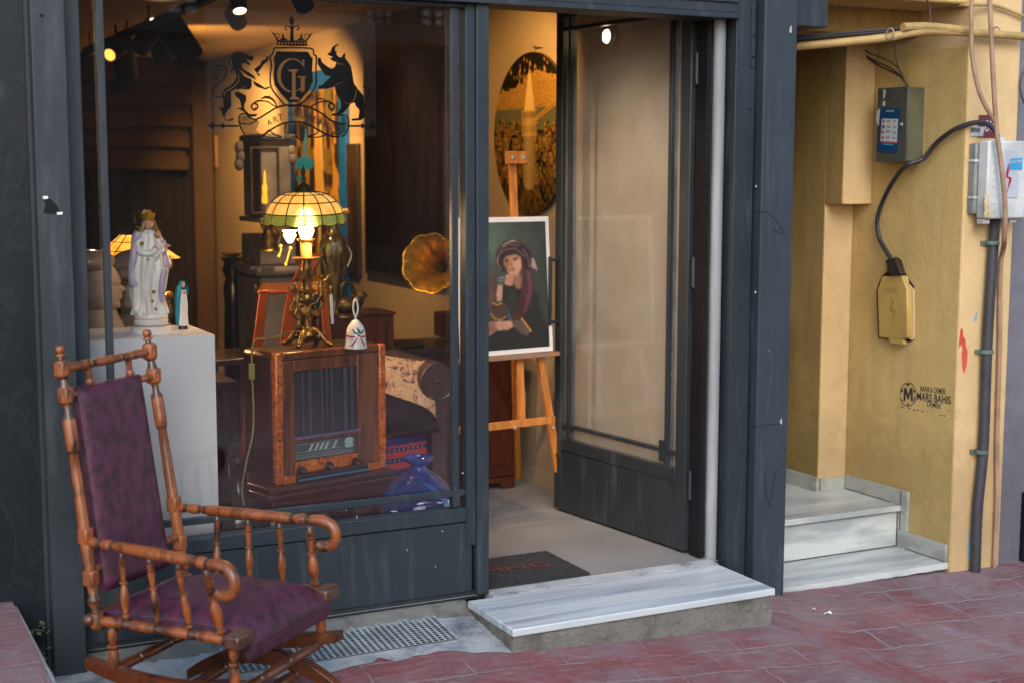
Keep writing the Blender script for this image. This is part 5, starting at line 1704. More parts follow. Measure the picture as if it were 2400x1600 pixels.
# candle socket, drip tray
MB().lathe((lx, LY, lz(960)), (lx, LY, lz(935)), [(0, .03 * 0 + 30 * s_px), (.3, 92 * s_px), (.8, 96 * s_px), (1, 80 * s_px)], 20).build('drip_tray', M['brass'], lamp)
M['cream_plastic'] = simple('cream_candle_sleeve', c('#c9a95c'), c('#b9984c'), rough=.5)
MB().lathe((lx, LY, lz(935)), (lx, LY, lz(830)), [(0, 36 * s_px), (.5, 40 * s_px), (1, 42 * s_px)], 16).build('candle_sleeve', M['cream_plastic'], lamp)
MB().lathe((lx, LY, lz(829)), (lx, LY, lz(815)), [(0, 60 * s_px), (1, 64 * s_px)], 16).build('bobeche', M['brass'], lamp)
M['bulb_hot'] = emit('hot_bulb', (1.0, .74, .38), 24)
b = MB().lathe((lx, LY, lz(812)), (lx, LY, lz(660)), [(0, 30 * s_px), (.12, 40 * s_px), (.35, 52 * s_px), (.7, 44 * s_px), (1, 4 * s_px)], 16)
b.build('bulb', M['bulb_hot'], lamp)
M['flame_glass'] = emit('glowing_glass', (1.0, .66, .26), 9)
b = MB(); q = LP(540, 790, .03)
b.lathe(q - Z * .012, q + Z * .035, [(0, .008), (.2, .014), (.6, .024), (.8, .020), (1, .028)], 16)
b.build('glass_cup', M['flame_glass'], lamp)
b = MB()
for pts in ([(475, 835), (478, 870), (462, 905)], [(545, 850), (530, 900), (512, 965)]):
    b.tube([LP(x, y, .02) for x, y in pts], .003, 6)
    x, y = pts[0]; b.ball(LP(x, y, .02), .007, 8, 6); x, y = pts[-1]; b.ball(LP(x, y, .02), .006, 8, 6)
b.build('glass_drop', simple('amber_crystal', c('#e8a24a'), c('#c98130'), rough=.1, em=c('#e89a3a'), es=.8), lamp)
R_ = 277 * s_px
cz = Vector((lx - .004, LY, lz(700)))
stained_shade(lamp, cz, R_, .112, 14, [0, .2, .48, .76, 1], [M['shade_green'], M['shade_cream'], M['shade_cream'], M['shade_cream']], tilt=(-.03, -.05, 1), hatr=.24, scallop=.008)
point('lamp_light', (lx, LY - .055, lz(770)), 5.5, (1, .56, .22), .025)
point('lamp_light', (lx, LY, lz(690)), .7, (1, .52, .18), .02)
# price tag hanging from the cherub
q0_, q1_ = LP(832, 1150, -.03), LP(840, 1385, -.03)
b = MB().prism([LP(820, 1178, -.03), LP(842, 1176, -.03), LP(852, 1382, -.03), LP(833, 1388, -.03)], (0, .0008, 0))
b.build('price_tag', M['sticker_white'], lamp)
MB().tube([LP(826, 1132, -.03), LP(831, 1180, -.03)], .002, 5).build('tag_string', M['gold'], lamp)
# flex with inline switch
M['flex'] = simple('olive_flex', c('#8f8a4c'), c('#7a753e'), rough=.45)
fz = lambda X, Y_: (480 + X * .32528, 750 + Y_ * .32528)
pts = [ax0 + Vector((0, .02, .012)), LP(560, 1445, -.01), LP(430, 1495, -.05)]
cy = YR - .04
P2 = [onY(*fz(*p), cy) for p in ((400, 135), (360, 150), (342, 210), (338, 310), (345, 480), (352, 640), (345, 820), (300, 1020), (270, 1200), (285, 1330))]
MB().tube(smooth_path([Vector((lx, LY, RTz + .03)), LP(600, 1437, 0), onZ(*fz(560, 105), RTz + .02), onZ(*fz(470, 140), RTz + .012)] + P2), .0034, 7).build('flex', M['flex'], lamp)
b = MB(); q = onY(*fz(338, 368), cy)
b.box(q.x - .0105, q.x + .0105, q.y - .007, q.y + .007, q.z - .028, q.z + .028); b.box(q.x - .004, q.x + .004, q.y - .011, q.y - .0071, q.z - .008, q.z + .01)
b.build('switch', M['flex'], lamp, bevel=.003)

# ------------------------------------------------------------------ porcelain bell
fb = lambda X, Y_: (640 + X * .17857, 560 + Y_ * .17857)
b0 = onZ(*fb(1088, 1430), RTz)
BP = lambda X, Y_, d=0: onY(*fb(X, Y_), b0.y + d)
k_ = (BP(1100, 1400) - BP(1000, 1400)).length / 100
bell = thing('bell', 'white porcelain hand bell painted with red bow and holly on the radio', 'bell', tuple(b0))
H_ = (1430 - 1080) * k_
bx = b0.x
pr = [(t, r * k_) for t, r in ((0, 143), (.04, 143), (.12, 134), (.3, 127), (.5, 122), (.68, 110), (.82, 84), (.92, 55), (1, 30))]
MB().lathe((bx, b0.y, RTz + .001), (bx, b0.y, RTz + H_), pr, 32).build('body', M['porcelain'], bell, smooth=60)
top = Vector((bx, b0.y, RTz + H_)); hz_ = (1080 - 835) * k_
b = MB()
b.tube(smooth_path([top - Z * .002, top + Z * hz_ * .12, top + Z * hz_ * .25 + rt * .004, top + Z * hz_ * .55 + rt * 30 * k_, top + Z * hz_ * .9 + rt * 18 * k_, top + Z * hz_, top + Z * hz_ * .9 - rt * 18 * k_, top + Z * hz_ * .55 - rt * 30 * k_, top + Z * hz_ * .25 - rt * .004, top + Z * hz_ * .12]), .0038, 10)
b.build('handle', M['porcelain'], bell, smooth=80)
def on_bell(X, Y_, off=.0008):
    # angle round the bell so it stays on the curved body
    t = ((1430 - Y_) * k_) / H_
    r = np.interp(t, [p[0] for p in pr], [p[1] for p in pr]) + off
    s_ = max(-1, min(1, (X - 1088) * k_ / r))
    v0 = (Vector((CAM.x - bx, CAM.y - b0.y, 0))).normalized(); s0 = Vector((-v0.y, v0.x, 0))
    if s0.dot(rt) < 0: s0 = -s0
    return Vector((bx, b0.y, RTz + (1430 - Y_) * k_)) + s0 * (r * s_) + v0 * (r * math.sqrt(1 - s_ * s_))
b = MB()
for pts, r in (([(972, 1268), (1020, 1275), (1065, 1280)], .0028), ([(1215, 1268), (1180, 1280), (1140, 1275)], .0028), ([(1100, 1290), (1085, 1330), (1040, 1375), (1012, 1385)], .0024), ([(1060, 1365), (1045, 1395)], .0012), ([(1150, 1295), (1165, 1340), (1190, 1385), (1185, 1395)], .0024), ([(1165, 1340), (1200, 1370)], .0012)):
    b.tube([on_bell(*p) for p in pts], r, 6)
for X, Y_ in ((1065, 1278), (1180, 1285), (1125, 1265)): b.ball(on_bell(X, Y_), (.0055, .003, .0035), 8, 6)
b.build('painted_bow', M['red_paint'], bell)
b = MB()
for pts in ([(1045, 1190), (1085, 1235), (1115, 1245)], [(1100, 1170), (1125, 1205), (1125, 1240)], [(1190, 1195), (1165, 1230), (1135, 1245)], [(1140, 1200), (1130, 1240)]): b.tube([on_bell(*p) for p in pts], [.002, .0045, .002][:len(pts)], 6)
b.build('painted_holly', M['green_paint'], bell)

# ------------------------------------------------------------------ glass bottles
def bottle(name, label, cat, cx, cyy, prof_z, mat, mat_in=None, seg=40):
    t = thing(name, label, cat, (cx, cyy, FLR))
    z0 = FLR + .001; z1 = prof_z[-1][0]
    pr = [((z - z0) / (z1 - z0), r) for z, r in prof_z]
    b = MB(); b.lathe((cx, cyy, z0), (cx, cyy, z1), pr, seg, cap=False)
    V_ = [v for v in b.bm.verts if abs(v.co.z - z0) < 1e-5]
    o = b.build('glass', mat, t, smooth=80)
    s_ = o.modifiers.new('wall', 'SOLIDIFY'); s_.thickness = .003; s_.offset = -1
    return t
by = .27
fv = lambda X, Y_: (880 + X * .1084, 1050 + Y_ * .1084)
vc = onY(*fv(930, 400), by)
vk = (onY(*fv(1000, 400), by) - onY(*fv(900, 400), by)).length / 100
vz = lambda Y_: onY(*fv(930, Y_), by).z
bottle('glass_vase', 'large cobalt blue glass carboy with flared lip behind the window bar', 'vase', vc.x, by,
       [(FLR + .001, .02), (FLR + .006, .13), (FLR + .06, .165), (vz(1500), 800 * vk), (vz(1250), 790 * vk), (vz(1050), 760 * vk), (vz(900), 680 * vk), (vz(750), 560 * vk), (vz(620), 430 * vk), (vz(520), 300 * vk), (vz(450), 190 * vk), (vz(390), 150 * vk), (vz(340), 165 * vk), (vz(300), 215 * vk), (vz(240), 300 * vk), (vz(190), 312 * vk), (vz(165), 300 * vk)], M['blue_glass'])
dk = lambda X, Y_: (440 + X * .22954, 1100 + Y_ * .22954)
dy_ = .42
dc = onZ(545 * K, 1300 * K, .2); dcx = onY(548 * K, 1150 * K, dy_).x
dz = lambda yy: onY(548 * K, yy * K, dy_).z
dk_ = (onY(600 * K, 1150 * K, dy_) - onY(500 * K, 1150 * K, dy_)).length / 100
bottle('demijohn', 'big olive glass demijohn with dark neck between plinth and radio table', 'bottle', dcx, dy_,
       [(FLR + .001, .02), (FLR + .006, .14), (dz(1230), 66 * dk_), (dz(1200), 64 * dk_), (dz(1170), 54 * dk_), (dz(1145), 38 * dk_), (dz(1125), 24 * dk_), (dz(1100), 18 * dk_), (dz(1065), 18 * dk_), (dz(1060), 22 * dk_), (dz(1050), 21 * dk_)], M['amber_glass'])

# ------------------------------------------------------------------ striped box with round tin
def striped():
    m, n, b = newmat('blue_red_striped_card')
    v = coords(n)
    sp = N(n, 'ShaderNodeSeparateXYZ'); n.links.new(v, sp.inputs[0])
    mr = N(n, 'ShaderNodeMapRange'); n.links.new(sp.outputs[2], mr.inputs[0])
    return m, n, b, mr
gy = .95
g0 = onY(*fz(1310, 1120), gy); g1 = onY(*fz(1310, 860), gy); g2 = onY(*fz(1640, 1070), gy)
gb_ = thing('gift_box', 'blue gift box with red stripes and gold pattern behind the blue glass carboy', 'box', (g0.x, gy, g0.z))
H2 = g1.z - g0.z; gW = (g2 - g0); gW.z = 0
gW = rU * (gW.length * 1.02)
M['navy'] = simple('navy_card', c('#142a78'), c('#102060'), rough=.5)
M['coral'] = simple('coral_card', c('#c8463f'), c('#b43a35'), rough=.5)
b = MB().obox(g0, gW, rV * .16, Z * H2); b.build('carton', M['navy'], gb_, bevel=.002)
b = MB()
for z0, z1 in ((.13, .31), (.45, .62), (.74, .80)): b.obox(g0 + Z * H2 * z0 - rV * .0012, gW, rV * .001, Z * H2 * (z1 - z0))
b.build('stripe', M['coral'], gb_)
b = MB()
for zz in (.375, .68):
    for k in range(8):
        q = g0 + gW * (.08 + .115 * k) + Z * H2 * zz - rV * .0012
        b.prism([q + rU * math.cos(a) * .006 * (1 + .4 * math.cos(3 * a + k)) + Z * math.sin(a) * .0065 for a in [i * math.pi / 5 for i in range(10)]], rV * .001)
b.build('gold_pattern', M['gold'], gb_)
b = MB(); q = g1 + gW * .1 + Z * .004
b.tube(smooth_path([q + rV * .03, q + gW * .15 + Z * .012 + rV * .02, q + gW * .4 + Z * .006 + rV * .04, q + gW * .55 + Z * .002 + rV * .02]), .0035, 6)
b.build('ribbon', M['gold'], gb_)
q = onY(*fz(1560, 970), gy + .3)
rd = thing('round_case', 'round dark navy case standing behind the striped gift box', 'case', (q.x, q.y, FLR))
b = MB().lathe(q + Vector((.015, -.05, 0)), q + Vector((-.02, .06, 0)), [(0, .12), (.03, .13), (.97, .13), (1, .12)], 32)
b.build('shell', simple('dark_navy_leather', (.012, .016, .03), (.02, .025, .04), rough=.4), rd, bevel=.006)
gst = thing('low_stool', 'low dark stool carrying the striped gift box', 'stool', (g0.x + .1, gy + .2, FLR))
b = MB().obox(g0 - rU * .02 - rV * .01 - Z * .012, gW * 1.25, rV * .5, Z * .011); b.build('seat', M['black_wood'], gst)
for u in (.06, 1.15):
    for v_ in (.03, .44):
        a = g0 - Z * .0121 + gW * u + rV * v_
        MB().bar(Vector((a.x, a.y, FLR)), a, .025, .025).build('leg', M['black_wood'], gst)

# ------------------------------------------------------------------ sofa with scroll arm and cushions
sy = 1.0
scr = onY(1026, 893, sy)
so_ = thing('sofa', 'brown antique sofa end with round scroll arm beside the window post', 'sofa', (scr.x - .3, sy + .3, FLR))
M['sofa'] = simple('brown_leather', c('#4a3a35'), c('#3c2f2b'), rough=.4, scale=4, bs=.15)
rk = (onY(1066, 893, sy) - onY(1026, 893, sy)).length
b = MB()
out = []
for k in range(15):
    a = R(230 - k * 18); out.append((scr.x + rk * math.cos(a), scr.z + rk * 1.02 * math.sin(a)))
# arm face outline, swelling down to the floor
xs_ = [onY(px, py, sy) for px, py in ((1064, 930), (1070, 1000), (1066, 1120))]
outline = out + [(p.x, p.z) for p in xs_] + [(xs_[-1].x + .02, FLR), (onY(1010, 1000, sy).x + .01, FLR), (onY(1012, 1010, sy).x, onY(1012, 1010, sy).z), (onY(1010, 950, sy).x, onY(1010, 950, sy).z)]
b.prism([Vector((x, sy, z)) for x, z in outline], (0, .55, 0))
b.build('arm', M['sofa'], so_, bevel=.012)
b = MB()
b.tube([Vector((scr.x + rk * .98 * math.cos(a), sy - .002, scr.z + rk * .98 * math.sin(a))) for a in [k * math.pi / 16 for k in range(33)]], .003, 6)
b.ball((scr.x, sy - .002, scr.z), (.010, .005, .010), 10, 6)
b.build('piping', M['black_wood'], so_)
sl_ = onY(890, 1000, sy).x - .35
b = MB().box(sl_, scr.x - .03, sy + .05, sy + .34, FLR + .1, onY(960, 985, sy).z)
b.build('seat', simple('dark_blue_velvet', (.02, .025, .04), (.03, .035, .05), rough=.7, sheen=.4), so_, bevel=.03)
b = MB().box(sl_, scr.x, sy + .30, sy + .38, FLR + .1, .70)
b.build('backrest', M['sofa'], so_, bevel=.02)
def pillow(name, label, ce, sz_, mat, rx=0, ry=0, rz=0):
    Mx = Matrix.Rotation(rz, 3, 'Z') @ Matrix.Rotation(ry, 3, 'Y') @ Matrix.Rotation(rx, 3, 'X')
    def f(u, v):
        x, y = u * 2 - 1, v * 2 - 1
        return x, y
    b = MB()
    for s_ in (1, -1):
        def g(u, v, s_=s_):
            x, y = u * 2 - 1, v * 2 - 1
            h = (max(0, 1 - x ** 4) * max(0, 1 - y ** 4)) ** .5
            pinch = 1 - .07 * (abs(x) ** 2 + abs(y) ** 2) + .08 * abs(x * y)
            return Vector(ce) + Mx @ Vector((x * sz_[0] * pinch, y * sz_[1] * pinch, s_ * h * sz_[2]))
        b.grid(g, 20, 20)
    o = b.build('pillow_tmp', mat, None, smooth=80, merge=.0005)
    o.name = name; o.data.name = name
    return tag(o, label, 'cushion')
def floral():
    m, n, b = newmat('floral_tapestry')
    v = coords(n)
    f = noise(n, v, 16, 6, .65, 1.5)
    cl = ramp(n, f, [(.38, c('#4a3040')), (.46, c('#b08f6c')), (.55, c('#c9ac88')), (.62, c('#9a7a50')), (.7, c('#7c3d34'))])
    n.links.new(cl, b.inputs['Base Color']); b.inputs['Roughness'].default_value = .8
    bump(n, b, f, .3, .004)
    return m
pc = onY(950, 910, sy + .08)
pillow('cushion', 'beige floral tapestry cushion leaning against the scroll arm', pc, (.15, .15, .05), floral(), rx=R(62), ry=R(8), rz=R(-14))
pc2 = onY(930, 960, sy + .02)
pillow('cushion', 'black cushion lying under the beige floral cushion', pc2, (.17, .15, .05), M['velvet'] if False else simple('black_velvet', (.008, .008, .01), (.016, .016, .018), rough=.85, spec=.2, scale=12), rx=R(25), ry=R(10), rz=R(5))

# ------------------------------------------------------------------ sideboard / cabinet along the right wall
sb = thing('sideboard', 'dark reddish wood sideboard with black top standing behind the easel', 'sideboard', (.3, 1.75, FLR))
cz_ = .80
b = MB().box(-.12, .795, 1.565, 1.92, FLR + .06, cz_)
b.build('body', M['mahogany'], sb, bevel=.004)
b = MB()
for k in range(4):
    x = -.1 + k * .225
    b.box(x, x + .2, 1.556, 1.5645, FLR + .12, cz_ - .05)
b.build('door', M['mahogany'], sb, bevel=.006)
b = MB().box(-.15, .82, 1.53, 1.925, cz_ + .0005, cz_ + .032)
b.build('top', M['black_wood'], sb, bevel=.006)
b = MB()
b.prism([Vector((x, 1.558, z)) for x, z in ((-.12, FLR + .059), (.795, FLR + .059), (.795, FLR + .001), (.73, FLR + .001), (.71, FLR + .03), (.6, FLR + .04), (.1, FLR + .04), (-.02, FLR + .03), (-.04, FLR + .001), (-.12, FLR + .001))], (0, .03, 0))
b.build('plinth', M['mahogany'], sb)
tz = cz_ + .033
# black lacquer top objects: records, box
t0 = onZ(870 * K, 770 * K, tz)
bx0, bx1 = dY(728, 760, 1.62).x, dY(905, 760, 1.62).x
bx_ = thing('wooden_chest', 'low dark brown wooden chest under the bronze animal jug', 'chest', ((bx0 + bx1) / 2, 1.7, tz))
# second console carries the left part of the display
cb = thing('console_table', 'long black console table behind the radio carrying vase and chest', 'table', (bx0, 1.75, FLR))
MB().box(bx0 - .55, -.16, 1.55, 1.95, tz - .03, tz - .001).build('table_top', M['black_wood'], cb, bevel=.005)
for x in (bx0 - .5, -.2):
    for y in (1.58, 1.9): MB().bar((x, y, FLR), (x, y, tz - .031), .04, .04).build('leg', M['black_wood'], cb, bevel=.004)
zt3 = dY(800, 728, 1.62).z
MB().box(bx0, bx1, 1.62, 1.86, tz + .001, zt3).build('body', M['mahogany'], bx_, bevel=.004)
MB().box(bx0 - .008, bx1 + .008, 1.612, 1.868, zt3 + .0005, zt3 + .014).build('lid', M['mahogany'], bx_, bevel=.004)
b = MB().lathe((.22, 1.72, tz + .001), (.22, 1.72, tz + .006), [(0, .15), (1, .15)], 40); b.box(-.02, .08, 1.6, 1.72, tz + .001, tz + .018)
tag(b.build('record', M['black_plastic']), 'flat black record lying on the sideboard top', 'record')

# gramophone
fg = lambda X, Y_: (820 + X * .35714, 80 + Y_ * .35714)
hy = 1.62
hc = onY(1008, 618, hy)
gm = thing('gramophone', 'brass gramophone horn with fluted petals above the sideboard', 'gramophone', (hc.x + .18, hy + .16, tz))
hd = Vector((-.66, -.72, .12)).normalized()
b = MB()
ux = hd.cross(Z).normalized(); uy = ux.cross(hd)
HRad = (onY(1076, 618, hy) - onY(1008, 618, hy)).length * 1.02
def horn(u, v):
    a = 2 * math.pi * u; t = v
    r = HRad * (t ** 2.3 * .86 + .055) * (1 + (.07 * abs(math.sin(4.5 * a)) - .05) * t)
    if t > .93: r *= 1 + (t - .93) * .35
    L_4 = .30
    ce = hc + hd * (-(1 - t) * L_4 * 1.0) + Vector((.05, .03, -.03)) * (1 - t) ** 2
    return ce + (ux * math.cos(a) + uy * math.sin(a)) * r
b.grid(horn, 90, 40, closed_u=True)
M['horn'] = simple('polished_horn_brass', c('#c79a3a'), c('#8a6a24'), scale=12, rough=.28, metal=.72, bs=.6, bscale=30, rvar=.1)
o = b.build('horn', M['horn'], gm, smooth=50)
o.modifiers.new('wall', 'SOLIDIFY').thickness = .0015
b = MB()
for k in range(9):
    b.tube([horn((k * math.pi / 4.5) / (2 * math.pi), .45 + .55 * j / 10) for j in range(11)], .0016, 5)
b.build('petal_seam', M['brass'], gm)
e_ = horn(0, 0) ; c0 = hc - hd * .3 + Vector((.05, .03, -.03))
b = MB().tube(smooth_path([c0, c0 - hd * .08 - Z * .03, Vector((c0.x + .08, c0.y + .03, tz + .2)), Vector((c0.x + .06, c0.y, tz + .13))]), .014, 10)
b.build('tone_arm', M['brass'], gm)
b = MB().box(c0.x - .1, c0.x + .14, c0.y - .14, c0.y + .06, tz + .007, tz + .13)
b.build('case', M['mahogany'], gm, bevel=.006)
# ------------------------------------------------------------------ ornaments behind the lamp
def urn(name, label, cat, px, y, rows, mat, base_z=None, seg=32, sm=80, parent=None):
    """rows: (display y, half width in display px)"""
    q = dY(px, rows[0][0], y)
    k = (dY(px + 50, 600, y) - dY(px - 50, 600, y)).length / 100
    z = lambda yy: dY(px, yy, y).z
    z0 = base_z if base_z is not None else z(rows[0][0]); z1 = z(rows[-1][0])
    t = thing(name, label, cat, (q.x, y, z0)) if parent is None else parent
    pr = [(max(0, (z(yy) - z0) / (z1 - z0)), r * k) for yy, r in rows]
    pr[0] = (0, pr[0][1])
    MB().lathe((q.x, y, z0), (q.x, y, z1), pr, seg).build('body', mat, t, smooth=sm)
    return t, q.x, k, z
M['drip'] = simple('brown_green_drip_glaze', c('#5a5a28'), c('#3a2014'), scale=5, stretch=(9, 9, 1.2), rough=.2, coat=.5, lo=.42, hi=.55)
vt, vx, vk2, vz2 = urn('vase', 'tall brown and olive drip-glazed vase with gilt mouth behind the lamp', 'vase', 768, 1.7, [(735, 20), (728, 23), (700, 19), (670, 18), (640, 22), (600, 29), (575, 30), (555, 29), (540, 21), (532, 12), (515, 10), (500, 12), (484, 16)], M['drip'], base_z=tz)
for s_ in (-1, 1):
    b = MB()
    b.tube(smooth_path([Vector((vx + s_ * 24 * vk2, 1.68, vz2(560))), Vector((vx + s_ * 34 * vk2, 1.66, vz2(585))), Vector((vx + s_ * 25 * vk2, 1.66, vz2(612)))]), .008, 8)
    b.build('handle', M['drip'], vt)
b = MB(); q = dY(770, 575, 1.7 - 31 * vk2)
for s_ in (-1, 1): b.ball(q + Vector((s_ * .022, .012, 0)), (.02, .01, .03), 12, 8)
b.build('relief', simple('pale_green_relief', c('#8c8455'), c('#6a643c'), rough=.25, coat=.4), vt)
b = MB().tube(smooth_path([dY(775, 492, 1.7), dY(790, 488, 1.68), dY(803, 484, 1.66)]), [.014] * 12 + [.012], 10)
b.build('spout', M['gold'], vt)
# bronze animal jug
jy = 1.66
jt = thing('animal_jug', 'patinated bronze animal-shaped jug with arched handle on the wooden chest', 'jug', (dY(800, 725, jy).x, jy, zt3 + .0145))
J = lambda X, Y_, d=0: dY(X, Y_, jy + d)
b = MB()
b.ball(J(800, 702), ((J(830, 700) - J(800, 700)).length * 1.0, .05, (J(800, 680) - J(800, 702)).length), 20, 12)
b.tube(smooth_path([J(815, 700), J(826, 684), J(834, 678), J(838, 684)]), [.03] * 6 + [.022] * 6 + [.016] * 6 + [.012], 12)
b.ball(J(829, 674), .008, 8, 6)
b.tube(smooth_path([J(780, 700), J(776, 712), J(774, 724)]), .016, 8); b.tube(smooth_path([J(815, 706), J(818, 716), J(818, 726)]), .014, 8)
b.lathe(J(798, 727), J(798, 722), [(0, .075), (1, .07)], 20)
b.build('body', M['brass_dark'], jt, smooth=80)
b = MB().tube(smooth_path([J(786, 690), J(784, 662), J(794, 650), (J(808, 656)), J(816, 684)]), [.010] * 25, 10)
b.build('handle', M['brass_dark'], jt, smooth=80)
# orange perspex stool
M['orange_px'] = simple('orange_perspex', c('#b8561c'), c('#a04814'), rough=.18, coat=.4, trans=.25)
oy = 1.35
o_ = thing('perspex_stool', 'translucent orange perspex stool behind the lamp', 'stool', (dY(640, 780, oy).x, oy, FLR))
b = MB().prism([dY(590, 668, oy), dY(600, 650, oy + .25), dY(745, 646, oy + .25), dY(752, 664, oy)], (0, 0, -.02)); b.build('seat', M['orange_px'], o_, bevel=.008)
for (x0, x1, xb0, xb1) in ((596, 615, 580, 604), (660, 690, 640, 672), (735, 750, 745, 765)):
    q = [dY(x0, 670, oy), dY(x1, 669, oy), dY(xb1, 800, oy), dY(xb0, 800, oy)]
    d = (q[2] - q[1]) / (q[1].z - q[2].z)
    e1 = q[1] + d * (q[1].z - FLR); e0 = q[0] + (q[3] - q[0]) / (q[0].z - q[3].z) * (q[0].z - FLR)
    MB().prism([q[0], q[1], e1, e0], (0, .012, 0)).build('leg', M['orange_px'], o_, bevel=.003)
sp_ = thing('folding_frame', 'orange folded frame leaning on the perspex stool', 'frame', tuple(dY(700, 650, oy + .1)))
for A_, B_, w_ in (((672, 645), (706, 586), .008), ((700, 645), (725, 588), .03), ((715, 640), (738, 590), .006)):
    MB().bar(dY(*A_, oy + .1), dY(*B_, oy + .12), w_, .008, side=(0, 1, 0)).build('slat', M['orange_px'] if w_ != .006 else M['chair_dark'], sp_)
MB().bar(dY(696, 584, oy + .12), dY(742, 586, oy + .12), .012, .01).build('slat', M['orange_px'], sp_)

# grey antique stove / cabinet with candle reflection
M['stove'] = simple('grey_weathered_paint', c('#8f8880'), c('#6f6860'), scale=7, rough=.6, bs=.3, bscale=20)
stv = 2.7
sto = thing('antique_stove', 'tall grey antique stove with framed upper door and glowing candle reflection', 'stove', (dY(610, 800, stv).x, stv + .2, FLR))
def sbx(b, xl_, xr_, yb_, yt_, d0=0, d1=.4):
    p0, p1 = dY(xl_, yb_, stv + d0), dY(xr_, yt_, stv + d0)
    return b.box(dY(xl_, yb_, stv + d1).x, p1.x, stv + d0, stv + d1, p0.z, p1.z)
p = dY(535, 780, stv)
b = MB(); b.box(dY(545, 700, stv + .45).x, dY(690, 700, stv).x, stv, stv + .45, FLR, dY(600, 638, stv).z); b.build('lower_body', M['stove'], sto, bevel=.02)
b = MB(); sbx(b, 530, 696, 638.5, 612, -.03, .48); b.build('ledge', M['stove'], sto, bevel=.02)
b = MB(); sbx(b, 555, 680, 612, 540, .05, .4); b.build('niche_base', M['stove'], sto, bevel=.01)
b = MB(); sbx(b, 560, 668, 500, 322, .02, .36); b.build('upper_body', M['stove'], sto, bevel=.01)
b = MB(); sbx(b, 548, 680, 514, 500.5, -.01, .42); sbx(b, 548, 680, 321.5, 308, -.01, .42); b.build('cornice', M['stove'], sto, bevel=.012)
fr_ = simple('tarnished_gilt_frame', c('#6b6448'), c('#4d4734'), rough=.4, metal=.4)
b = MB(); p0, p1 = dY(577, 492, stv + .01), dY(641, 338, stv + .01)
for (x0, x1, z0, z1) in ((p0.x, p1.x, p0.z, p0.z + .01), (p0.x, p1.x, p1.z - .01, p1.z), (p0.x, p0.x + .01, p0.z + .0101, p1.z - .0101), (p1.x - .01, p1.x, p0.z + .0101, p1.z - .0101)): b.box(x0, x1, stv + .005, stv + .0195, z0, z1)
b.build('door_frame', fr_, sto, bevel=.002)
q = dY(608, 468, stv + .004)
b = MB().lathe(q, dY(608, 392, stv + .004), [(0, .014), (.1, .017), (.3, .012), (.5, .015), (.6, .008), (.9, .006), (1, .002)], 10)
b.build('candle', emit('candle_reflection_glow', c('#d08a20'), 1.1), sto)  # glowing shape painted in for a candle's reflection on the stove door
b = MB()
for (x, y) in ((549, 340), (552, 360), (549, 378), (668, 345), (670, 365)): b.ball(dY(x, y, stv + .03), (.025, .02, .035), 10, 8)
b.build('carved_scroll', M['stove'], sto, smooth=80)
b = MB().ball(dY(587, 662, stv - .02), .02, 12, 8); b.build('knob', M['brass'], sto)
py_ = 2.62
pt, pxx, pk, pz = urn('pitcher', 'small antique brass pitcher standing in the grey stove niche', 'pitcher', 617, py_, [(576, 24), (572, 20), (566, 18), (550, 18), (538, 12), (524, 11), (516, 17)], M['brass'])
MB().tube(smooth_path([dY(630, 524, py_), dY(644, 540, py_), dY(640, 558, py_), dY(634, 566, py_)]), .006, 8).build('handle', M['brass'], pt)
MB().tube([dY(608, 522, py_), dY(600, 512, py_)], [.02, .008], 8).build('spout', M['brass'], pt)
# dark wooden pedestal with brass dish
py2 = 3.4
pd, pdx, pdk, pdz = urn('pedestal', 'dark turned wooden pedestal with brass dish left of the grey stove', 'pedestal', 538, py2, [(780, 26), (760, 22), (700, 20), (660, 22), (640, 16), (620, 24), (606, 18), (596, 24), (590, 26)], M['black_wood'], base_z=FLR)
MB().lathe((pdx, py2, pdz(589)), (pdx, py2, pdz(581)), [(0, 14 * pdk), (.6, 24 * pdk), (1, 25 * pdk)], 24).build('dish', M['gold'], pd)

# ------------------------------------------------------------------ pictures
def paint(name, parent, pos, nu, nv, func, mat=None):
    """a painted surface: func(U,V)->rgb arrays, pos(u,v)->point. pigment only"""
    U, V_ = np.meshgrid(np.linspace(0, 1, nu), np.linspace(0, 1, nv))
    rgb = func(U, V_)
    vs = [pos(U[j, i], V_[j, i]) for j in range(nv) for i in range(nu)]
    fs_ = [(j * nu + i, j * nu + i + 1, (j + 1) * nu + i + 1, (j + 1) * nu + i) for j in range(nv - 1) for i in range(nu - 1)]
    me = bpy.data.meshes.new(name); me.from_pydata(vs, [], fs_)
    at = me.color_attributes.new('Pigment', 'FLOAT_COLOR', 'POINT')
    buf = np.ones((nu * nv, 4), dtype=np.float32); buf[:, :3] = rgb.reshape(-1, 3)
    at.data.foreach_set('color', buf.ravel())
    m, n, b = newmat(name + '_pigment')
    a = N(n, 'ShaderNodeAttribute', attribute_name='Pigment')
    v = coords(n)
    nz = noise(n, v, 55, 5, .7, .8)
    cl = mixc(n, .25, a.outputs['Color'], mixc(n, 1.0, a.outputs['Color'], ramp(n, nz, [(.3, (.5, .5, .5)), (.7, (1, 1, 1))]), 'MULTIPLY'))
    n.links.new(cl, b.inputs['Base Color'])
    b.inputs['Roughness'].default_value = .55
    bump(n, b, nz, .15, .002)
    me.materials.append(m)
    o = bpy.data.objects.new(name, me); col.objects.link(o)
    if parent is not None:
        o.parent = parent; o.matrix_parent_inverse = parent_world(parent).inverted()
    return o
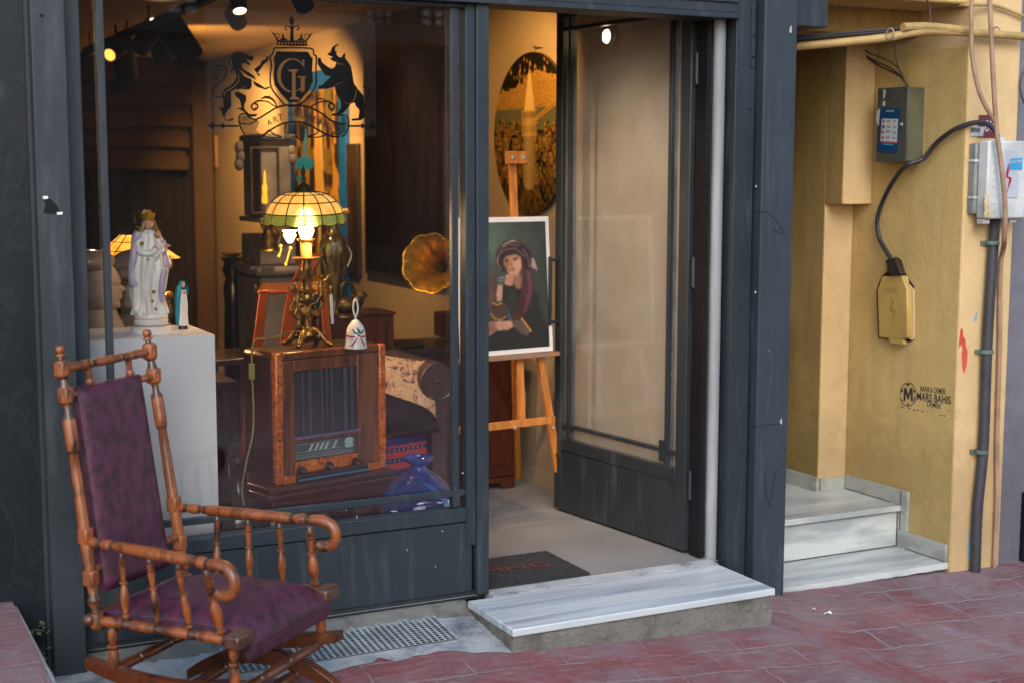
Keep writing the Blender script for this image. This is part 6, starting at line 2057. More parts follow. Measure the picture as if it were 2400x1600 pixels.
def pmask(X, Y_, pts, soft):
    P = np.array(pts, float); n_ = len(P)
    ins = np.zeros(X.shape, bool); dmin = np.full(X.shape, 1e9)
    for i in range(n_):
        x0, y0 = P[i]; x1, y1 = P[(i + 1) % n_]
        cond = ((y0 > Y_) != (y1 > Y_))
        with np.errstate(divide='ignore', invalid='ignore'):
            xi = (x1 - x0) * (Y_ - y0) / (y1 - y0 if y1 != y0 else 1e-9) + x0
        ins ^= cond & (X < xi)
        dx, dy = x1 - x0, y1 - y0
        t = np.clip(((X - x0) * dx + (Y_ - y0) * dy) / (dx * dx + dy * dy + 1e-9), 0, 1)
        dmin = np.minimum(dmin, np.hypot(X - x0 - t * dx, Y_ - y0 - t * dy))
    sd = np.where(ins, dmin, -dmin)
    return np.clip(.5 + sd / soft, 0, 1)
def smask(X, Y_, pts, w_, soft):
    """stroke"""
    d = np.full(X.shape, 1e9)
    for (x0, y0), (x1, y1) in zip(pts, pts[1:]):
        dx, dy = x1 - x0, y1 - y0
        t = np.clip(((X - x0) * dx + (Y_ - y0) * dy) / (dx * dx + dy * dy + 1e-9), 0, 1)
        d = np.minimum(d, np.hypot(X - x0 - t * dx, Y_ - y0 - t * dy))
    return np.clip(.5 + (w_ / 2 - d) / soft, 0, 1)
def lay(rgb, m_, colr, op=1.0):
    return rgb * (1 - (m_ * op)[..., None]) + np.array(colr)[None, None] * (m_ * op)[..., None]
rng = np.random.RandomState(3)
def vnoise(X, Y_, sc_, seed=0):
    r = np.random.RandomState(seed); G_ = r.rand(64, 64)
    x, y = X / sc_, Y_ / sc_
    xi, yi = np.floor(x).astype(int), np.floor(y).astype(int); fx_, fy_ = x - xi, y - yi
    fx_ = fx_ * fx_ * (3 - 2 * fx_); fy_ = fy_ * fy_ * (3 - 2 * fy_)
    g = lambda a, b_: G_[a % 64, b_ % 64]
    return (g(xi, yi) * (1 - fx_) + g(xi + 1, yi) * fx_) * (1 - fy_) + (g(xi, yi + 1) * (1 - fx_) + g(xi + 1, yi + 1) * fx_) * fy_
def fbm(X, Y_, sc_, seed=0):
    return sum(vnoise(X, Y_, sc_ / 2 ** k, seed + k) / 2 ** (k + 1) for k in range(4))

def portrait(U, V_):
    X = 375 + 440 * U; Y = 88 + 595 * (1 - V_)
    n1 = fbm(X, Y, 90, 1); n2 = fbm(X, Y, 22, 9); n3 = fbm(X, Y, 17, 31)
    rgb = np.zeros(X.shape + (3,))
    rgb[:] = c('#3a3f40')
    rgb = lay(rgb, np.clip(1.3 - (Y - 88) / 250, 0, 1) * np.clip(1.25 - (X - 375) / 330, 0, 1), c('#667f72'), .85)
    rgb = lay(rgb, np.clip((X - 620) / 180, 0, 1), c('#3d4543'), .6)
    rgb = lay(rgb, np.exp(-((X - 490) / 60) ** 2 - ((Y - 420) / 80) ** 2), c('#7d4a48'), .8)
    rgb = lay(rgb, np.clip((Y - 520) / 90, 0, 1), c('#262526'), .95)
    rgb *= (.7 + .6 * n1)[..., None]
    D_ = lambda pts, cc, op=1, soft=7: lay(rgb, pmask(X + 9 * (n2 - .5), Y + 9 * (n3 - .5), pts, soft * 1.7), c(cc), op)
    D0_ = lambda pts, cc, op=1, soft=7: lay(rgb, pmask(X + 4 * (n2 - .5), Y + 4 * (n1 - .5), pts, soft), c(cc), op)
    L_5 = lambda pts, cc, w_, op=1, soft=4: lay(rgb, smask(X + 3 * (n2 - .5), Y, pts, w_, soft), c(cc), op)
    # dress, body
    rgb = D_([(545, 385), (600, 370), (660, 400), (735, 380), (760, 440), (790, 560), (815, 683), (490, 683), (470, 640), (520, 600), (560, 540), (545, 470)], '#232626', 1, 14)
    rgb = D_([(590, 420), (640, 400), (650, 470), (620, 530), (590, 500)], '#2d3536', .8, 14)
    rgb = D_([(730, 260), (745, 262), (765, 318), (742, 312), (728, 296)], '#b79c9c', 1, 5)
    # hanging scarf
    rgb = D_([(678, 250), (712, 240), (728, 330), (738, 400), (732, 450), (700, 510), (660, 545), (625, 552), (640, 500), (672, 430), (690, 350)], '#4c2b31', 1, 6)
    rgb = D_([(706, 300), (724, 330), (732, 400), (712, 470), (690, 500), (712, 420)], '#7a4c54', .7, 9)
    rgb = D_([(655, 480), (690, 430), (680, 500), (640, 545)], '#35191f', .7, 9)
    # neck, face
    rgb = D_([(634, 345), (664, 320), (678, 350), (672, 400), (655, 405), (640, 380)], '#9a6a55', 1, 6)
    rgb = D_([(588, 262), (610, 244), (650, 240), (676, 252), (681, 290), (674, 318), (652, 342), (636, 346), (618, 332), (600, 305)], '#c48e72', 1, 5)
    rgb = D_([(588, 262), (604, 250), (614, 280), (618, 320), (604, 308), (594, 285)], '#8a5a48', .75, 7)
    rgb = D_([(640, 270), (672, 262), (676, 300), (655, 330), (638, 320)], '#e0b091', .65, 9)
    rgb = L_5([(596, 266), (614, 262)], '#231717', 4); rgb = L_5([(637, 260), (662, 254)], '#231717', 4)
    rgb = L_5([(598, 272), (612, 271)], '#2c1c1a', 6); rgb = L_5([(640, 267), (660, 263)], '#1d1413', 6)
    rgb = L_5([(625, 270), (627, 296), (633, 300)], '#8d5b47', 3.5, .8)
    rgb = L_5([(622, 312), (634, 310), (648, 308)], '#8a3d3f', 5); rgb = L_5([(624, 318), (640, 317)], '#b06a62', 4)
    # turban
    rgb = D_([(556, 300), (550, 240), (566, 205), (596, 176), (640, 168), (680, 182), (705, 202), (728, 225), (734, 268), (730, 310), (700, 318), (690, 290), (680, 252), (640, 236), (604, 246), (588, 262), (586, 290), (600, 322), (580, 318)], '#33222a', 1, 6)
    for pts in ([(560, 250), (580, 210), (620, 190), (670, 200)], [(556, 275), (570, 235), (600, 215), (650, 212), (700, 250)], [(600, 186), (640, 175), (680, 190)], [(690, 215), (715, 250), (722, 300)]):
        rgb = L_5(pts, '#7c636a', 6, .8, 6)
    rgb = L_5([(588, 196), (620, 180), (650, 176)], '#b39a9c', 7, .8, 7)
    rgb = L_5([(556, 255), (560, 285), (572, 305)], '#a08a90', 5, .7, 5)
    # hand, bracelets, arm, sleeves
    rgb = D_([(590, 345), (606, 330), (625, 335), (636, 352), (632, 380), (612, 386), (592, 372)], '#c4917a', 1, 5)
    for k in range(4): rgb = L_5([(600 + k * 9, 342 + k * 4), (606 + k * 8, 372 + k * 2)], '#8a5a4a', 2.2, .7, 3)
    rgb = D_([(555, 345), (582, 334), (592, 352), (594, 378), (572, 386), (560, 370)], '#565c60', 1, 4)
    rgb = L_5([(560, 350), (585, 344)], '#9fa6aa', 3); rgb = L_5([(563, 362), (590, 356)], '#8d9498', 3)
    rgb = D_([(553, 378), (578, 384), (572, 450), (545, 462), (543, 430)], '#c79a86', 1, 5)
    rgb = D_([(522, 470), (545, 455), (575, 460), (598, 485), (592, 530), (560, 545), (525, 530), (512, 500)], '#4a3b34', 1, 6)
    rgb = L_5([(522, 462), (545, 472), (570, 466)], '#b98b3c', 6); rgb = L_5([(514, 510), (530, 535), (560, 544), (590, 530)], '#a87c36', 6)
    rgb = D_([(480, 560), (530, 548), (620, 550), (632, 572), (600, 590), (540, 592), (495, 612), (478, 600)], '#c79880', 1, 6)
    rgb = D_([(480, 556), (530, 548), (545, 590), (495, 612), (478, 600)], '#7a4c42', .75, 9)
    rgb = D_([(612, 552), (665, 550), (700, 590), (720, 602), (700, 622), (680, 622), (640, 590)], '#5c5048', 1, 5)
    rgb = L_5([(672, 545), (695, 575), (716, 604)], '#b78a3c', 10)
    rgb = D_([(600, 500), (625, 545), (600, 550)], '#4a5c66', .8, 5)
    st_ = fbm(X * .5 + Y * .8, X * 1.8 - Y * .9, 16, 40)
    rgb = rgb * (.62 + .45 * n2 + .35 * st_)[..., None]
    return np.clip(rgb * .8, 0, 1)

# easel with portrait
fp = lambda X, Y_: (900 + X * .49718, 480 + Y_ * .49718)
ea = R(7)
eU = Vector((math.cos(ea), math.sin(ea), 0)); eN = Vector((math.sin(ea), -math.cos(ea), 0))
Yc = .98
E0 = onY(*fp(490, 715), Yc)         # bottom edge at the post
def onE(px, py, off=0.0):
    """intersection with the canvas plane, leaning back slightly"""
    nrm = (eN + Z * .07).normalized()
    o = E0 + nrm * off
    d = ray(px, py)
    return CAM + d * ((o - CAM).dot(nrm) / d.dot(nrm))
nrmE = (eN + Z * .07).normalized(); upE = nrmE.cross(eU).normalized() * -1
if upE.z < 0: upE = -upE
bl_ = onE(*fp(364, 723)); tl_ = onE(*fp(361, 63)); 
Wd = .489; Hd = (tl_ - bl_).dot(upE)
cv = thing('portrait_painting', 'painted portrait of a woman in a dark turban on a white-edged board', 'painting', tuple(bl_ + eU * Wd / 2))
MB().obox(bl_, eU * Wd, upE * Hd, -nrmE * .012).build('board', M['white_paint'], cv, bevel=.002)
mg = .020
PO = bl_ + nrmE * .0012 + eU * mg + upE * mg * 1.1
paint('canvas', cv, lambda u, v: PO + eU * (Wd - 2 * mg) * u + upE * (Hd - 2.2 * mg) * v, 170, 230, portrait)
es = thing('easel', 'pale wooden studio easel holding the portrait painting', 'easel', (bl_.x + .25, Yc + .2, FLR))
cxE = bl_ + eU * .257
def ebar(name, a, b_, w_, d_=.02, mat='easel_wood'):
    return MB().bar(a, b_, w_, d_, side=tuple(eN)).build(name, M[mat], es, bevel=.002)
back = -nrmE * .03
mastx = onE(*fp(640, 300)) + back
mu = (mastx - bl_).dot(eU)
base = bl_ + eU * mu + back
ebar('mast', base + upE * (Hd - .05), base + upE * (Hd + (onE(*f3(0, 0)) - onE(*f3(0, 0))).length + .285), .034)
ebar('mast', base - upE * .33, base + upE * (Hd - .051), .034)
# clamp head
ct = base + upE * (Hd + .262) + nrmE * .02
MB().obox(ct - eU * .052 - upE * .028, eU * .104, upE * .055, nrmE * .028).build('clamp', M['easel_wood'], es, bevel=.003)
b = MB()
for s_ in (-1, 1):
    q = ct + eU * .028 * s_ + nrmE * .029
    b.lathe(q, q + nrmE * .004, [(0, .009), (.6, .009), (1, .006)], 14)
b.build_each('bolt', M['galv'], es)
# shelf
sh = bl_ - upE * .022
MB().obox(sh - eU * .02 - nrmE * .045, eU * (Wd + .04), upE * .020, nrmE * .07).build('shelf', simple('paint_stained_wood', c('#a8693a'), c('#6b7072'), scale=26, rough=.6), es, bevel=.002)
# legs
fc = onE(*fp(625, 740)) + back
for s_ in (-1, 1):
    a = cxE + eU * (.175 * s_) - upE * .02 + back * .8
    f_ = onZ(1296 * K, 1168 * K, FLR) if s_ > 0 else onZ(1062 * K, 1212 * K, FLR)
    ebar('leg', Vector(f_), a, .034)
rb = base - upE * .3; 
a = base + upE * (Hd - .1) + back * .5
rl = onZ(*fp(628, 1290), FLR)
ebar('leg', rl, a, .034)
kz = onE(*fp(560, 1048)).z
t_ = lambda s_: (cxE + eU * (.235 * s_)) 
cl_ = onE(*fp(490, 1048), .05); cr_ = onE(*fp(790, 1052), .05)
dE = (cr_ - cl_).normalized()
MB().obox(cl_ - eU * .14 - Z * .016, eU * .50, Z * .034, -nrmE * .018).build('crossbar', M['easel_wood'], es, bevel=.002)
b = MB()
q = onE(*fp(616, 1050), .0505); b.lathe(q, q + nrmE * .004, [(0, .008), (1, .006)], 12); q = onE(*fp(797, 1048), .052); b.lathe(q, q + nrmE * .004, [(0, .006), (1, .005)], 12)
b.build_each('bolt', M['galv'], es)

# round carved city picture
RC = onX(1165, 310, WX)
top_, bot_ = onX(1240, 122, WX), onX(1250, 500, WX)
f7 = lambda X, Y_: (1080 + X * .33163, Y_ * .33163)
Lp = onX(*f7(236, 945), WX - .02)
zc = (onX(*f7(480, 370), WX - .02).z + onX(*f7(475, 1530), WX - .02).z) / 2
rr = (onX(*f7(480, 370), WX - .02).z - onX(*f7(475, 1530), WX - .02).z) / 2
yc = Lp.y - rr
rp_ = thing('round_picture', 'round black and gold carved picture of an old tower over a city', 'picture', (WX - .02, yc, zc - rr))
b = MB().lathe((WX - .001, yc, zc), (WX - .022, yc, zc), [(0, rr), (.8, rr), (1, rr - .003)], 96)
b.build('board', M['black_wood'], rp_)
def city(U, V_):
    ang = U * 2 * math.pi; r_ = V_
    x = -r_ * np.cos(ang); y = r_ * np.sin(ang)          # x right (+) as seen from the room
    gold = np.array(c('#b38c42')); dark = np.array(c('#080705')); pale = np.array(c('#d9bd80'))
    rgb = np.zeros(x.shape + (3,)); rgb[:] = dark
    X = x * 500 + 1000; Y = -y * 500 + 1000
    n1 = fbm(X, Y, 40, 4); n2 = vnoise(X, Y, 7, 8); n3 = vnoise(X, Y, 4, 12)
    # drops in the sky
    for k in range(26):
        dx, dy = rng.uniform(-.55, .5), rng.uniform(.66, .95)
        rgb = lay(rgb, np.clip(1.5 - (np.abs(x - dx) / .012 + np.abs(y - dy) / .03), 0, 1), gold)
    sky_line = .60 + .08 * np.sin(3 * x + 1) + .06 * (x > -.1) + .05 * vnoise(X, Y * 0, 24, 5) + .05 * (vnoise(X, Y * 0, 9, 6) > .8)
    hill = (y < sky_line) & (y > .33)
    n4 = vnoise(X * 1.6, Y, 5, 15); tex = np.clip((n3 * .7 + n4 * .9 - .45) * 2.6, 0, 1) * (.6 + .4 * (np.sin(Y * .55 + 3 * n1) > -.2))
    rgb = np.where(hill[..., None], dark + (gold - dark) * (.25 + .75 * tex)[..., None], rgb)
    sea = (y <= .33) & (y > .10 - .05 * np.sin(5 * x))
    wav = .5 + .5 * np.sin(y * 260 + 5 * np.sin(x * 9) + 4 * n1)
    rgb = np.where(sea[..., None], np.array(c('#38423a')) + (np.array(c('#8c8a60')) - np.array(c('#38423a'))) * (wav * .45)[..., None], rgb)
    rgb = lay(rgb, smask(x, y, [(.1, .16), (.9, .45)], .05, .008), gold, .9)
    rgb = lay(rgb, smask(x, y, [(.1, .16), (.9, .45)], .02, .006), dark, .7)
    # houses
    land = y < (.10 - .05 * np.sin(5 * x))
    tex2 = np.clip((n1 - .35) * 1.6, 0, 1) * (.3 + .7 * (n3 > .5))
    rgb = np.where(land[..., None], dark + (gold - dark) * (.4 * tex2)[..., None], rgb)
    r_2 = np.random.RandomState(11)
    for k in range(330):
        hx, hy_ = r_2.uniform(-.98, .98), r_2.uniform(-.62, .12)
        s_ = .028 + .04 * r_2.rand(); h_ = s_ * r_2.uniform(.8, 2.0); sl2 = r_2.uniform(-.3, .3)
        P = [(hx, hy_), (hx + s_, hy_ + s_ * sl2), (hx + s_, hy_ + h_ + s_ * sl2), (hx, hy_ + h_)]
        g_ = r_2.uniform(.25, .95)
        m_ = pmask(x, y, P, .006) * (y < .2)
        rgb = lay(rgb, m_, gold * (.18 + .3 * g_)); rgb = lay(rgb, smask(x, y, P + [P[0]], .008, .004) * (y < .2), gold * g_)
        Rf = [(hx, hy_ + h_), (hx + s_, hy_ + h_ + s_ * sl2), (hx + s_ * 1.25, hy_ + h_ + s_ * .5), (hx + s_ * .2, hy_ + h_ + s_ * .5)]
        rgb = lay(rgb, pmask(x, y, Rf, .006) * (y < .22), dark if r_2.rand() > .4 else gold * .6)
        for q in range(3):
            rgb = lay(rgb, smask(x, y, [(hx + s_ * (.2 + .3 * q), hy_ + h_ * .15), (hx + s_ * (.2 + .3 * q), hy_ + h_ * .85)], .009, .004) * m_, dark, .8)
    # radiating streets at the foot
    for k in range(-5, 6):
        rgb = lay(rgb, smask(x, y, [(.06 + k * .02, -.66), (.06 + k * .12, -1.05)], .007, .004), gold * .5)
    for k in range(30):
        a_ = r_2.uniform(-1, 1); rgb = lay(rgb, smask(x, y, [(a_ * .5, -.45), (a_ * .95 + .1, -.85)], .006, .004) * (np.abs(x) > .14), gold * .45)
    # the tower
    sh_ = .55 + .45 * np.clip(1 - np.abs(x - .0 + .02) / .16, 0, 1)
    fl_ = .8 + .2 * np.sin(x * 330)
    T = lambda pts, k=1.0: None
    tw = pmask(x, y, [(-.155, -.60), (-.13, -.66), (.0, -.69), (.13, -.66), (.17, -.60), (.15, -.02), (-.16, -.02)], .008)
    rgb = rgb * (1 - tw[..., None]) + (pale[None, None] * (.55 * fl_ * sh_)[..., None]) * tw[..., None]
    hd_ = pmask(x, y, [(-.19, -.02), (.19, -.02), (.18, .16), (.2, .20), (.18, .3), (-.2, .3), (-.21, .2), (-.19, .16)], .008)
    rgb = rgb * (1 - hd_[..., None]) + (pale[None, None] * (.7 * sh_)[..., None]) * hd_[..., None]
    for k in range(7):
        xx = -.15 + k * .05
        rgb = lay(rgb, smask(x, y, [(xx, .21), (xx, .27)], .022, .006), dark, .85); rgb = lay(rgb, smask(x, y, [(xx, .03), (xx, .1)], .016, .005), dark, .75)
    for yy in (.0, .155, .2, .3): rgb = lay(rgb, smask(x, y, [(-.2, yy), (.0, yy - .015), (.2, yy)], .014, .005), gold, .9)
    cn = pmask(x, y, [(-.14, .3), (.15, .3), (.02, .80), (-.01, .80)], .008)
    rgb = rgb * (1 - cn[..., None]) + (pale[None, None] * (1.05 * (.85 + .15 * np.sin(x * 260)) * (.7 + .3 * sh_))[..., None]) * cn[..., None]
    rgb = lay(rgb, smask(x, y, [(.0, .78), (.0, .9)], .01, .004), gold)
    return np.clip(rgb, 0, 1)
def citypos(u, v):
    a = 2 * math.pi * u
    return (WX - .0232, yc + math.cos(a) * v * (rr - .006), zc + math.sin(a) * v * (rr - .006))
paint('carving', rp_, citypos, 420, 200, city)
b = MB().tube([onX(*f7(515, 332), WX - .02), onX(*f7(578, 340), WX - .001)], .0025, 6); b.lathe(onX(*f7(515, 332), WX - .021), onX(*f7(515, 332), WX - .018), [(0, .006), (1, .006)], 8)
tag(b.build('nail', M['brass_dark']), 'bent nail sticking out of the wall above the round picture', 'nail')

# pictures farther along the right wall
def wallpic(name, label, cat, xl_, xr_, yt_, yb_, fmat, cmat, fw_=.02, depth=.03, cfunc=None, z01=None):
    """frame on the right wall between display columns; nearer end on the right"""
    xm = WX - depth
    pL, pR = dX(xl_, (yt_ + yb_) / 2, xm), dX(xr_, (yt_ + yb_) / 2, xm)
    z1 = dX(xr_, yt_, xm).z; z0 = dX(xr_, yb_, xm).z
    y0, y1 = pR.y, pL.y
    t = thing(name, label, cat, (xm, (y0 + y1) / 2, z0))
    b = MB()
    b.box(xm, WX - .001, y0, y1, z0, z1)
    b.build('frame', fmat, t, bevel=.003)
    f_ = fw_
    if cfunc:
        paint('canvas', t, lambda u, v: (xm - .0015, y1 - f_ - (y1 - y0 - 2 * f_) * u, z0 + f_ + (z1 - z0 - 2 * f_) * v), 90, 200, cfunc)
    else:
        MB().box(xm - .002, xm - .0005, y0 + f_, y1 - f_, z0 + f_, z1 - f_).build('canvas', cmat, t)
    return t
M['dark_paint'] = simple('dark_oil_paint', c('#100e10'), c('#211518'), scale=3, stretch=(1, 5, 1), rough=.35, lo=.45, hi=.75, bs=.3, bscale=30)
M['black_frame'] = simple('black_frame', (.02, .018, .018), (.03, .025, .025), rough=.4)
wallpic('dark_painting', 'large dark abstract painting on the wall behind the gramophone', 'painting', 836, 1022, 108, 660, M['black_frame'], M['dark_paint'], .03)
wallpic('dark_painting', 'narrow dark brown painting between the blue-framed and the large one', 'painting', 796, 821, 330, 636, M['black_frame'], simple('umber_paint', c('#3a2a20'), c('#2a1e18'), rough=.4), .01)
def drips(U, V_):
    X = U * 300; Y = (1 - V_) * 900
    n1 = fbm(X, Y, 60, 21); n2 = fbm(X * 3, Y * .5, 50, 25)
    rgb = np.zeros(X.shape + (3,)); rgb[:] = c('#241a12')
    rgb = lay(rgb, np.clip((n2 - .5) * 9, 0, 1), c('#c99a2e'), .8)
    rgb = lay(rgb, np.clip((n1 - .52) * 12, 0, 1), c('#8a7a1e'), .7)
    r_ = np.random.RandomState(5)
    for k in range(9):
        x0 = r_.uniform(60, 280); y0 = r_.uniform(0, 600); rgb = lay(rgb, smask(X + 8 * n1, Y, [(x0, y0), (x0 + 8, y0 + r_.uniform(120, 380))], r_.uniform(8, 22), 6), c(['#f0c060', '#e8d8b0', '#1a1210', '#d9a020'][k % 4]))
    for (x0, y0, r0) in ((75, 330, 34), (35, 400, 12)):
        rgb = lay(rgb, np.clip(.5 + (r0 - np.hypot((X - x0) * .55, Y - y0) - 12 * (n1 - .5)) / 6, 0, 1), (.015, .3, .85))
    rgb = lay(rgb, smask(X, Y, [(82, 180), (78, 330)], 20, 10), (.015, .3, .85), .9)
    rgb = lay(rgb, smask(X, Y, [(165, 200), (190, 480), (165, 500)], 36, 8), c('#e0b868'))
    rgb = lay(rgb, smask(X, Y, [(120, 500), (185, 490)], 32, 8), c('#e0b868'))
    return np.clip(rgb * .75, 0, 1)
wallpic('abstract_painting', 'bright yellow and black drip painting in blue frame above the lamp', 'painting', 664, 795, 150, 720, simple('blue_frame_paint', c('#0f58b8'), c('#0d4c9c'), rough=.4), None, .13, .03, drips)
wallpic('small_picture', 'small cream picture at the edge of the back wall', 'picture', 470, 495, 312, 385, simple('cream_frame', c('#b08a52'), c('#9a7846'), rough=.5), M['dark_paint'], .05, .02)
M['pale_wood'] = simple('pale_frame_wood', c('#a5855a'), c('#8f7048'), rough=.5)
wallpic('framed_picture', 'pale wooden picture frame with beige mount beside the window post', 'picture', 1040, 1092, 126, 385, M['pale_wood'], simple('beige_mount', c('#7a6048'), c('#6d5540'), rough=.7), .035, .02)
wp = MB().box(WX - .012, WX - .001, onX(*fp(672, 905), WX).y, onX(*fp(652, 905), WX).y, onX(*fp(660, 945), WX).z, onX(*fp(660, 868), WX).z).build('wall_socket', M['white_plastic'], None, bevel=.002)
tag(wp, 'white electrical wall plate low on the wall behind the easel', 'socket')

# ------------------------------------------------------------------ far end of the shop
bw = 7.58
M['blind'] = simple('brown_linen_blind', c('#4a3724'), c('#3a2b1c'), scale=3, rough=.8)
bd = thing('roman_blind', 'brown fabric roman blind half raised over the dark back doorway', 'blind', tuple(dY(330, 390, bw - .1)))
fy_ = [128, 185, 240, 292, 340, 392]
for k in range(5):
    p0, p1 = dY(196, fy_[k + 1], bw - .2), dY(448 - k * 4, fy_[k], bw - .2)
    b = MB()
    x0_, x1_ = p0.x - .5, p1.x
    def fold_(u, v):
        lip = v if v > .12 else .12 - (.12 - v) * 4
        return Vector((x0_ + (x1_ - x0_) * u, bw - .08 - .12 * (1 - v) ** .6 + (.05 if v < .02 else 0), p0.z + (p1.z - p0.z) * max(v, .0) + .006 * math.sin(u * 7 + k)))
    b.grid(fold_, 24, 12)
    b.build('fold', M['blind'], bd, smooth=80)
b = MB(); p0 = dY(196, 132, bw - .1); p1 = dY(460, 122, bw - .1); b.box(p0.x - .5, p1.x, bw - .14, bw - .02, p0.z, p1.z + .02); b.build('headrail', M['shop_wall_dark'], bd)
dd = thing('doorway_curtain', 'black curtain filling the back doorway under the brown blind', 'curtain', tuple(dY(330, 760, bw - .02)))
b = MB(); p0 = dY(196, 800, bw - .02); p1 = dY(444, 380, bw - .02)
b.grid(lambda u, v: Vector((p0.x - .6 + (p1.x - p0.x + .6) * u, bw - .03 - .02 * math.sin(u * 60), FLR + (p1.z - FLR) * v)), 160, 1)
b.build('cloth', simple('black_cloth', (.006, .006, .007), (.01, .01, .012), rough=.9), dd, smooth=80)
b = MB(); p0 = dY(446, 700, bw - .06); p1 = dY(482, 300, bw - .06); b.box(p0.x, p1.x, bw - .16, bw - .001, FLR, 2.55)
tag(b.build('wooden_post', M['shop_wall_dark'], bevel=.01), 'dark brown boxed post beside the back doorway', 'post')
# dark partition hiding the corner beyond the pale strip
# ------------------------------------------------------------------ track lights
M['led'] = emit('spot_face', (1.0, .82, .55), 4)
M['led_amber'] = emit('amber_spot_face', (1.0, .5, .08), 1.0)
trk = thing('light_track', 'pair of black lighting tracks under the ceiling', 'track', (-.4, 4, 2.5))
for off in (0, .14):
    p0, p1 = dZ(196, 122 + off * 150, 2.5 - off * .35), dZ(640, -62, 2.5)
    a, b_ = Vector((p0.x - off, p0.y, 2.52 - off * .5)), Vector((p1.x - off, p1.y, 2.52 - off * .5))
    MB().bar(a, b_, .035, .03).build('rail', M['black'], trk)
for (u) in (.1, .5, .9):
    q = Vector(dZ(196, 122, 2.5)).lerp(Vector(dZ(640, -62, 2.5)), u)
    MB().bar((q.x - .05, q.y, 2.5), (q.x - .05, q.y, 2.6), .01, .01).build('rod', M['black'], trk)
def spot(px, py, y, aim, size, lit, label, en=0, colr=(1, .6, .28)):
    q = dY(px, py, y)
    t = thing('track_spotlight', label, 'spotlight', tuple(q), group='black spotlights on the ceiling tracks')
    d = Vector(aim).normalized()
    MB().lathe(q - d * size * .9, q + d * size * .9, [(0, size * .42), (.04, size * .5), (.96, size * .5), (1, size * .47)], 20).build('housing', M['black'], t)
    MB().tube([q - d * size * .2, q - d * size * .2 + Z * size * .7, Vector((q.x, q.y, 2.5))], .008, 6).build('bracket', M['black'], t)
    if lit:
        b = MB().lathe(q + d * size * .905, q + d * size * .915, [(0, size * .40), (1, size * .38)], 20)
        b.build('lamp_face', lit, t)
        MB().tube([q + d * size * .92 + (d.orthogonal().normalized() * math.cos(a) + d.cross(d.orthogonal().normalized()) * math.sin(a)) * size * .44 for a in [k * math.pi / 10 for k in range(21)]], size * .035, 6, cap=False).build('rim', M['gold'], t)
    if en:
        l = bpy.data.lights.new('spot_light', 'SPOT'); l.energy = en; l.color = colr; l.spot_size = R(80); l.spot_blend = .6; l.shadow_soft_size = .04
        o = bpy.data.objects.new('spot_light', l); col.objects.link(o)
        o.location = q + d * size * 1.0
        o.rotation_euler = d.to_track_quat('-Z', 'Y').to_euler()
    return t
spot(266, 118, 3.9, (-.75, -.9, -.45), .085, M['led_amber'], 'black spotlight with amber lit face, leftmost on the track', 14)
spot(285, 136, 4.3, (.2, .6, -.9), .14, None, 'unlit black spotlight hanging just behind the amber-faced one')
spot(338, 86, 3.5, (.35, -.5, .55), .11, M['led'], 'black spotlight with white-glowing face in the middle of the track')
spot(360, 98, 3.9, (.5, .3, -.8), .12, None, 'small unlit black spotlight below the white-glowing one')
spot(410, 86, 3.3, (.6, .15, -.85), .15, None, 'unlit black spotlight, rightmost dark one on the track')
spot(546, -3, 2.6, (.0, -.45, -.9), .08, M['led'], 'white-lit spotlight at the top edge of the display window', 14)
# unseen spotlights, some added to brighten the wall top, door wall and horn
def unseen_spot(loc, aim, en, label, size=70, colr=(1, .50, .13)):
    q = Vector(loc)
    d = (Vector(aim) - q).normalized()
    t = thing('track_spotlight', label, 'spotlight', tuple(q), group='black spotlights on the ceiling tracks')
    MB().lathe(q - d * .12, q, [(0, .04), (.05, .05), (1, .05)], 16).build('housing', M['black'], t)
    MB().tube([q - d * .08, (q.x, q.y, 2.6)], .008, 6).build('bracket', M['black'], t)
    l = bpy.data.lights.new('spot_light', 'SPOT'); l.energy = en; l.color = colr; l.spot_size = R(size); l.spot_blend = .8; l.shadow_soft_size = .035
    o = bpy.data.objects.new('spot_light', l); col.objects.link(o)
    o.location = q + d * .01; o.rotation_euler = d.to_track_quat('-Z', 'Y').to_euler()
unseen_spot((.25, 1.0, 2.5), (WX, 1.75, 1.95), 42, 'ceiling spotlight aimed at the round picture, above the door lintel')
unseen_spot((.1, 2.6, 2.5), (WX, 3.3, 1.5), 80, 'ceiling spotlight aimed at the large dark painting')
unseen_spot((.0, 3.5, 2.5), (WX, 4.9, 1.7), 190, 'ceiling spotlight aimed at the blue-framed painting')
unseen_spot((.25, 5.6, 2.5), (WX, 6.4, 1.8), 120, 'ceiling spotlight aimed at the far end of the wall', size=80)
unseen_spot((-.4, 4.6, 2.2), (WX, 5.2, 2.5), 50, 'unseen spotlight added to brighten the wall top', size=75)
unseen_spot((-.35, .55, 2.45), (WX, .62, 1.1), 34, 'unseen spotlight added to brighten the wall behind the open door', colr=(1, .74, .5))
unseen_spot((-.9, 1.2, 2.5), (-.2, 1.4, 1.0), 40, 'ceiling spotlight above the middle of the shop window', colr=(1, .62, .32))
unseen_spot((.1, 2.2, 2.5), (.1, 2.8, 1.0), 30, 'ceiling spotlight above the grey stove', colr=(1, .62, .32))
unseen_spot((-.35, .9, 2.5), (.45, 1.62, 1.3), 22, 'unseen spotlight added to brighten the brass horn', size=30)
# glowing puck added in place of a spotlight reflected in the door glass
q = onX(1422, 86, WX - .03)
pk_ = thing('reflected_spot', 'small round glowing disc added for a spotlight reflected in the door glass', 'lamp', tuple(q))
MB().lathe(q + Vector((.029, 0, 0)), q, [(0, .034), (1, .034)], 24).build('base', M['white_plastic'], pk_)
MB().lathe(q, q - Vector((.01, 0, 0)), [(0, .028), (.7, .026), (1, .016)], 24).build('diffuser', emit('reflection_glow', (1, .74, .42), 8), pk_)

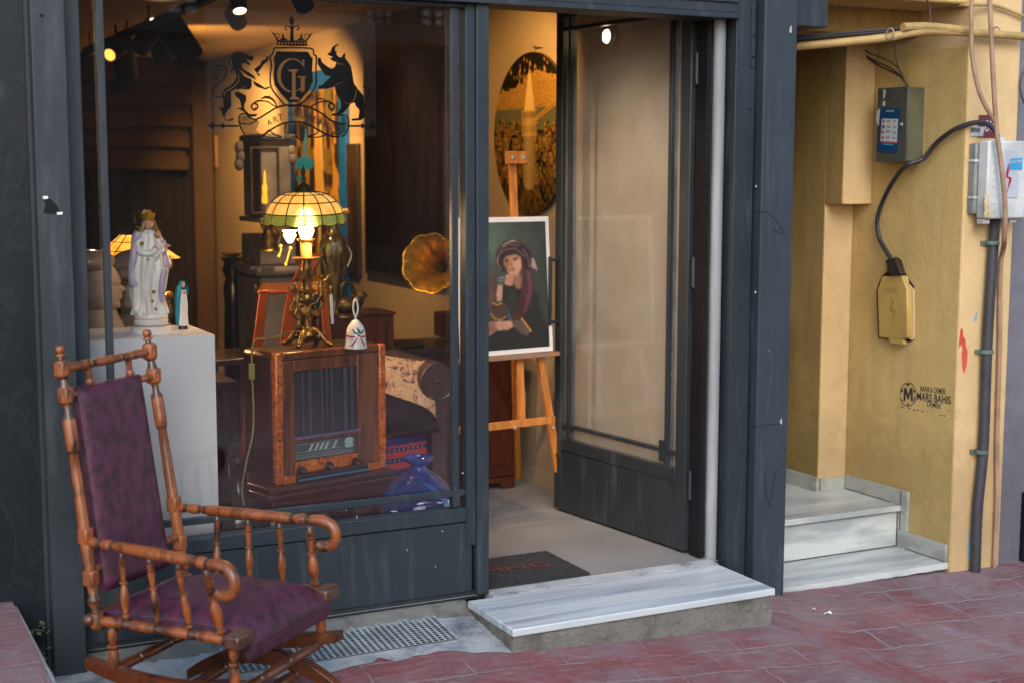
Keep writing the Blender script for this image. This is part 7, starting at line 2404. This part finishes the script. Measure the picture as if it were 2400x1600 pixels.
# ------------------------------------------------------------------ film with the shop's emblem on the glass
def film_mat():
    m, n, b = newmat('translucent_window_film')
    n.nodes.remove(b)
    out = n.nodes['Material Output']
    tr = N(n, 'ShaderNodeBsdfTransparent'); tr.inputs[0].default_value = (.93, .93, .93, 1)
    df = N(n, 'ShaderNodeBsdfDiffuse'); df.inputs[0].default_value = (.55, .55, .56, 1)
    tl2 = N(n, 'ShaderNodeBsdfTranslucent'); tl2.inputs[0].default_value = (.7, .68, .64, 1)
    a = N(n, 'ShaderNodeMixShader'); a.inputs[0].default_value = .6
    n.links.new(df.outputs[0], a.inputs[1]); n.links.new(tl2.outputs[0], a.inputs[2])
    gl = N(n, 'ShaderNodeBsdfGlossy'); gl.inputs['Roughness'].default_value = .15
    b2 = N(n, 'ShaderNodeMixShader'); b2.inputs[0].default_value = .15
    n.links.new(tr.outputs[0], b2.inputs[1]); n.links.new(a.outputs[0], b2.inputs[2])
    v = coords(n)
    n.links.new(mul(n, ramp(n, noise(n, v, 4, 5), [(.3, (.6, .6, .6)), (.7, (1, 1, 1))]), .11), b2.inputs[0])
    n.links.new(b2.outputs[0], out.inputs[0])
    return m
M['film'] = film_mat()
def shade_film():
    m, n, b = newmat('smoky_print')
    n.nodes.remove(b)
    tr = N(n, 'ShaderNodeBsdfTransparent'); df = N(n, 'ShaderNodeBsdfDiffuse'); df.inputs[0].default_value = (.02, .018, .016, 1)
    mx = N(n, 'ShaderNodeMixShader')
    n.links.new(ramp(n, noise(n, coords(n), 9, 4), [(.35, (.35, .35, .35)), (.65, (.75, .75, .75))]), mx.inputs[0])
    n.links.new(tr.outputs[0], mx.inputs[1]); n.links.new(df.outputs[0], mx.inputs[2]); n.links.new(mx.outputs[0], n.nodes['Material Output'].inputs[0])
    return m
M['smoky'] = shade_film()
M['decal'] = simple('black_vinyl', (.006, .005, .005), (.009, .008, .008), rough=.6, spec=.1)
FY = .0400
fe_ = lambda X, Y_: (470 + X * .20408, 20 + Y_ * .20408)
def EM(X, Y_, off=0): return onY(*fe_(X, Y_), FY - .0008 - off)
em = thing('window_emblem', 'translucent film on the display window with black lion and bull crest', 'sign', tuple(EM(1050, 1480)))
p0, p1 = onY(479, 18, FY), onY(882, 318, FY)
b = MB().quad((p0.x, FY, p1.z - .004), (p1.x, FY, p1.z - .004), (p1.x, FY, p0.z), (p0.x, FY, p0.z))
b.build('film', M['film'], em)
def epolys(name, lst, off=0.0):
    b = MB()
    for pts in lst: b.prism([EM(*p, off) for p in pts], (0, 0, 0))
    return b
def stroke(b, pts, w_, off=0.0, n=6):
    """tapered stroke: w_ number or list"""
    P = [Vector((x, y, 0)) for x, y in pts]
    P = smooth_path(P, n)
    N_ = len(P)
    ws = np.interp(np.linspace(0, 1, N_), np.linspace(0, 1, len(w_)), w_) if isinstance(w_, (list, tuple)) else [w_] * N_
    L_, R2 = [], []
    for i in range(N_):
        d = P[min(i + 1, N_ - 1)] - P[max(i - 1, 0)]
        d = d.normalized() if d.length > 1e-6 else Vector((1, 0, 0))
        nn = Vector((-d.y, d.x, 0)) * ws[i] / 2
        L_.append(b.v(EM((P[i] + nn).x, (P[i] + nn).y, off))); R2.append(b.v(EM((P[i] - nn).x, (P[i] - nn).y, off)))
    for i in range(N_ - 1): b.face([L_[i], L_[i + 1], R2[i + 1], R2[i]])
# shield: outer line, inner solid with letters cut out, coloured like the lit wall behind
so2 = [(845, 455), (1255, 460), (1300, 530), (1330, 560), (1325, 700), (1330, 850), (1290, 950), (1210, 1050), (1120, 1115), (990, 1115), (880, 1010), (810, 900), (800, 780), (815, 650), (800, 560), (830, 520)]
b = MB(); stroke(b, so2 + [so2[0]], 18, n=4)
b.build('shield_outline', M['decal'], em)
si = [(872, 495), (1235, 500), (1262, 548), (1290, 575), (1282, 700), (1290, 840), (1245, 940), (1165, 1035), (1100, 1080), (1015, 1080), (925, 985), (850, 880), (838, 780), (850, 650), (838, 570), (862, 530)]
epolys('shield', [si]).build('shield', M['decal'], em)
M['lit_wall_film'] = simple('amber_lit_wall_vinyl', c('#8f6430'), c('#7d5628'), rough=.5, em=c('#8a5c22'), es=.0)  # opaque amber stands in for the lit wall behind clear cut-outs
b = MB()
arc = [(1150 + 0, 640)] 
g = []
for k in range(25):
    a = R(-38 - k * 11.4)
    g.append((1055 + 155 * math.cos(a) * 1.0, 770 + 188 * math.sin(a)))
stroke(b, g, [16, 14, 16, 26, 38, 42, 38, 28, 18, 14, 14], .0006, n=2)
for pts in ([(1172, 590), (1192, 590), (1190, 685), (1172, 640)], [(1112, 780), (1212, 780), (1212, 792), (1196, 800), (1196, 955), (1152, 965), (1152, 800), (1112, 792)]): b.prism([EM(*p, .0006) for p in pts], (0, 0, 0))
for pts in ([(1010, 702), (1120, 700), (1118, 715), (1092, 740), (1094, 1010), (1136, 1035), (1136, 1048), (1026, 1048), (1026, 1035), (1052, 1010), (1050, 740), (1012, 716)],): b.prism([EM(*p, .0012) for p in pts], (0, 0, 0))
b.build('monogram', M['lit_wall_film'], em)
b = MB()
stroke(b, [(998, 690), (1040, 755), (1038, 1000)], 10, .0009, 3); stroke(b, [(1130, 700), (1106, 755), (1106, 1000)], 10, .0009, 3)
b.build('monogram_shadow', M['decal'], em)
# crown
b = epolys('crown', [[(872, 420), (886, 372), (1215, 372), (1232, 432), (1050, 436)], [(1018, 130), (1048, 88), (1076, 130), (1070, 170), (1064, 190), (1034, 190), (1024, 170)], [(1034, 195), (1066, 195), (1072, 380), (1028, 380)], [(800, 245), (850, 290), (905, 378), (880, 378), (850, 320)], [(1300, 260), (1260, 330), (1222, 378), (1198, 378), (1250, 310)], [(940, 280), (955, 300), (962, 340), (1010, 370), (900, 370), (935, 340)], [(1155, 285), (1166, 300), (1170, 340), (1210, 370), (1095, 370), (1142, 340)]])
stroke(b, [(1040, 240), (1010, 205), (978, 210), (975, 240), (1000, 250)], 13); stroke(b, [(1060, 240), (1090, 205), (1122, 210), (1128, 240), (1100, 250)], 13)
stroke(b, [(850, 315), (870, 292), (905, 300), (908, 330), (880, 338)], 9); stroke(b, [(1250, 322), (1230, 300), (1196, 308), (1195, 338), (1222, 345)], 9)
b.build('crown', M['decal'], em)
b = MB()
for k in range(9):
    x = 905 + k * 37; b.prism([EM(x + 11 * math.cos(a), 402 + 14 * math.sin(a), .0006) for a in [i * math.pi / 4 for i in range(8)]], (0, 0, 0))
b.build('crown_jewel', M['lit_wall_film'], em)
# lion
b = epolys('lion', [
    [(315, 600), (340, 540), (390, 508), (430, 498), (500, 515), (555, 545), (600, 548), (612, 575), (590, 600), (545, 592), (520, 590), (560, 625), (575, 650), (548, 652), (515, 625), (470, 640), (480, 690), (560, 740), (620, 780), (635, 830), (600, 800), (540, 770), (460, 720), (500, 780), (590, 820), (585, 850), (590, 900), (560, 935), (470, 930), (400, 930), (350, 960), (350, 1020), (355, 1120), (300, 1190), (275, 1250), (300, 1285), (378, 1262), (378, 1285), (340, 1296), (290, 1290), (255, 1240), (240, 1180), (205, 1130), (262, 1140), (262, 1060), (245, 1010), (270, 930), (340, 890), (390, 840), (415, 780), (400, 740), (380, 700), (350, 750), (350, 700), (340, 650), (325, 610)],
    [(385, 960), (440, 960), (520, 1000), (525, 1060), (500, 1110), (505, 1160), (560, 1215), (650, 1215), (640, 1240), (570, 1248), (500, 1190), (455, 1165), (415, 1150), (470, 1140), (460, 1080), (440, 1040), (400, 1010)],
    [(600, 830), (690, 880), (740, 915), (800, 895), (800, 912), (745, 935), (700, 920), (650, 905), (620, 880)],
    [(612, 700), (680, 650), (700, 605), (745, 590), (765, 545), (785, 570), (770, 610), (730, 640), (690, 700), (655, 740), (690, 770), (660, 775), (640, 735)]])
stroke(b, [(190, 820), (150, 760), (150, 690), (200, 660), (270, 670), (300, 730), (260, 820), (180, 890), (140, 960), (150, 1010), (220, 1020), (260, 990)], [26, 12, 9, 12, 16, 14, 14, 14, 16, 16, 16, 18])
b.build('lion', M['decal'], em)
b = MB()
stroke(b, [(440, 700), (520, 760), (600, 810)], [4, 12, 4], .0006); stroke(b, [(430, 750), (440, 830), (380, 900), (290, 960), (275, 1010)], [4, 9, 10, 9, 4], .0006); stroke(b, [(520, 890), (440, 940), (400, 970)], [4, 10, 5], .0006); stroke(b, [(340, 560), (360, 640), (350, 700)], [3, 7, 3], .0006)
b.build('lion_detail', M['lit_wall_film'], em)
# bull
b = epolys('bull', [
    [(1450, 525), (1490, 505), (1510, 450), (1560, 415), (1595, 415), (1550, 445), (1545, 490), (1565, 500), (1560, 530), (1590, 560), (1620, 565), (1635, 530), (1665, 515), (1660, 570), (1700, 620), (1730, 670), (1745, 760), (1760, 860), (1810, 930), (1870, 1000), (1890, 1100), (1905, 1140), (1880, 1165), (1885, 1250), (1850, 1285), (1740, 1292), (1735, 1268), (1815, 1262), (1825, 1170), (1780, 1120), (1770, 1080), (1720, 1100), (1680, 1160), (1640, 1200), (1590, 1235), (1505, 1235), (1505, 1210), (1570, 1205), (1615, 1140), (1610, 1060), (1560, 990), (1540, 900), (1450, 925), (1350, 925), (1350, 895), (1400, 880), (1440, 840), (1500, 780), (1430, 770), (1380, 700), (1345, 640), (1345, 570), (1380, 570), (1395, 620), (1450, 665), (1510, 700), (1545, 670), (1560, 620), (1510, 600), (1485, 575), (1520, 560), (1480, 545)]])
stroke(b, [(1850, 905), (1900, 900), (1935, 950), (1925, 1010), (1880, 1035)], [8, 12, 12, 12, 8])
b.build('bull', M['decal'], em)
b = MB(); stroke(b, [(1800, 920), (1780, 1000), (1755, 1060), (1700, 1095), (1640, 1075)], [5, 10, 8, 6, 3], .0006); stroke(b, [(1640, 840), (1560, 880), (1530, 900)], [3, 6, 3], .0006); stroke(b, [(1560, 610), (1590, 640), (1640, 640)], [4, 12, 4], .0006)
b.build('bull_detail', M['lit_wall_film'], em)
# ribbon, scrolls, arrow
b = MB()
stroke(b, [(450, 1225), (520, 1210), (560, 1250), (640, 1275), (760, 1210), (900, 1130), (1060, 1112), (1220, 1130), (1380, 1200), (1500, 1290), (1620, 1330)], 20)
stroke(b, [(700, 1480), (800, 1400), (930, 1330), (1070, 1305), (1200, 1320), (1340, 1390), (1480, 1465), (1600, 1478)], 20)
stroke(b, [(452, 1225), (440, 1290), (470, 1390), (520, 1460), (600, 1480), (700, 1470), (790, 1395)], 18)
stroke(b, [(1620, 1478), (1680, 1420), (1700, 1300), (1670, 1230), (1600, 1235)], 18)
stroke(b, [(455, 1320), (560, 1330), (650, 1285)], 14); stroke(b, [(1680, 1320), (1600, 1330), (1500, 1285)], 14)
stroke(b, [(790, 1400), (850, 1450), (930, 1480), (800, 1485), (700, 1460)], 15); stroke(b, [(1360, 1400), (1330, 1440), (1240, 1475), (1350, 1480), (1460, 1450)], 15)
stroke(b, [(975, 1320), (975, 1490), (1080, 1480), (1180, 1500), (1185, 1320)], 14)
stroke(b, [(620, 1150), (650, 1150), (655, 1110), (610, 1095), (585, 1130), (610, 1165), (640, 1165)], 20); stroke(b, [(600, 1100), (660, 1065), (760, 1070), (830, 1110), (900, 1140)], [14, 22, 15, 14, 18])
stroke(b, [(690, 1040), (760, 1020), (830, 1050), (880, 1120)], [5, 34, 24, 10]); stroke(b, [(780, 990), (815, 1040), (850, 1080)], [3, 14, 6])
stroke(b, [(1500, 1150), (1480, 1150), (1475, 1110), (1515, 1095), (1540, 1130), (1515, 1170), (1490, 1165)], 20); stroke(b, [(1530, 1100), (1460, 1070), (1380, 1075), (1300, 1110), (1240, 1140)], [14, 22, 15, 14, 18])
stroke(b, [(1440, 1050), (1380, 1040), (1330, 1040), (1340, 1000)], [4, 18, 12, 4])
stroke(b, [(130, 1350), (440, 1352)], 22, n=2); stroke(b, [(1700, 1352), (1990, 1350)], 22, n=2)
for (x, s_) in ((120, -1), (1985, 1)): b.prism([EM(*p) for p in ((x - s_ * 30, 1300), (x + s_ * 40, 1350), (x - s_ * 30, 1395), (x - s_ * 45, 1350))], (0, 0, 0))
for x in (255, 1860): b.prism([EM(*p) for p in ((x - 26, 1350), (x, 1312), (x + 26, 1350), (x, 1388))], (0, 0, 0))
b.build('ribbon', M['decal'], em)
b = MB()
for pts in ([(455, 1240), (520, 1225), (560, 1262), (640, 1285), (680, 1300), (640, 1400), (700, 1462), (580, 1472), (500, 1430), (450, 1330)], [(1510, 1300), (1600, 1338), (1625, 1245), (1670, 1245), (1685, 1320), (1670, 1420), (1600, 1465), (1480, 1455), (1540, 1400)], [(980, 1325), (1180, 1325), (1180, 1490), (1080, 1475), (980, 1485)]):
    b.prism([EM(*p, -.0002) for p in pts], (0, 0, 0))
b.build('ribbon_fold', M['smoky'], em)
chars = 'ART HOUSE'
arcx = [(800, 1310), (870, 1275), (925, 1250), None, (1040, 1222), (1105, 1222), (1175, 1228), (1245, 1245), (1310, 1275)]
M['serif_ink'] = simple('brown_ink', (.03, .02, .015), (.05, .035, .025), rough=.6)
for ch_, q in zip(chars, arcx):
    if q is None: continue
    x, y = q; sl3 = (x - 1060) / 480 * .62
    w_ = 54
    text('letter', ch_, EM(x - w_ / 2, y - sl3 * w_ / 2 + 32), EM(x + w_ / 2, y + sl3 * w_ / 2 + 32), .019, M['serif_ink'], em, (0, -1, 0), .0004, bold=.012)
